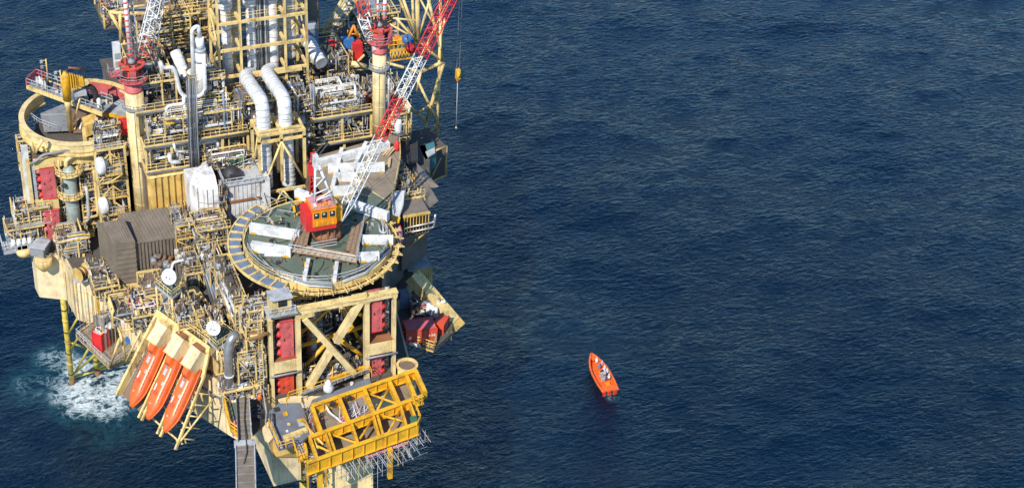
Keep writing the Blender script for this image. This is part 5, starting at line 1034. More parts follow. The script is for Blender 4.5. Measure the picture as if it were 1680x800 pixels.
plant('roof_gear', 'pale machinery on the roof of the white module near the green tarpaulin', 'machinery', x0_-1.8, x0_+5, 21.5, 24.4, zB_+.3, zB_+2.2, 51, 10, 1, None, ('white', 'grey', 'brown', 'ochre'), 160, 1)
one('green_tarpaulin', MB().obox((x0_+2.6, 22.5, zB_+1.6), (.9, 0, .1), (0, .6, 0), (0, 0, .4)), 'green', 'small green tarpaulin bundle on the roof of the white module', 'tarpaulin')
plant('small_equipment', 'cluttered brown and white equipment between the halves of the white module', 'equipment', -9.6, x0_-.1, 17.6, 19.5, z0, zB_+.3, 52, 14, 0, None, ('brown', 'white', 'grey', 'cream'), 240, 2)
# grey shed
sh = thing('ribbed_shed', 'dark grey brown ribbed shed with a pitched tall end', 'shed', P(215, 440, 32)); 
e0 = P(192, 459, 33.0); e1_ = P(167, 425, 33.0); e2_ = P(222, 447, 33)
zTa = ZAT(e0.x, e0.y, 400)
sa_, sb_ = V3(e1_), V3(e0); ln = V3((1, -.05, 0)).normalized(); wv = (sa_-sb_); wv.z = 0
def SH(a, b_, c): return V3((sb_.x, sb_.y, 33.0))+ln*a+wv.normalized()*b_+V3((0, 0, c))
LA = 3.0; HW = wv.length+.6; hA = zTa-33
m = MB(); m.add([SH(0, 0, -1), SH(0, HW, -1), SH(0, HW, hA-.3), SH(0, HW*.55, hA+1.6), SH(0, 0, hA), SH(LA, 0, -1), SH(LA, HW, -1), SH(LA, HW, hA-.3), SH(LA, HW*.55, hA+1.6), SH(LA, 0, hA)],
    [(4, 3, 2, 1, 0), (5, 6, 7, 8, 9), (0, 5, 9, 4), (4, 9, 8, 3), (3, 8, 7, 2), (2, 7, 6, 1), (1, 6, 5, 0)]); m.build('end_block', 'grey_clad', sh)
for k in range(8):
    z = -.6+(hA+.4)*k/8; MB().beam(SH(.15, -.05, z), SH(LA-.1, -.05, z), .1, .22).build('cladding_rib', 'grey_clad', sh)
for k in range(9): 
    a = .15+k*(LA-.3)/8; MB().beam(SH(a, 0, hA+.06), SH(a, HW*.55, hA+1.66), .12, .1).build('roof_rib', 'grey_clad', sh)
LB = 7.6; hB = hA-.8; n = 15
m = MB(); m.hexa([SH(LA, .6, -1), SH(LA+LB, .6, -1), SH(LA+LB, HW, -1), SH(LA, HW, -1)], [SH(LA, .6, hB), SH(LA+LB, .6, hB), SH(LA+LB, HW, hB+1.6), SH(LA, HW, hB+1.6)]); m.build('long_block', 'grey_clad', sh)
for k in range(n):
    a = LA+LB*(k+.5)/n; MB().beam(SH(a, .5, -.9), SH(a, .5, hB), .22, .16, (1, 0, 0)).build('cladding_rib', 'grey_clad', sh); MB().beam(SH(a, .6, hB+.04), SH(a, HW, hB+1.64), .2, .12).build('roof_rib', 'grey_clad', sh)
MB().beam(SH(LA, .5, hB+.1), SH(LA+LB, .5, hB+.1), .2, .2).build('gutter', 'grey_clad', sh)
sfm = thing('shed_stand', 'cream tubular stand and pipes below the grey ribbed shed', 'steel frame', P(230, 500, 31))
for k in range(5): q = SH(k*2.5, .2, 0); tb(sfm, 'post', 'cream', (q.x, q.y, 30.9), (q.x, q.y, 32), .16)
MB().beam(SH(-.3, -.2, -1.1), SH(LA+LB, -.2, -1.1), .3, .35).build('beam', 'cream', sfm); MB().beam(SH(0, -3, -1.3), SH(LA+LB-2, -3.4, -1.3), .3, .35).build('beam', 'cream', sfm)
for k in range(5): q = SH(.3+k*2.3, -3.1, -1.3); tb(sfm, 'post', 'cream', q, (q.x, q.y-.5, 26), .15); tb(sfm, 'brace', 'cream', q, (q.x+1.6, q.y-.5, 27), .11)
for k in range(5): a = SH(0, -.8-.45*k, -1.6+.05*k); tb(sfm, 'pipe', ['grey_light', 'white', 'grey', 'lagging', 'white'][k], a, a+ln*(LA+LB-1), .13)
# ================================================================== left side: gangway ring, vessel, racks, drums
def PZ(u, v, z): return P(u, v, z)
rc = P(132, 186, 46.8); RR = 8.6
rg = thing('ring_gallery', 'big cream open ring girder at the far left with a red inner far side', 'ring', (rc.x, rc.y, 44.6))
a_s, a_e = math.radians(120), math.radians(395)
MB().arc((rc.x, rc.y), RR-.45, RR+.35, 46.75, 47.0, a_s, a_e, 64).build('top_flange', 'cream_clean', rg)
MB().arc((rc.x, rc.y), RR-.1, RR+.15, 45.15, 46.75, a_s, a_e, 64).build('ring_web', 'cream_clean', rg)
MB().arc((rc.x, rc.y), RR-.45, RR+.45, 44.95, 45.15, a_s, a_e, 64).build('bottom_flange', 'cream', rg)
MB().arc((rc.x, rc.y), RR+.16, RR+.4, 45.6, 45.75, a_s+.9, a_e-1, 48).build('web_stiffener', 'cream', rg)
MB().arc((rc.x, rc.y), RR-.3, RR-.05, 45.2, 47.3, math.radians(15), math.radians(72), 24).build('red_inner_wall', 'red_faded', rg)
MB().arc((rc.x, rc.y), RR-.4, RR+.3, 47.3, 47.5, math.radians(13), math.radians(75), 24).build('red_wall_cap', 'cream', rg)
for k in range(0):
    a = a_s+(a_e-a_s)*(k+.5)/26; c, s_ = math.cos(a), math.sin(a); MB().beam((rc.x+(RR+.15)*c, rc.y+(RR+.15)*s_, 45.8), (rc.x+(RR+.42)*c, rc.y+(RR+.42)*s_, 45.8), .07, 1.8).build('web_rib', 'cream', rg)
pp(rg, 'grey_pipe', 'grey', [P(36, 205, 45), P(42, 222, 45), P(62, 235, 45), P(80, 238, 45)], .3, 10, 2)
nd_ = thing('net_deck', 'grey mesh deck plate inside the left ring', 'deck', P(95, 200, 44.6)); MB().prism(pl([(66, 186), (110, 168), (116, 212), (72, 214)], 44.9), 44.6, 44.9).build('deck_plate', 'grey', nd_)
MB().beam(P(70, 188, 44.92), P(112, 187, 44.92), .1, .03).build('painted_line', 'grey_light', nd_); rl(nd_, [P(52, 195, 44.9), P(66, 205, 44.9), P(95, 216, 44.9)], 'grey_light', 1, .8, .05)
one('ochre_machine', MB().obox(P(148, 205, 45.6), (1.0, 0, .3), (0, 1.2, 0), (0, 0, 1.0)), 'ochre', 'ochre orange slanted housing inside the left ring beside the yellow arm', 'housing', P(148, 208, 44.6))
st2 = thing('steel_floor', 'brown rusty floor and low pipes inside the right part of the left ring', 'floor', P(150, 212, 44.4)); MB().prism(pl([(110, 178), (160, 172), (196, 196), (180, 214), (120, 216)], 44.5), 44.2, 44.5).build('floor_plate', 'brown', st2)
for k in range(7): pp(st2, 'pipe', ['cream', 'white', 'brown', 'grey'][k % 4], [P(122+k*9, 212-k, 44.8), P(128+k*8, 196-k, 44.8), P(150+k*5, 192, 44.9)], .12, 6)
gp = thing('grey_plate_deck', 'light grey triangular plate deck left of the left tall column', 'deck', P(185, 185, 47)); MB().prism(pl([(162, 184), (196, 163), (212, 168), (210, 192)], 47.2), 47, 47.2).build('deck_plate', 'grey_light', gp)
MB().beam(P(158, 183, 47), P(212, 196, 47), .35, .5).build('edge_beam', 'yellow', gp); tb(gp, 'brace', 'cream', P(162, 186, 46.6), P(176, 200, 44), .13); tb(gp, 'brace', 'cream', P(190, 192, 46.6), P(176, 200, 44), .13)
# walkway across the ring
wk = thing('loading_walkway', 'grated walkway crossing above the left ring, with cream side beam and railing', 'walkway', P(60, 150, 48))
w0, w1, w2 = P(44, 141, 48.2), P(78, 152, 48.2), P(168, 186, 48.2); w3, w4 = P(60, 126, 48.2), P(185, 170, 48.2)
MB().slab([w0, w2, w4, w3], (0, 0, -.15)).build('floor_plate', 'grey', wk); MB().beam(w0+V3((0, 0, -.2)), w2+V3((0, 0, -.2)), .3, .6).build('side_beam', 'cream', wk); MB().beam(w3+V3((0, 0, -.2)), w4+V3((0, 0, -.2)), .25, .5).build('side_beam', 'cream', wk)
rl(wk, [w2, w0, w3, w4], 'grey_light', 1.3, 1.0, .05); MB().rail([w0, w3], 1.3, .5, .09).build('end_gate', 'red_faded', wk); MB().rail([w3, w3.lerp(w4, .12)], 1.3, .6, .08).build('end_gate', 'red_faded', wk)
hr = thing('hose_reel', 'grey white coiled hoses on the outer end of the walkway', 'hose coil', P(68, 138, 48.3))
for k, (u, v) in enumerate(((61, 134), (65, 133), (69, 139), (73, 140), (75, 138))): c = P(u, v, 48.9); MB().tube([c+V3((.15*k/5, .62*math.cos(a), .62*math.sin(a))) for a in [q*.45 for q in range(15)]], .15, 8).build('hose', ['grey_light', 'white', 'white', 'grey_light', 'dark'][k], hr)
for i in range(26): R = random.Random(i); q = w0.lerp(w2, R.random()).lerp(w3.lerp(w4, R.random()), R.uniform(.1, .9)); MB().obox(q+V3((0, 0, .35)), (R.uniform(.08, .3), 0, 0), (0, R.uniform(.08, .3), 0), (0, 0, R.uniform(.15, .5))).build('deck_item', R.choice(['dark', 'grey', 'grey_light', 'red_faded', 'white', 'brown']), hr)
for (u, v0, v1, lab) in ((80, 141, 97, 'taller floodlight pole on the left ring walkway'), (102, 149, 115, 'shorter floodlight pole left of the yellow arm')):
    q = P(u, v0, 48.2); g = thing('floodlight_pole', lab, 'light pole', q, 'floodlight poles on the walkway'); z = ZAT(q.x, q.y, v1); tb(g, 'pole', 'ochre' if u < 90 else 'cream', q, (q.x, q.y, z), .1)
    for dz in (0.2, 1.1): MB().beam((q.x-.75, q.y, z-dz), (q.x, q.y, z-dz), .07).build('arm', 'cream', g); MB().obox((q.x-.7, q.y, z-dz-.15), (.2, 0, .03), (0, .14, 0), (0, 0, .2)).build('lamp_head', 'grey_light', g)
ya = thing('swivel_crane', 'yellow ribbed swivel arm standing inside the left ring', 'loading arm', P(116, 214, 44.6)); q = P(116, 214, 44.6); zz = ZAT(q.x, q.y, 122)
MB().lathe(q, [(.42, 0), (.42, 4.2), (.5, 4.3), (.5, (zz-q.z)*.55)], 16).build('lower_mast', 'cream', ya); MB().lathe(q, [(.62, (zz-q.z)*.55), (.62, zz-q.z-.3), (.4, zz-q.z), (.2, zz-q.z+.5)], 16).build('upper_mast', 'yellow', ya)
for k in range(7): a_ = V3((q.x+.35+.36*k, q.y+.15*k, zz-1.4-.12*k)); MB().obox(a_, (.09, 0, 0), (0, .45, 0), (0, 0, 1.5-.14*k)).build('rib', 'yellow', ya)
MB().obox((q.x+1.4, q.y+.4, zz-1.7), (1.2, 0, -.2), (0, .25, 0), (0, 0, .7)).build('housing', 'yellow', ya); MB().lathe((q.x+2.9, q.y+.6, zz-2.1), [(.5, -.3), (.6, 0), (.5, .3)], 14, (0, 1, 0)).build('swivel_joint', 'cream', ya)
yq = q.y+.6; pp(ya, 'black_hose', 'dark', [V3((q.x, q.y, zz+.4)), PY(116, 112, yq), PY(132, 110, yq), PY(139, 116, yq), PY(141, 138, yq)], .12, 8, .6); pp(ya, 'brown_pipe', 'rust', [PY(112, 111, yq-.2), PY(133, 113, yq-.2)], .14)
pp(ya, 'black_pipe', 'dark', [PY(139, 142, yq+.5), PY(150, 142, yq+.5), PY(157, 152, yq+.5), PY(158, 182, yq+.5)], .42, 12, 1.4); tb(ya, 'stay', 'cream', PY(132, 158, yq), PY(121, 200, yq), .13); MB().obox(PY(131, 152, yq), (.9, 0, 0), (0, .6, 0), (0, 0, .3)).build('winch_box', 'grey_light', ya)
one('white_tank', MB().lathe(P(163, 176, 48.3), [(.3, 0), (.32, .1), (.32, 1.3), (.2, 1.5)], 12), 'white', 'small white cylinder standing right of the black pipe on the left walkway', 'cylinder', P(163, 176, 48.3))
plant('valve_cluster', 'small grey valves between the left ring and the left tall column', 'valves', P(168, 240, 46).x, P(168, 240, 46).x+4, P(168, 240, 46).y-1, P(168, 240, 46).y+1.6, 44.4, 46, 61, 12, 0, None, ('grey_light', 'white', 'brown'), 300, 1)
# facade below the ring
LY = 33.0
lf = thing('portal_frame', 'cream framed left front face with two red racks under the ring', 'steel frame', (-30, LY, 31))
def vbox(par, nm, mat, u0, u1, v0, v1, y, d=.5):
    a = PY(u0, v1, y); c = PY(u1, v1, y); z1 = PY((u0+u1)/2, v0, y).z; z0 = PY((u0+u1)/2, v1, y).z; return MB().box(a.x, c.x, y, y+d, z0, z1).build(nm, mat, par)
vbox(lf, 'white_panel', 'white', 45, 56, 238, 332, LY+1.5, .4); vbox(lf, 'pillar', 'cream', 57, 62, 262, 385, LY, .7); vbox(lf, 'pillar', 'cream', 93, 98, 268, 350, LY, .7); vbox(lf, 'beam', 'cream', 56, 152, 258, 272, LY-.2, .8)
vbox(lf, 'beam', 'cream', 60, 98, 326, 345, LY-.1, .8); vbox(lf, 'louvre_panel', 'grey_light', 58, 66, 272, 325, LY+.3, .2); vbox(lf, 'pillar', 'cream', 152, 157, 210, 380, LY, .6)
tb(lf, 'brace', 'cream', PY(58, 250, LY-.6), PY(70, 228, LY-.6), .25); tb(lf, 'brace', 'cream', PY(58, 252, LY-.6), PY(50, 232, LY-.6), .25); pp(lf, 'grey_pipe', 'grey', pyp(LY-.6, (52, 268), (62, 262), (70, 254), (150, 240)), .2, 10)
MB().box(-33.5, -22, LY+2, LY+2.3, 31, 44).build('back_wall', 'brown', lf)
vbox(lf, 'side_panel', 'cream_clean', 40, 47, 250, 330, LY+2.2, .3)
redrack(71, 88, 274, 327, LY-.2, 'upper red rack in the far left cream frame under the ring', -1)
redrack(80, 96, 345, 394, LY-.6, 'lower red rack in the far left cream frame', -1)
vs = thing('pressure_vessel', 'tall grey green vertical vessel with ring platforms on the left face', 'vessel', P(124, 384, 31)); q = P(124, 384, 31); zt = ZAT(q.x, q.y, 276)
MB().lathe(q, [(.95, -.2), (1.0, 0), (1.0, zt-31-.5), (.8, zt-31), (.3, zt-31+.4)], 24).build('shell', 'grey_green', vs)
for k in (2.6, 5.3, 7.6): MB().lathe((q.x, q.y, 31+k), [(1.03, 0), (1.03, .09)], 24).build('weld_band', 'grey_light', vs)
for v in (317, 280):
    z = ZAT(q.x, q.y, v); MB().arc((q.x, q.y), 1.0, 2.0, z-.12, z, math.radians(150), math.radians(400), 24).build('ring_platform', 'cream', vs); MB().rail([(q.x+1.95*math.cos(a), q.y+1.95*math.sin(a), z) for a in [math.radians(150+k*25) for k in range(11)]], 1, 1, .055).build('railing', 'cream', vs)
MB().box(q.x-2.6, q.x+2.6, q.y-1.8, q.y+1.6, 31.2, 31.4).build('base_deck', 'cream', vs); rl(vs, [(q.x-2.6, q.y-1.8, 31.4), (q.x+2.6, q.y-1.8, 31.4), (q.x+2.6, q.y+1.6, 31.4)], 'cream', 1.1, .9, .06)
pp(vs, 'top_pipe', 'cream_clean', [V3((q.x-.3, q.y, zt)), V3((q.x-.3, q.y, zt+1.5)), PY(122, 254, q.y), PY(130, 250, q.y), PY(131, 243, q.y)], .32, 12, .8); pp(vs, 'side_pipe', 'grey_light', pyp(q.y-.6, (141, 305), (145, 340), (146, 358), (140, 364), (134, 368)), .26, 12, .7)
pp(vs, 'side_pipe', 'cream', pyp(q.y-.3, (96, 262), (96, 275), (101, 283), (101, 300)), .16, 10); MB().lathe((q.x-.9, q.y-.9, zt-2.2), [(.35, 0), (.35, .4)], 12, (-.6, -.8, 0)).build('nozzle', 'dark', vs); MB().lathe((q.x-.1, q.y-1.0, 33.2), [(.3, 0), (.3, .3)], 12, (0, -1, 0)).build('nozzle', 'dark', vs); MB().lathe((q.x-.4, q.y-1.0, 31.9), [(.4, 0), (.4, .35)], 12, (0, -1, 0)).build('nozzle', 'grey_green', vs)
plant('process_skid', 'pipework beside the tall grey green vessel on the left face', 'pipework', -27.2, -24.3, LY-1.2, LY+1.9, 31.5, 42.5, 62, 26, 1, 'cream', ('brown', 'cream', 'orange_cab', 'grey', 'white', 'ochre'), 420, 3, post=3)
plant('process_skid', 'pipes behind the vessel between the far left red racks and the tank', 'pipework', -30.4, -27.6, LY+.6, LY+1.9, 31.5, 43, 63, 20, 0, 'cream', ('brown', 'cream', 'grey', 'dark'), 300, 3)
plant('cage_balcony', 'cream caged balconies hanging at the far upper left edge below the ring', 'balcony', P(31, 250, 42).x, P(31, 250, 42).x+1.6, P(40, 250, 42).y, P(40, 250, 42).y+2, 38, 44, 64, 8, 0, 'cream', ('grey', 'brown', 'cream'), 120, 3, post=1.6)
for u, v in ((44, 342), (36, 382)):
    pass
bq = P(30, 408, 31)
for lab, u, v, z, L_, D_, H_ in (('stacked cream railed platforms at the far left edge, the upper one', 26, 372, 34, 5.2, 4, 2.6), ('stacked cream railed platforms at the far left edge, the lower one', 14, 402, 31, 5.5, 3.6, 2.5)):
    q = P(u, v, z); plant('railed_platform', lab, 'platform', q.x, q.x+L_, q.y, q.y+D_, z, z+H_, int(u*7), 12, 1, 'cream', ('grey_light', 'grey', 'cream', 'white'), 260, 1, post=2.2, floor='grey_light')
q = P(8, 412, 31); pk = thing('loading_shelf', 'flat grey shelf with railing and white bins jutting left over the sea', 'platform', q); MB().box(q.x-.2, q.x+4.2, q.y-.3, q.y+2.5, 30.6, 31).build('floor_plate', 'grey_light', pk); rl(pk, [(q.x+4.2, q.y-.3, 31), (q.x-.2, q.y-.3, 31), (q.x-.2, q.y+2.5, 31)], 'grey_light', 1.3, .9, .06)
for k in range(4): MB().lathe((q.x+1.4+k*.8, q.y+.8, 31), [(.35, 0), (.38, .3), (.3, 1.1)], 10).build('white_bin', 'white', pk)
MB().lathe(P(40, 416, 30), [(1.1, 0), (1.2, .6), (.9, 1.0)], 18).build('cream_bowl', 'cream', pk)
gh = thing('grey_hut', 'grey box hut with scaffold cage just above the big cream hull corner', 'hut', P(66, 415, 30.9)); q = P(50, 408, 30.9)
MB().slab([PZ(46, 404, 32.8), PZ(73, 408, 32.8), PZ(83, 394, 32.8), PZ(60, 391, 32.8)], (0, 0, -.3)).build('roof', 'grey_light', gh); MB().prism(pl([(50, 418), (72, 422), (84, 404), (62, 402)], 31), 30.9, 32.45).build('hut_wall', 'grey', gh)
R = random.Random(2)
for k in range(30): a = P(R.uniform(46, 74), R.uniform(402, 422), 30.8); tb(gh, 'cage_tube', R.choice(['grey', 'grey_light', 'steel']), a, a+V3((R.uniform(-1.2, 1.2), R.uniform(-.8, .2), R.uniform(-1.4, 1.6))), .05, 5)
MB().lathe(P(72, 432, 29.6), [(.5, -1.2), (1.2, -.2), (1.3, 1)], 20).build('round_support', 'cream', gh)
# two white drums and their tower
dt = thing('drum_tower', 'cream braced service tower between the vessel and the left tall column', 'tower', P(190, 380, 31)); TYd = 31.5
xa, xb = PY(164, 370, TYd).x, PY(212, 370, TYd).x; ztd = ZAT((xa+xb)/2, TYd, 232)
for x in (xa, (xa+xb)/2, xb):
    for y in (TYd-1.8, TYd+1.5): MB().box(x-.16, x+.16, y-.16, y+.16, 31, ztd).build('post', 'cream', dt)
for k in range(6):
    z = 32.5+k*(ztd-32.7)/5
    for y in (TYd-1.8, TYd+1.5): MB().box(xa+.16, xb-.16, y-.13, y+.13, z-.13, z+.13).build('beam', 'ochre' if k in (2, 4) else 'cream', dt)
    if k < 5:
        tb(dt, 'brace', 'cream' if k % 2 else 'ochre', (xa, TYd-1.9, z), ((xa+xb)/2, TYd-1.9, z+2.2), .11, 6); tb(dt, 'brace', 'ochre', (xb, TYd-1.9, z), ((xa+xb)/2, TYd-1.9, z+2.2), .11, 6)
    MB().box(xa+.2, xb-.2, TYd-1.6, TYd+1.3, z-.05, z).build('grating', 'grey', dt); rl(dt, [(xa, TYd-1.95, z+.1), (xb, TYd-1.95, z+.1)], 'cream', 1, .9, .045)
plant('process_skid', 'small valves and pipes inside the cream tower behind the white drums', 'pipework', xa+.2, xb-.2, TYd-1.4, TYd+1.4, 32, ztd-.2, 65, 26, 0, None, ('brown', 'grey', 'cream', 'dark', 'white'), 520, 5)
plant('process_skid', 'valves on top of the cream tower below the grey plate deck', 'valves', xa+.4, xb-.1, TYd-.5, TYd+1.6, ztd, ztd+2.6, 66, 18, 0, None, ('grey_light', 'white', 'cream'), 340, 1)
for lab, u, v in (('upper white lifebuoy shaped drum on the cream tower', 164, 272), ('lower white drum on the cream tower', 169, 337)):
    c = PY(u, v, TYd-2.3); g = thing('white_drum', lab, 'drum', c, 'white drums on the service tower'); ax = _w((-.86, -.5, .06)).normalized()
    MB().lathe(c-ax*.5, [(.1, -.05), (1.25, 0), (1.3, .1), (1.3, .75), (1.15, .95), (.6, 1.12), (.1, 1.15)], 26, tuple(ax)).build('drum_shell', 'white', g); MB().lathe(c-ax*.9, [(.85, 0), (.95, .35)], 22, tuple(ax)).build('drum_hub', 'grey_light', g)
    MB().lathe(c-ax*1.2, [(.55, 0), (.7, .3)], 18, tuple(ax)).build('drum_collar', 'steel', g)
    bx0, bx1 = c.x+.6, c.x+3.0; bz = c.z-1.5; MB().box(bx0, bx1, c.y-.9, c.y+.9, bz, bz+.15).build('balcony_floor', 'ochre', g); rl(g, [(bx0, c.y-.9, bz+.15), (bx1, c.y-.9, bz+.15), (bx1, c.y+.9, bz+.15)], 'grey_light', 1.4, .6, .05)
    tb(g, 'knee_brace', 'ochre', (bx1, c.y-.8, bz), (bx0+.2, c.y-.1, bz-1.8), .12, 6)
one('red_box', MB().obox(PY(200, 208, 33), (.8, 0, 0), (0, .5, 0), (0, 0, 1.2)), 'red_bright', 'bright red box left of the left tall column under the grey plate deck', 'box')
# middle left clutter between hull, shed, dishes
plant('process_skid', 'pipes and ladders above the cream hull corner left of the grey shed', 'pipework', -32.0, -27.2, 26.5, 30.5, 31, 34.2, 71, 26, 2, 'cream', ('cream', 'white', 'grey', 'ochre'), 460, 1)
plant('process_skid', 'cream framed pipework below the left side of the grey shed', 'pipework', -28.8, -25.3, 14.5, 22, 31, 33.6, 72, 22, 1, 'cream', ('cream', 'white', 'grey_light', 'brown'), 420, 1)
ws = thing('cable_reel', 'ochre yellow cable reel at the hull edge left of the grey shed', 'reel', P(136, 452, 31)); c = P(135, 446, 32)
MB().lathe(c, [(1.1, -.9), (1.1, -.8), (.6, -.78), (.6, .78), (1.1, .8), (1.1, .9)], 22, (.8, .5, 0)).build('drum', 'ochre', ws)
for k in range(5): MB().lathe(c, [(.75, -.7+k*.3), (.78, -.55+k*.3)], 18, (.8, .5, 0)).build('rope_turn', 'rust' if k % 2 else 'cream', ws)
MB().box(c.x-1.3, c.x+1.3, c.y-1, c.y+1, 30.95, 31.1).build('base_frame', 'grey_light', ws)
plant('process_skid', 'brown and cream framework stepping down the hull right of the cable reel', 'pipework', -27.5, -23.5, 8.5, 14, 30.9, 33, 73, 20, 1, 'cream', ('brown', 'cream', 'grey'), 360, 1)
plant('process_skid', 'pipework under the upper satellite dish platform', 'pipework', -22.5, -16.5, 9.5, 15.5, 31, 34.5, 74, 26, 2, 'cream', ('cream', 'dark', 'white', 'brown', 'steel'), 560, 2)
plant('process_skid', 'dark engine like machinery right below the upper dish platform', 'machinery', -20.5, -16.2, 2.5, 9, 31, 35, 75, 24, 2, 'cream', ('dark', 'brown', 'steel', 'cream', 'white'), 520, 2, floor='dark_deck')
plant('process_skid', 'walkways and pipes beside the falling cable bundle', 'pipework', -13.6, -11.2, 7.5, 16, 34.8, 39, 76, 24, 1, 'cream', ('cream', 'grey', 'brown', 'white'), 520, 1)
plant('process_skid', 'scaffolded pipework at the foot of the white module', 'pipework', -14, -9.2, 13, 18, 36, 41.5, 77, 22, 0, 'cream', ('timber_pale', 'cream', 'grey', 'brown'), 520, 2, post=2.2)
plant('process_skid', 'equipment row between the shed end and the white module', 'equipment', -16.4, -13.6, 16.5, 21.5, 36, 40.5, 78, 16, 1, 'ochre', ('brown', 'ochre', 'grey', 'cream'), 320, 2)
one('red_container', MB().obox(P(335, 474, 33), (.55, 0, 0), (0, .5, 0), (0, 0, .9)), 'red_bright', 'small bright red box between the green floor and the cable bundle', 'box')
one('green_floor', MB().prism(pl([(296, 482), (318, 452), (332, 470), (322, 488)], 34.5), 34.2, 34.5), 'green', 'green painted floor patch left of the cable bundle', 'floor')
cs = thing('chevron_stair', 'cream angled stair frames beside the green floor patch', 'stairs', P(310, 480, 34.5))
for k in range(7): MB().beam(P(296+k*4.5, 462+k*1.5, 35.3), P(312+k*4.5, 488+k*1.2, 34.7), .18, .25).build('stair_stringer', 'cream', cs)
gb_ = thing('grey_shelter', 'grey brown wall shelter behind the green floor patch', 'shelter', P(308, 452, 34)); MB().obox(P(308, 440, 35.3), (1.6, .2, 0), (-.1, .8, 0), (0, 0, 1.5)).build('shelter_wall', 'grey_clad', gb_)
g = thing('deck_pipe', 'white pipe running right from the upper satellite dish towards the cables', 'pipe', P(283, 430, 37)); pp(g, 'pipe', 'lagging_white', [P(280, 448, 36.5), P(284, 430, 37.5), P(330, 420, 37.5)], .2)
g = thing('brown_machinery', 'brown rusty engine behind the upper satellite dish', 'machinery', P(265, 435, 34)); R = random.Random(31)
for k in range(22): c = P(R.uniform(252, 278), R.uniform(420, 438), 36); MB().lathe(c, [(R.uniform(.2, .6), 0), (R.uniform(.2, .5), R.uniform(.4, 1.2))], 10, R.choice([(1, 0, 0), (0, 1, 0), (0, 0, 1)])).build('casting', R.choice(['dark', 'brown', 'steel', 'rust', 'grey']), g)
# block between lifeboat station, dishes and front frame
sb = thing('stern_block', 'cream walled block above the lifeboat hoods', 'block', P(310, 560, 31)); 
MB().prism([(-21.6, 5.2), (-16.3, -5.6), (-15.8, -7.5), (-12.5, -9), (-12, 4), (-20, 9)], 30.95, 33.9).build('block_wall', 'cream', sb); MB().prism([(-21.6, 5.2), (-16.3, -5.6), (-15.8, -7.5), (-12.5, -9), (-12, 4), (-20, 9)], 33.92, 34.1).build('block_roof', 'grey_deck', sb)
plant('process_skid', 'caged electrical machinery above the lifeboat hoods', 'machinery', -20, -16.4, -1, 5, 34.1, 37.6, 79, 18, 1, 'cream', ('dark', 'brown', 'steel', 'white', 'grey'), 420, 2)
hp_ = thing('exhaust_pipe', 'thick polished steel pipe bending down right of the lower satellite dish', 'pipe', P(375, 620, 31)); pp(hp_, 'pipe', 'steel', [PY(388, 546, -11.5), PY(379, 556, -12), PY(374, 575, -12.2), PY(377, 648, -12.2)], .62, 18, 1.4); MB().lathe(PY(376, 616, -12.2), [(.68, 0), (.68, .25)], 18).build('white_band', 'white', hp_)
plant('process_skid', 'dense pipes and ladders left of the front frame, upper level', 'pipework', -13.2, -10.8, -12.2, -8.8, 38.8, 43.8, 80, 26, 1, 'cream', ('brown', 'copper', 'cream', 'white', 'grey'), 620, 2, post=2.5)
plant('process_skid', 'dense pipes and ladders left of the front frame, middle level', 'pipework', -14.6, -10.8, -12.9, -9.2, 34.6, 38.6, 81, 30, 1, 'cream', ('brown', 'copper', 'cream', 'timber_pale', 'grey'), 560, 1, post=2.5)
plant('process_skid', 'dense pipes and rails left of the front frame, lowest level', 'pipework', -17, -10.8, -13.6, -9.6, 30.9, 34, 82, 28, 1, 'cream', ('brown', 'white', 'cream', 'grey'), 560, 1, post=2.5)
mt_ = thing('copper_motor', 'copper coloured cylinder motor left of the upper left red rack', 'motor', PY(415, 552, -13.4)); MB().lathe(PY(409, 552, -13.4), [(.55, 0), (.6, .1), (.6, .9), (.62, .95), (.62, 1.5), (.3, 1.9), (.2, 2.6)], 18, (1, 0, 0)).build('motor_body', 'copper', mt_)
ldr = thing('access_ladder', 'cream caged ladder left of the front frame', 'ladder', PY(430, 610, -13.6)); la_, lb2 = PY(427, 630, -13.7), PY(427, 515, -13.7)
for dx in (0, .5): tb(ldr, 'ladder_rail', 'cream', la_+V3((dx, 0, 0)), V3((la_.x+dx, la_.y, lb2.z)), .05, 5)
for k in range(26): MB().beam((la_.x, la_.y, la_.z+k*.42), (la_.x+.5, la_.y, la_.z+k*.42), .05).build('rung', 'cream', ldr)
pf = thing('panel_box', 'cream box and white cabin hung below the front left of the crane deck rim', 'cabin', PY(458, 500, -12.5)); c = PY(458, 492, -12.2); MB().obox(c, (1.4, 0, 0), (0, 1.0, 0), (0, 0, 1.1)).build('cabin_body', 'cream', pf); MB().obox(c+V3((0, -.3, 1.15)), (1.5, 0, 0), (0, 1.2, 0), (0, 0, .08)).build('cabin_roof', 'grey_light', pf); MB().obox(c+V3((.2, -1.03, .1)), (.6, 0, 0), (0, .03, 0), (0, 0, .5)).build('window', 'glass', pf); rl(pf, [c+V3((-1.8, -1.6, -1.1)), c+V3((1.8, -1.6, -1.1))], 'grey_light', 1.1, .7, .05); MB().obox(c+V3((0, -.5, -1.2)), (2, 0, 0), (0, 1.3, 0), (0, 0, .1)).build('cabin_floor', 'grey_light', pf)

plant('process_skid', 'pipes and rails slung under the front left rim of the crane deck', 'pipework', -12.5, -8.2, -11.5, -7.8, 41.5, 45, 83, 22, 0, 'cream', ('cream', 'grey', 'white', 'ochre'), 460, 1)
plant('process_skid', 'scaffold stairs and pipes left of the crane deck walkway', 'pipework', -13.2, -11.2, -6, 6, 34.8, 42, 84, 30, 1, 'cream', ('cream', 'grey', 'brown', 'white'), 620, 2, post=2.4)
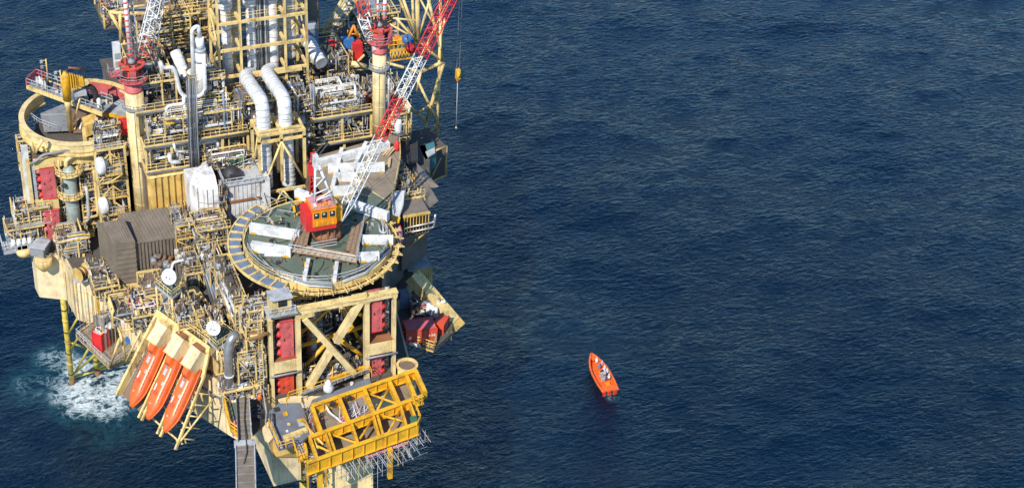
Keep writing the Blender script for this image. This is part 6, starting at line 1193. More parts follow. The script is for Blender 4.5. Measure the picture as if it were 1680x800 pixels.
# ================================================================== right side
RS = thing('right_service_strip', 'dark service strip between the brown deck and the sea with pipes', 'platform', P(670, 330, 40)); MB().prism(pl([(640, 222), (690, 212), (705, 262), (702, 345), (660, 372), (640, 352)], 41), 40.6, 41).build('floor_plate', 'dark_deck', RS)
sp = [tuple(P(u, v, 41))[:2] for u, v in ((640, 222), (690, 212), (705, 262), (702, 345), (660, 372), (640, 352))]
MB().prism(sp, 33, 40.6).build('under_wall', 'grey_clad', RS)
q = P(660, 330, 41); plant('process_skid', 'cream cages and pipes on the right service strip beside the brown deck', 'pipework', q.x-.6, q.x+2.4, q.y-3, q.y+8.5, 41, 43.4, 91, 30, 1, 'cream', ('cream', 'white', 'grey', 'dark', 'ochre'), 620, 1, post=2.2)
pr = thing('white_pod', 'white oval pod on a short post at the right edge of the brown deck', 'pod', P(653, 240, 45)); q = P(653, 238, 45.2); MB().lathe(q, [(.12, 0), (.12, 2.0), (.4, 2.1), (.55, 2.6), (.58, 3.8), (.45, 4.4), (.2, 4.6)], 18).build('pod_shell', 'white', pr); MB().lathe(q+V3((0, 0, 4.6)), [(.25, 0), (.3, .3), (.3, .7)], 12).build('pod_cap', 'grey', pr)
one('red_cover', MB().lathe(P(651, 246, 45.3), [(.35, 0), (.4, .3), (.3, 1.5), (.1, 1.7)], 10), 'red_bright', 'small red cover just below the white pod', 'cover', P(651, 246, 45.3))
one('dark_patch', MB().prism(pl([(656, 228), (685, 224), (686, 262), (660, 268)], 43), 42.6, 43), 'dark', 'black flat patch right of the white pod', 'roof')  # flat slab in an even near-black colour
tbx = thing('teal_cabin', 'teal and white cabin at the right edge near the lattice tower', 'cabin', P(704, 262, 40)); MB().prism(pl([(688, 240), (712, 232), (716, 250), (698, 262)], 41), 38.5, 41).build('cabin_body', 'teal', tbx); MB().slab([P(698, 250, 41.2), P(713, 243, 41.2), P(714, 252, 41.2), P(702, 259, 41.2)], (0, 0, .15)).build('white_roof_patch', 'grey_light', tbx)
MB().prism(pl([(685, 262), (716, 248), (733, 240), (732, 250), (700, 270)], 38.4), 38, 38.4).build('deck_plate', 'dark_deck', tbx)
rfm = thing('outboard_frame', 'dim olive frame platform jutting right over the sea', 'steel frame', P(725, 290, 32)); a, c, d, e = P(704, 300, 32), P(731, 288, 32), P(731, 250, 36), P(706, 268, 36)
for p, q in ((a, c), (c, V3((c.x, c.y, 37.5))), (a, V3((a.x, a.y, 37.5))), (V3((c.x, c.y, 37.5)), V3((a.x, a.y, 37.5)))): tb(rfm, 'frame_tube', 'ochre', p, q, .18)
tb(rfm, 'brace', 'ochre', a, V3((c.x, c.y, 37.5)), .12); MB().prism(pl([(700, 272), (704, 300), (731, 288), (730, 255)], 32), 31.7, 32).build('floor_plate', 'dark_deck', rfm); MB().prism([(a.x, a.y), (c.x, c.y), (c.x-1, c.y+6), (a.x-2, a.y+6)], 37.3, 37.5).build('roof_plate', 'dark_deck', rfm)
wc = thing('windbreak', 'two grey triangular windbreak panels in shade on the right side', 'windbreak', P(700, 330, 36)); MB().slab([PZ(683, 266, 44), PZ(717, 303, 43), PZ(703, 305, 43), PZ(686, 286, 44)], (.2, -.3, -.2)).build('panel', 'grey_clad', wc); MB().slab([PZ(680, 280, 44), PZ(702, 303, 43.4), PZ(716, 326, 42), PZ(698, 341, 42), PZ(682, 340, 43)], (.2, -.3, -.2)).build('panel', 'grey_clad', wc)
gpp = thing('grey_hood', 'tall light grey sheet hood at the right rim of the green deck', 'hood', P(650, 350, 44)); MB().slab([P(643, 314, 46), P(664, 312, 46), P(662, 335, 45), P(655, 356, 43.5), P(642, 350, 44)], (0, 0, -.4)).build('hood_sheet', 'grey_light', gpp); MB().slab([P(641, 352, 44.8), P(657, 356, 44.8), P(655, 363, 44.2), P(643, 364, 44.2)], (0, 0, -.3)).build('yellow_sill', 'yellow', gpp)
pers = thing('pink_flag_cover', 'pink wrapped bundle hanging at the right rim of the crane deck', 'bundle', P(655, 400, 42)); MB().lathe(P(655, 400, 42.5), [(.2, 0), (.5, .5), (.45, 2.2), (.2, 2.8)], 12).build('cover', 'pink', pers); MB().lathe(P(656, 378, 43.4), [(.2, 0), (.25, .5), (.1, .9)], 10).build('red_tip', 'red_bright', pers)
one('orange_figure_block', MB().obox(P(676, 308, 42.6), (.35, 0, 0), (0, .35, 0), (0, 0, .6)), 'orange', 'small orange object among the cages right of the brown deck', 'box'); one('white_locker', MB().obox(P(676, 328, 41.9), (.4, 0, 0), (0, 1.4, 0), (0, 0, .35)), 'white', 'narrow white locker at the right of the service strip', 'locker')  # plain orange block stands in for a person among the cages
lw = thing('lower_balcony', 'shaded ochre framed balcony with grey pipes right of the crane deck', 'balcony', P(680, 370, 38)); pts4 = [P(660, 356, 39.5), P(703, 343, 39.5), P(705, 370, 36), P(664, 385, 36)]; x0b, x1b = PY(662, 375, 6).x, PY(704, 360, 6).x
zb1 = PY(680, 352, 6).z; MB().box(x0b, x1b, 6, 10, zb1-.1, zb1+.1).build('top_plate', 'grey_clad', lw); MB().box(x0b-.1, x1b+.1, 5.8, 6.05, zb1-.2, zb1+.15).build('edge_beam', 'ochre', lw); MB().box(x0b, x1b, 7, 7.2, zb1-3.3, zb1-.1).build('back_wall', 'dark', lw); MB().box(x0b, x1b, 6, 10, zb1-3.6, zb1-3.3).build('floor_plate', 'dark_deck', lw)  # dark back sheet paints the shade inside the open frame
for k in range(9): x = x0b+.1+(x1b-x0b-.2)*k/8; MB().box(x-.06, x+.06, 5.9, 6.02, zb1-3.3, zb1-.2).build('post', 'ochre', lw)
for k in range(2): pp(lw, 'pipe', 'steel', [V3((x0b, 5.6, zb1-1.8-k*.9)), V3((x1b+.6, 5.6, zb1-1.6-k*.9)), V3((x1b+.8, 5.6, zb1-.3))], .16)
tb(lw, 'knee_brace', 'ochre', (x1b-.4, 6.2, zb1-3.5), (x0b+.8, 8, zb1-7.5), .16)
# cream container, chute, tanks, red containers
hc = thing('cream_container_block', 'olive cream corrugated container standing right of the crane deck', 'container', P(690, 470, 30)); a, c = PY(669, 455, 9), PY(709, 470, 9); zt2 = PY(690, 442, 9).z; zb2 = PY(690, 476, 9).z-6
MB().box(a.x, c.x, 9, 13.5, zb2, zt2).build('body', 'ochre', hc); MB().box(a.x+.1, c.x-.1, 9.1, 13.4, zt2, zt2+.08).build('roof', 'grey_light', hc)
for k in range(12): x = a.x+.2+(c.x-a.x-.4)*k/11; MB().box(x-.07, x+.07, 8.92, 9, zb2+.2, zt2-.1).build('rib', 'cream', hc)
MB().box(a.x-2.0, a.x-.1, 9.5, 12.5, zb2, zt2-.6).build('side_block', 'ochre', hc)
for k in range(4): MB().box(a.x-1.9+k*.45, a.x-1.7+k*.45, 9.4, 9.5, zb2, zt2-.8).build('rib', 'cream', hc)
ch = thing('escape_chute', 'long cream sloping chute housing slanting down to the right', 'chute', P(735, 530, 26)); c0, c1 = P(676, 452, 33.5), P(742, 530, 28); dn = (c1-c0).normalized(); sdn = dn.cross(V3((0, 0, 1))).normalized(); un = sdn.cross(dn)
MB().obox((c0+c1)/2, dn*(c1-c0).length/2, sdn*.9, un*.9).build('chute_body', 'cream', ch); MB().obox((c0+c1)/2+un*.93, dn*(c1-c0).length/2, sdn*1.0, un*.05).build('chute_lid', 'cream', ch); MB().obox(c1+dn*.3-un*.4, dn*.9, sdn*1.2, un*1.2).build('chute_mouth', 'ochre', ch)
for k in range(6): MB().obox(c1+dn*1.22-sdn*.9+sdn*.36*k+un*.0, dn*.02, sdn*.09, un*.09).build('rivet', 'dark', ch)
for k in range(3): tb(ch, 'under_strut', 'ochre', c1-dn*k*1.6-un*1, c1-dn*(k*1.6+2.2)-un*3.4, .16)
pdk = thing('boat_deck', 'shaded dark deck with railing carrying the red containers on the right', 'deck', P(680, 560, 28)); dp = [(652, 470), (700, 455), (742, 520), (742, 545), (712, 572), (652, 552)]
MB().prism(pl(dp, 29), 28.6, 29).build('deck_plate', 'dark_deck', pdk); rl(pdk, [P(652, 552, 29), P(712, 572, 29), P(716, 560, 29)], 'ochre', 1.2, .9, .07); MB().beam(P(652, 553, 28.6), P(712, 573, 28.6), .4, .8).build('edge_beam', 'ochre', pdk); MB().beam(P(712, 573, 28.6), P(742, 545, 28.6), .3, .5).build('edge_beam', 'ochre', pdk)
for a_, c_ in (((712, 572), (733, 590)), ((742, 545), (733, 590))): pass
tb(pdk, 'knee_brace', 'brown', P(680, 566, 28.4), P(652, 600, 25), .18); tb(pdk, 'knee_brace', 'brown', P(708, 570, 28.4), P(655, 608, 24), .18)
for k in range(5): tb(pdk, 'yellow_truss', 'ochre', P(716+k*6, 548-k*1, 29), P(712+k*7, 562-k*1, 27.5), .12)
container('red container with a white mark at the front of the boat deck', 688, 552, 29, 4.4, 2.6, 2.2, -.08, 'red', 'red_faded', ribs=1, nm='red_container')
container('second smaller red container tucked behind under the cream chute', 724, 540, 28.8, 2.4, 1.4, 1.8, .9, 'red', 'red', ribs=1, nm='red_container')
container('small grey cabinet against the platform wall on the boat deck', 662, 502, 29, 1.3, 1.2, 2.6, 0, 'slate_blue', 'grey', 'cabinet', 'metal_cabinet', 2)
mk = thing('white_marking', 'white stencilled marks on the red container front', 'marking', P(700, 552, 30)); 
ccx = P(688, 552, 29)
for k, (dx, w_, h_) in enumerate(((1.0, .2, .3), (1.4, .12, .4), (1.6, .12, .25), (1.8, .14, .45), (-1.8, .4, .45))): MB().obox(ccx+V3((dx, -1.4-.08*dx, 1.1)), (w_/2, -.01, 0), (0, .015, 0), (0, 0, h_/2)).build('mark', 'white', mk)
MB().beam(P(672, 563, 29.5), P(690, 568, 29.5), .06, .5).build('white_board', 'white', mk)
for r_ in range(2):
    for k in range(4 if r_ == 0 else 3):
        c = P(702+k*5.2+r_*1.5, 494+k*3.2+r_*12, 30.2); o = one('gas_bottle', MB().lathe(c, [(.1, -.9), (.4, -.75), (.44, -.5), (.44, .5), (.4, .75), (.1, .9)], 14, (.1, .3, 1)), 'white', ['first', 'second', 'third', 'fourth'][k]+' white rounded tank from the left in the '+('rear' if r_ == 0 else 'front')+' row beside the chute', 'tank', None, 'white tanks beside the chute')
plant('process_skid', 'yellow white and red fittings on the boat deck behind the red container', 'equipment', P(690, 512, 29).x-1.5, P(690, 512, 29).x+3.2, P(690, 512, 29).y-1, P(690, 512, 29).y+2.2, 29, 30.8, 92, 14, 0, None, ('white', 'brown', 'grey', 'red_bright'), 240, 1)
rt = thing('round_tank_top', 'round cream tank rim behind the right end of the yellow bridge', 'tank', P(664, 606, 32)); q = P(668, 600, 33); MB().lathe(q-V3((0, 0, 7)), [(1.3, 0), (1.3, 7)], 28).build('tank_wall', 'cream', rt); MB().arc((q.x, q.y), 1.15, 1.5, q.z, q.z+.3, 0, 6.2832, 28).build('tank_rim', 'cream', rt); MB().lathe(q, [(1.1, .01), (1.1, .05)], 20).build('tank_inside_shade', 'brown', rt)  # recessed brown disc paints the shaded inside of the open rim
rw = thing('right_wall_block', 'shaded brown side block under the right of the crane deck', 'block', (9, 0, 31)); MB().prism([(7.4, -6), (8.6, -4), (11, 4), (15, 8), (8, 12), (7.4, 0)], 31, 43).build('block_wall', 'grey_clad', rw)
# ================================================================== behind: lattice tower, yellow skids, far structures
ft2 = thing('lattice_tower', 'tall cream tubular lattice tower rising from the sea at the right rear', 'lattice tower', P(705, 250, 25)); YT = 44
def LT(u, v, y=YT): return PY(u, v, y)
for (p, q, r) in (((684, -20), (686, 70), .45), ((723, 30), (716, 262), .32), ((685, 68), (727, 102), .32), ((660, -5), (686, 66), .28), ((708, -10), (686, 64), .25), ((700, -12), (727, 100), .3), ((727, 102), (690, 118), .4), ((727, 104), (700, 200), .4), ((686, 70), (650, 30), .25), ((684, 130), (720, 205), .28), ((707, 168), (716, 170), .2), ((707, 170), (686, 185), .25), ((707, 170), (693, 235), .28), ((716, 205), (692, 232), .25), ((690, 118), (684, 150), .28), ((724, 60), (730, 30), .2), ((686, 66), (640, 40), .2), ((645, 30), (690, 35), .2)):
    tb(ft2, 'lattice_tube', 'cream', LT(*p), LT(*q), r*.78, 12)
for (p, q, r) in (((676, -20), (680, 80), .3), ((680, 60), (722, 92), .22), ((722, -20), (724, 92), .3), ((690, 0), (722, 60), .2), ((650, -15), (680, 60), .25), ((706, 60), (684, 118), .22)):
    tb(ft2, 'lattice_tube', 'cream', LT(*p, YT+5), LT(*q, YT+5), r*.75, 10)
tb(ft2, 'leg_tube', 'leg_yellow', LT(718, 235), P(712, 290, 14), .4, 12)
for lab, u0, u1, v0, v1, seed in (('yellow railed machinery platform at the top, left of the right crane head', 527, 581, 62, 98, 101), ('yellow railed machinery platform at the top, right of the right crane head', 640, 679, 62, 92, 102)):
    y = 42; a = PY(u0, v1, y); c = PY(u1, v1, y); z = PY((u0+u1)/2, v1-12, y).z; g = thing('yellow_platform', lab, 'platform', (a.x, y, z)); w_ = c.x-a.x
    MB().box(a.x, c.x, y, y+3.5, z-.2, z).build('floor_plate', 'green', g); MB().box(a.x, c.x, y-.1, y, z-.4, z+.1).build('edge_beam', 'yellow', g); rl(g, [(a.x, y+3.5, z), (a.x, y, z), (c.x, y, z), (c.x, y+3.5, z)], 'yellow', 1.6, .7, .07)
    for k in range(7): x = a.x+w_*k/7; tb(g, 'truss_bar', 'yellow', (x, y, z-.3), (x+w_/14, y, z-1.8), .09); tb(g, 'truss_bar', 'yellow', (x+w_/14, y, z-1.8), (x+w_/7, y, z-.3), .09)
    MB().box(a.x, c.x, y-.1, y+.1, z-2, z-1.8).build('lower_chord', 'yellow', g); R = random.Random(seed)
    for k in range(16): x = a.x+R.uniform(.2, w_-.4); MB().obox((x, y+R.uniform(.4, 3), z+.6), (R.uniform(.15, .5), 0, 0), (0, R.uniform(.1, .5), 0), (0, 0, R.uniform(.3, .9))).build('machine', R.choice(['yellow', 'grey', 'green', 'white', 'red', 'orange_cab', 'brown']), g)
def blob(lab, nm, cat, mat, u, v, y, hx, hz, shape='box'):
    c = PY(u, v, y); m = MB()
    if shape == 'box': m.obox(c, (hx, 0, 0), (0, .6, 0), (0, 0, hz)); 
    else: m.lathe(c-V3((0, .5, 0)), [(hx*.9, 0), (hx, .08), (hx, .9), (hx*.4, .95), (hx*.3, 1.2)], 20, (0, -1, 0) if shape == 'disc' else (1, 0, 0))
    return one(nm, m, mat, lab, cat, c-V3((0, 0, hz)))
blob('blue box with a white plate on the left yellow platform', 'blue_box', 'box', 'blue', 570, 70, 41.6, .9, .8); blob('bright red drum at the left end of the left yellow platform', 'red_drum', 'drum', 'red_bright', 538, 70, 41.6, .65, .6, 'x'); blob('large blue wheel drum on the right yellow platform', 'blue_drum', 'drum', 'blue', 666, 61, 41.6, .85, .8, 'disc'); blob('round red disc cover on the right yellow platform', 'red_cover', 'cover', 'red_bright', 670, 74, 40.6, .75, .7, 'disc'); blob('tall red cabinet between the yellow platform and the right crane head', 'red_cabinet', 'cabinet', 'red_bright', 585, 84, 41, .8, 1.6); blob('red container beside the white valves left of the right column', 'red_cage', 'container', 'red', 592, 166, 31, 1.1, 1.3)
blob('red panel behind the wide left exhaust duct', 'red_locker', 'locker', 'red_bright', 386, 44, 41, .5, .7)
tri = thing('yellow_tripod', 'yellow triangular lifting frame on the upper left yellow platform', 'lifting frame', PY(580, 60, 41.8)); 
for u in (572, 588): tb(tri, 'leg', 'orange_cab', PY(u, 62, 41.8), PY(580, 42, 41.8), .2)
tb(tri, 'crossbar', 'orange_cab', PY(574, 56, 41.8), PY(586, 56, 41.8), .13)
for x in (552, 553): pass
ypost = thing('yellow_post', 'thick yellow post under the left yellow platform', 'post', PY(552, 118, 42)); tb(ypost, 'post_shaft', 'yellow', PY(552, 120, 42), PY(551, 92, 42), .4, 12); MB().lathe(PY(552, 119, 42), [(.55, 0), (.55, .3)], 12).build('base_flange', 'yellow', ypost)
cv = thing('pipe_bridge', 'cream and grey pipes slanting up to the right at the top centre', 'pipe bridge', PY(530, 60, 46))
for k in range(6): tb(cv, 'slanting_pipe', ['cream', 'grey_light', 'cream', 'lagging', 'grey', 'cream'][k], PY(524+k*4, 62, 46), PY(566+k*5, -8, 48), .2 if k % 2 else .26)
for k in range(7): f = k/7; MB().beam(PY(524+f*42, 62-f*70, 46.0), PY(548+f*45, 62-f*70, 46.0), .14).build('cross_tie', 'cream', cv)
bs = thing('slant_truss', 'dim cream slanting truss below the left yellow platform', 'truss', PY(560, 140, 40)); 
for p, q, r in (((524, 76), (565, 118), .3), ((565, 118), (612, 112), .2), ((575, 104), (600, 110), .5), ((560, 128), (598, 90), .2), ((530, 100), (560, 122), .15)): tb(bs, 'tube', 'cream' if r != .5 else 'cream_clean', PY(*p, 40), PY(*q, 40), r)
q = PY(560, 165, 34); plant('process_skid', 'dark grey machinery behind the boom right of the right tall column', 'machinery', 17.5, 23, 30, 37, 44, 48, 93, 22, 2, 'cream', ('grey', 'dark', 'grey_light', 'cream'), 460, 1, floor='dark_deck')
q = PY(650, 190, 26); plant('process_skid', 'pipework and cream rails right of the right tall column', 'pipework', 17.3, 21.5, 25, 31, 44.4, 48, 94, 22, 1, 'cream', ('cream', 'white', 'red_faded', 'grey'), 420, 2, floor='grey_deck')
plant('process_skid', 'pipework beneath the rails right of the right tall column', 'pipework', 17.0, 21.5, 25.4, 32, 39, 43.6, 95, 18, 0, 'cream', ('brown', 'cream', 'grey', 'dark'), 300, 2)
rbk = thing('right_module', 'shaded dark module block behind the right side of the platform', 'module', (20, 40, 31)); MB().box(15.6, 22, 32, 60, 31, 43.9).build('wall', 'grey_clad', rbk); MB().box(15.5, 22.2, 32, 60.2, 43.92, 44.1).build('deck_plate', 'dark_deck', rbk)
plant('process_skid', 'jumble of cream tubes and machines at the top between tower and right crane head', 'machinery', 9.5, 17, 40, 48, 46, 51, 96, 30, 2, 'cream', ('cream', 'yellow', 'grey', 'white', 'brown'), 620, 2, floor='dark_deck')
plant('process_skid', 'cream and grey machinery at the very top right of the right crane head', 'machinery', 20, 27, 48, 56, 46, 52, 97, 26, 1, 'cream', ('cream', 'grey', 'ochre', 'white'), 520, 2, floor='dark_deck')
# top left
tp = thing('outrigger_frame', 'cream tubular outrigger frame at the top left edge', 'steel frame', PY(190, 80, 44)); YO = 44
for p, q, r in (((180, 20), (260, 24), .3), ((196, 15), (244, 8), .2), ((180, 20), (208, 68), .25), ((197, 22), (198, 72), .25), ((244, 8), (250, 22), .2), ((182, 20), (196, 15), .2), ((238, -5), (246, 10), .2), ((205, 62), (200, 100), .15)): tb(tp, 'tube', 'cream', PY(*p, YO), PY(*q, YO), r, 10)
MB().slab([PY(184, 19, YO+.2), PY(196, 14, YO+2), PY(245, 7, YO+2), PY(250, 22, YO+.2)], (0, 0, -.15)).build('grating', 'grey', tp)
gw_ = thing('grey_wall', 'pale grey panelled wall at the very top left of the exhaust tower', 'wall', PY(310, 28, 52)); a, c = PY(273, 28, 52), PY(345, 22, 52); MB().box(a.x, c.x, 52, 56, a.z, a.z+12).build('wall_sheet', 'grey_light', gw_)
for k in range(9): x = a.x+.4+(c.x-a.x-.8)*k/8; MB().box(x-.05, x+.05, 51.93, 52, a.z, a.z+12).build('panel_seam', 'grey', gw_)
for k, u in enumerate((304, 309, 316, 330)): q = PY(u, 28, 51.7); tb(gw_, 'cable_run', 'rust' if k == 0 else 'dark', q, q+V3((0, 0, 10)), .13)
gw2 = thing('white_wall', 'small white and grey box at the top left corner behind the striped mast', 'box', PY(200, 5, 50)); a, c = PY(196, 8, 50), PY(212, 6, 50); MB().box(a.x, c.x, 50, 52, a.z, a.z+5).build('body', 'grey_light', gw2)
gw3 = thing('dark_column', 'dark tall slab at the top between the tower and the slanting pipes', 'slab', PY(517, 60, 44)); MB().box(PY(511, 40, 44).x, PY(524, 40, 44).x, 44, 46, 46, 66).build('slab_body', 'grey_clad', gw3)
one('white_tarp_roll', MB().tube([PY(274, 34, 49), PY(280, 37, 49), PY(292, 31, 49)], .5, 12), 'white', 'white wrapped roll lying in front of the pale grey wall', 'roll')
plant('scaffold_bank', 'brown scaffold mass below the pale grey wall at the top', 'scaffolding', P(268, 90, 53).x, P(268, 90, 53).x+8, 44, 50, 53, 59.5, 98, 40, 0, 'ochre', ('brown', 'ochre', 'timber_pale', 'cream', 'dark'), 900, 4, post=1.6)
plant('process_skid', 'cream cages left of the big lagged duct above the left column', 'pipework', -18.4, -15, 32, 40, 50, 55.5, 99, 26, 0, 'cream', ('cream', 'ochre', 'brown', 'white'), 560, 2, post=2.2, floor='dark_deck')
# ================================================================== boat on the sea with its crew
bc = P(990, 621, 0); bow = P(969, 590, 0); stn = P(1001, 648, 0); e = (bow-stn); e.z = 0; LB_ = e.length; ex = e.normalized(); ey = V3((-ex.y, ex.x, 0)); mid_ = (bow+stn)/2
rbt = thing('rescue_boat', 'open orange rescue boat with its crew, alone on the dark sea', 'boat', (mid_.x, mid_.y, 0)); WB = LB_*.155
def BH(t, s_, z): return V3((mid_.x, mid_.y, 0))+ex*(t-.5)*LB_+ey*s_+V3((0, 0, z))
def hw(t): return WB*(1-max(0, (t-.45)/.55)**2.1)*(.86+.14*min(1, t*4))
N = 20; rings = []
for i in range(N+1):
    t_ = i/N; w = max(.04, hw(t_)); sh_ = .95+.45*t_**2; rings.append([BH(t_, 0, -.5), BH(t_, w*.7, -.25), BH(t_, w, .5), BH(t_, w*1.04, sh_), BH(t_, w*.86, sh_), BH(t_, w*.78, .5), BH(t_, 0, .42), BH(t_, -w*.78, .5), BH(t_, -w*.86, sh_), BH(t_, -w*1.04, sh_), BH(t_, -w, .5), BH(t_, -w*.7, -.25)])
vs_ = [p for r_ in rings for p in r_]; K = 12; fs_ = [(i*K+k, (i+1)*K+k, (i+1)*K+(k+1) % K, i*K+(k+1) % K) for i in range(N) for k in range(K)]+[tuple(range(K)), tuple(range(N*K, (N+1)*K))[::-1]]
MB().add(vs_, fs_).build('hull', 'orange', rbt)
for s_ in (-1, 1): MB().tube([BH(i/N, s_*hw(i/N)*1.02, 1.0+.45*(i/N)**2) for i in range(N+1)], .17, 8).build('tube_fender', 'orange', rbt)
MB().obox(BH(.07, 0, .75), ex*.55, ey*WB*.8, V3((0, 0, .35))).build('stern_deck', 'orange', rbt)
for k in range(6): MB().obox(BH(0, (k-2.5)*WB*.32, .5), ex*.14, ey*.12, V3((0, 0, .4))).build('stern_fender', 'red_bright' if k % 2 else 'dark', rbt)
MB().obox(BH(.9, 0, 1.25), ex*.7, ey*.35, V3((0, 0, .08))).build('bow_deck', 'orange', rbt); MB().obox(BH(.42, -.1, .95), ex*.7, ey*.35, V3((0, 0, .45))).build('console', 'grey_light', rbt); MB().obox(BH(.47, -.1, 1.5), ex*.05, ey*.33, V3((0, 0, .2))).build('windscreen', 'glass', rbt)
for k in range(4): MB().obox(BH(.3+.12*k, .1, .6), ex*.12, ey*WB*.7, V3((0, 0, .12))).build('thwart', 'orange', rbt)
one('engine_box', MB().obox(BH(.16, .0, .95), ex*.35, ey*.4, V3((0, 0, .35))), 'orange_cab', 'orange engine cover at the stern of the rescue boat', 'engine cover')
def person(lab, base, face, seated=True, top='white', legs='blue', hat='orange', s=1.0):
    base = V3(base); f = V3((math.cos(face), math.sin(face), 0)); sdv = V3((-f.y, f.x, 0)); u = V3((0, 0, 1)); g = thing('person', lab, 'person', base); 
    hipz = .48 if seated else .9
    V = []; Ed = []; Rr = []
    def av(p, r): V.append(tuple(p)); Rr.append(r*s); return len(V)-1
    def wp(a, b, c): return (f*a+sdv*b+u*c)*s
    pel = av(wp(0, 0, hipz), .15); sp1 = av(wp(.02, 0, hipz+.25), .14); chest = av(wp(.03, 0, hipz+.45), .17); neck = av(wp(.04, 0, hipz+.6), .06); hd1 = av(wp(.06, 0, hipz+.7), .085); hd2 = av(wp(.06, 0, hipz+.82), .09)
    Ed += [(pel, sp1), (sp1, chest), (chest, neck), (neck, hd1), (hd1, hd2)]
    for q in (-1, 1):
        shl = av(wp(.02, q*.2, hipz+.5), .065); el = av(wp(.12, q*.27, hipz+.24), .05); wr = av(wp(.34, q*.16, hipz+.2), .035); hn = av(wp(.42, q*.14, hipz+.2), .035); Ed += [(chest, shl), (shl, el), (el, wr), (wr, hn)]
        hp2 = av(wp(0, q*.1, hipz-.02), .1)
        if seated: kn = av(wp(.44, q*.13, hipz), .07); an = av(wp(.46, q*.13, .08), .045); to = av(wp(.62, q*.14, .04), .035)
        else: kn = av(wp(.05, q*.11, .48), .065); an = av(wp(0, q*.11, .08), .045); to = av(wp(.16, q*.12, .04), .035)
        Ed += [(pel, hp2), (hp2, kn), (kn, an), (an, to)]
    me = bpy.data.meshes.new('body'); me.from_pydata(V, Ed, []); o = bpy.data.objects.new('body', me); C.objects.link(o); o.parent = g; me.materials.append(MT[top])
    sk = o.modifiers.new('skin', 'SKIN'); o.modifiers.new('sub', 'SUBSURF').levels = 1; o.modifiers['sub'].render_levels = 1
    for i, r_ in enumerate(Rr): me.skin_vertices[0].data[i].radius = (r_, r_*.85); me.skin_vertices[0].data[i].use_root = (i == 0)
    hb = base+(f*.06+u*(hipz+.78))*s
    MB().lathe(hb, [(.125*s, -.02), (.135*s, .04), (.11*s, .13), (.04*s, .17)], 12).build('helmet', hat, g); MB().lathe(hb-u*.06*s+f*.035*s, [(.05*s, -.08), (.095*s, -.03), (.1*s, .05)], 10).build('face', 'skin', g)
    MB().obox(base+(f*.03+u*(hipz+.38))*s, f*.16*s, sdv*.2*s, u*.2*s).build('life_vest', hat, g)
    for q in (-1, 1): MB().beam(base+wp(0, q*.1, hipz-.02), base+wp(.44 if seated else .05, q*.13, hipz if seated else .48), .19*s).build('trouser_leg', legs, g)
    return g
fa = math.atan2(ex.y, ex.x)
for k, (t_, s_, sea_, top, lg_, hat) in enumerate(((.78, .25, True, 'white', 'grey', 'white'), (.68, -.55, True, 'white', 'slate_blue', 'pink'), (.62, .35, True, 'grey', 'dark', 'slate_blue'), (.53, -.45, True, 'white', 'dark', 'white'), (.45, -.6, True, 'pink', 'grey', 'white'), (.36, .3, False, 'dark', 'dark', 'white'), (.3, -.35, True, 'brown', 'slate_blue', 'white'), (.27, .65, True, 'white', 'slate_blue', 'slate_blue'))):
    person(['person in white with a white helmet sitting nearest the bow of the orange boat', 'person in a pink helmet sitting second from the bow', 'person in grey with a blue helmet sitting near the middle of the orange boat', 'person in white and dark trousers sitting amidships by the right side', 'person in pink sitting just ahead of the console', 'person in dark clothes standing at the console of the orange boat', 'person in brown with a white helmet sitting behind the console', 'person in white with a blue helmet sitting nearest the stern of the orange boat'][k], BH(t_, s_*.8-.42, .62), fa+(.5 if k % 2 else -.4), sea_, top, lg_, hat, 1.0)

# more plant on the lower left decks
plant('process_skid', 'cream stairs, rails and pipes in front of the falling cable bundle', 'pipework', -17.2, -13.8, -3.5, 1.5, 34.7, 37, 111, 22, 1, 'cream', ('cream', 'brown', 'grey', 'white'), 420, 1, post=2)
plant('process_skid', 'pipes left of the falling cable bundle behind the dish platform', 'pipework', -16.8, -14.2, 9, 15.5, 34.7, 37.4, 112, 20, 1, 'cream', ('cream', 'brown', 'dark', 'white'), 360, 1, post=2)
plant('process_skid', 'low pipework on the hull deck below the left crane column', 'pipework', -24, -19.5, 22.5, 28, 31, 33.4, 113, 20, 1, 'ochre', ('cream', 'brown', 'grey', 'white'), 360, 1, post=2)
plant('process_skid', 'tanks and pipes on the hull deck just right of the grey ribbed shed', 'pipework', -16, -12, 21.8, 25, 31, 35, 114, 20, 2, 'cream', ('cream', 'brown', 'grey', 'white'), 360, 1, post=2)
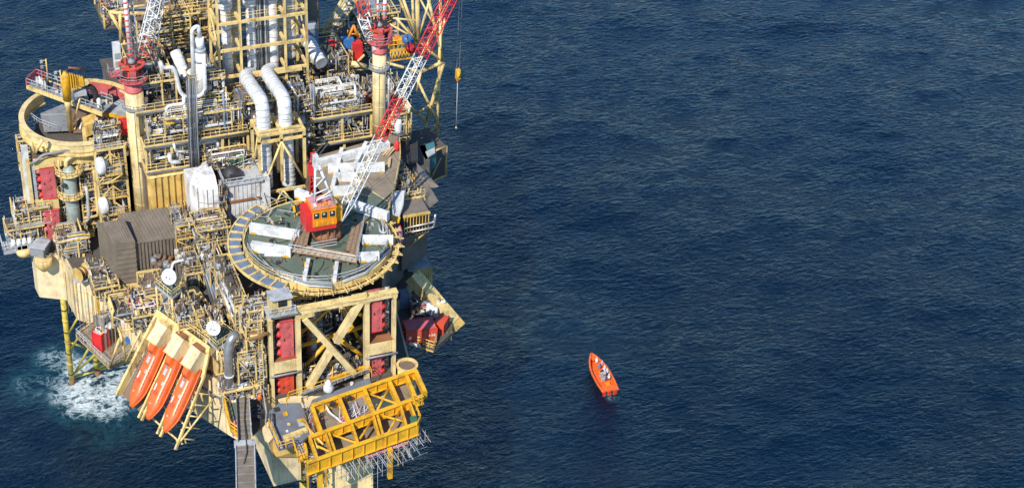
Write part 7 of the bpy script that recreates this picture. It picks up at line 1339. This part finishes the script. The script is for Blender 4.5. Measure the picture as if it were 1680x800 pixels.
plant('process_skid', 'brown and white pipework between shed stand and upper dish platform', 'pipework', -25, -20.5, 6.5, 13.5, 31, 33.5, 115, 24, 2, 'cream', ('white', 'brown', 'lagging', 'cream', 'red_faded'), 460, 1, post=2.2)
plant('process_skid', 'dark pipework strip along the inner side of the lower dish platform', 'pipework', -16, -13.4, -9, -3.8, 34.2, 36.2, 116, 18, 0, 'cream', ('cream', 'brown', 'grey'), 320, 1, post=2)

# rubbish, cable drums and fittings lying about on the round deck
R = random.Random(404)
g = thing('loose_fittings', 'small loose fittings and clamps scattered over the green crane deck', 'fittings', (0, 0, ZD+.02))
for i in range(80):
    rr = 9.2*math.sqrt(R.random()); a_ = R.uniform(0, 6.283); c = V3((rr*math.cos(a_), rr*math.sin(a_), ZD+.12))
    if abs(c.x-1.3) < 3.6 and c.y > -4.5 and c.y < 3: continue
    if R.random() < .5: MB().obox(c, (R.uniform(.06, .3), 0, 0), (0, R.uniform(.06, .3), 0), (0, 0, R.uniform(.05, .22))).build('fitting', R.choice(['grey', 'dark', 'white', 'ochre', 'brown', 'grey_light', 'timber_pale']), g)
    else:
        e = V3((R.uniform(-1.2, 1.2), R.uniform(-1.2, 1.2), 0)); tb(g, 'fitting', R.choice(['grey_light', 'dark', 'brown', 'cream', 'steel']), c, c+e, .05, 5)
for k in range(5):
    a0_ = k*1.25+.4; c = V3((1.6+2.6*math.cos(a0_), .8+2.6*math.sin(a0_), ZD+.1)); e = V3((8.7*math.cos(a0_+.2), 8.7*math.sin(a0_+.2), ZD+.08)); m_ = c.lerp(e, .5)+V3((R.uniform(-1, 1), R.uniform(-1, 1), 0)); pp(g, 'trailing_cable', 'dark', [c, m_, e], .05, 5, 2.5)

for p, q, r in ((LT(700, 200), V3((21.8, 46, 43)), .25), (LT(716, 262), V3((21.8, 44, 36)), .25), (LT(690, 118), V3((21.8, 50, 43.5)), .25), (LT(693, 235), V3((21.8, 42, 36)), .22), (LT(686, 70, YT+5), V3((21, 55, 44)), .22)): tb(ft2, 'tie_tube', 'cream', p, q, r, 10)
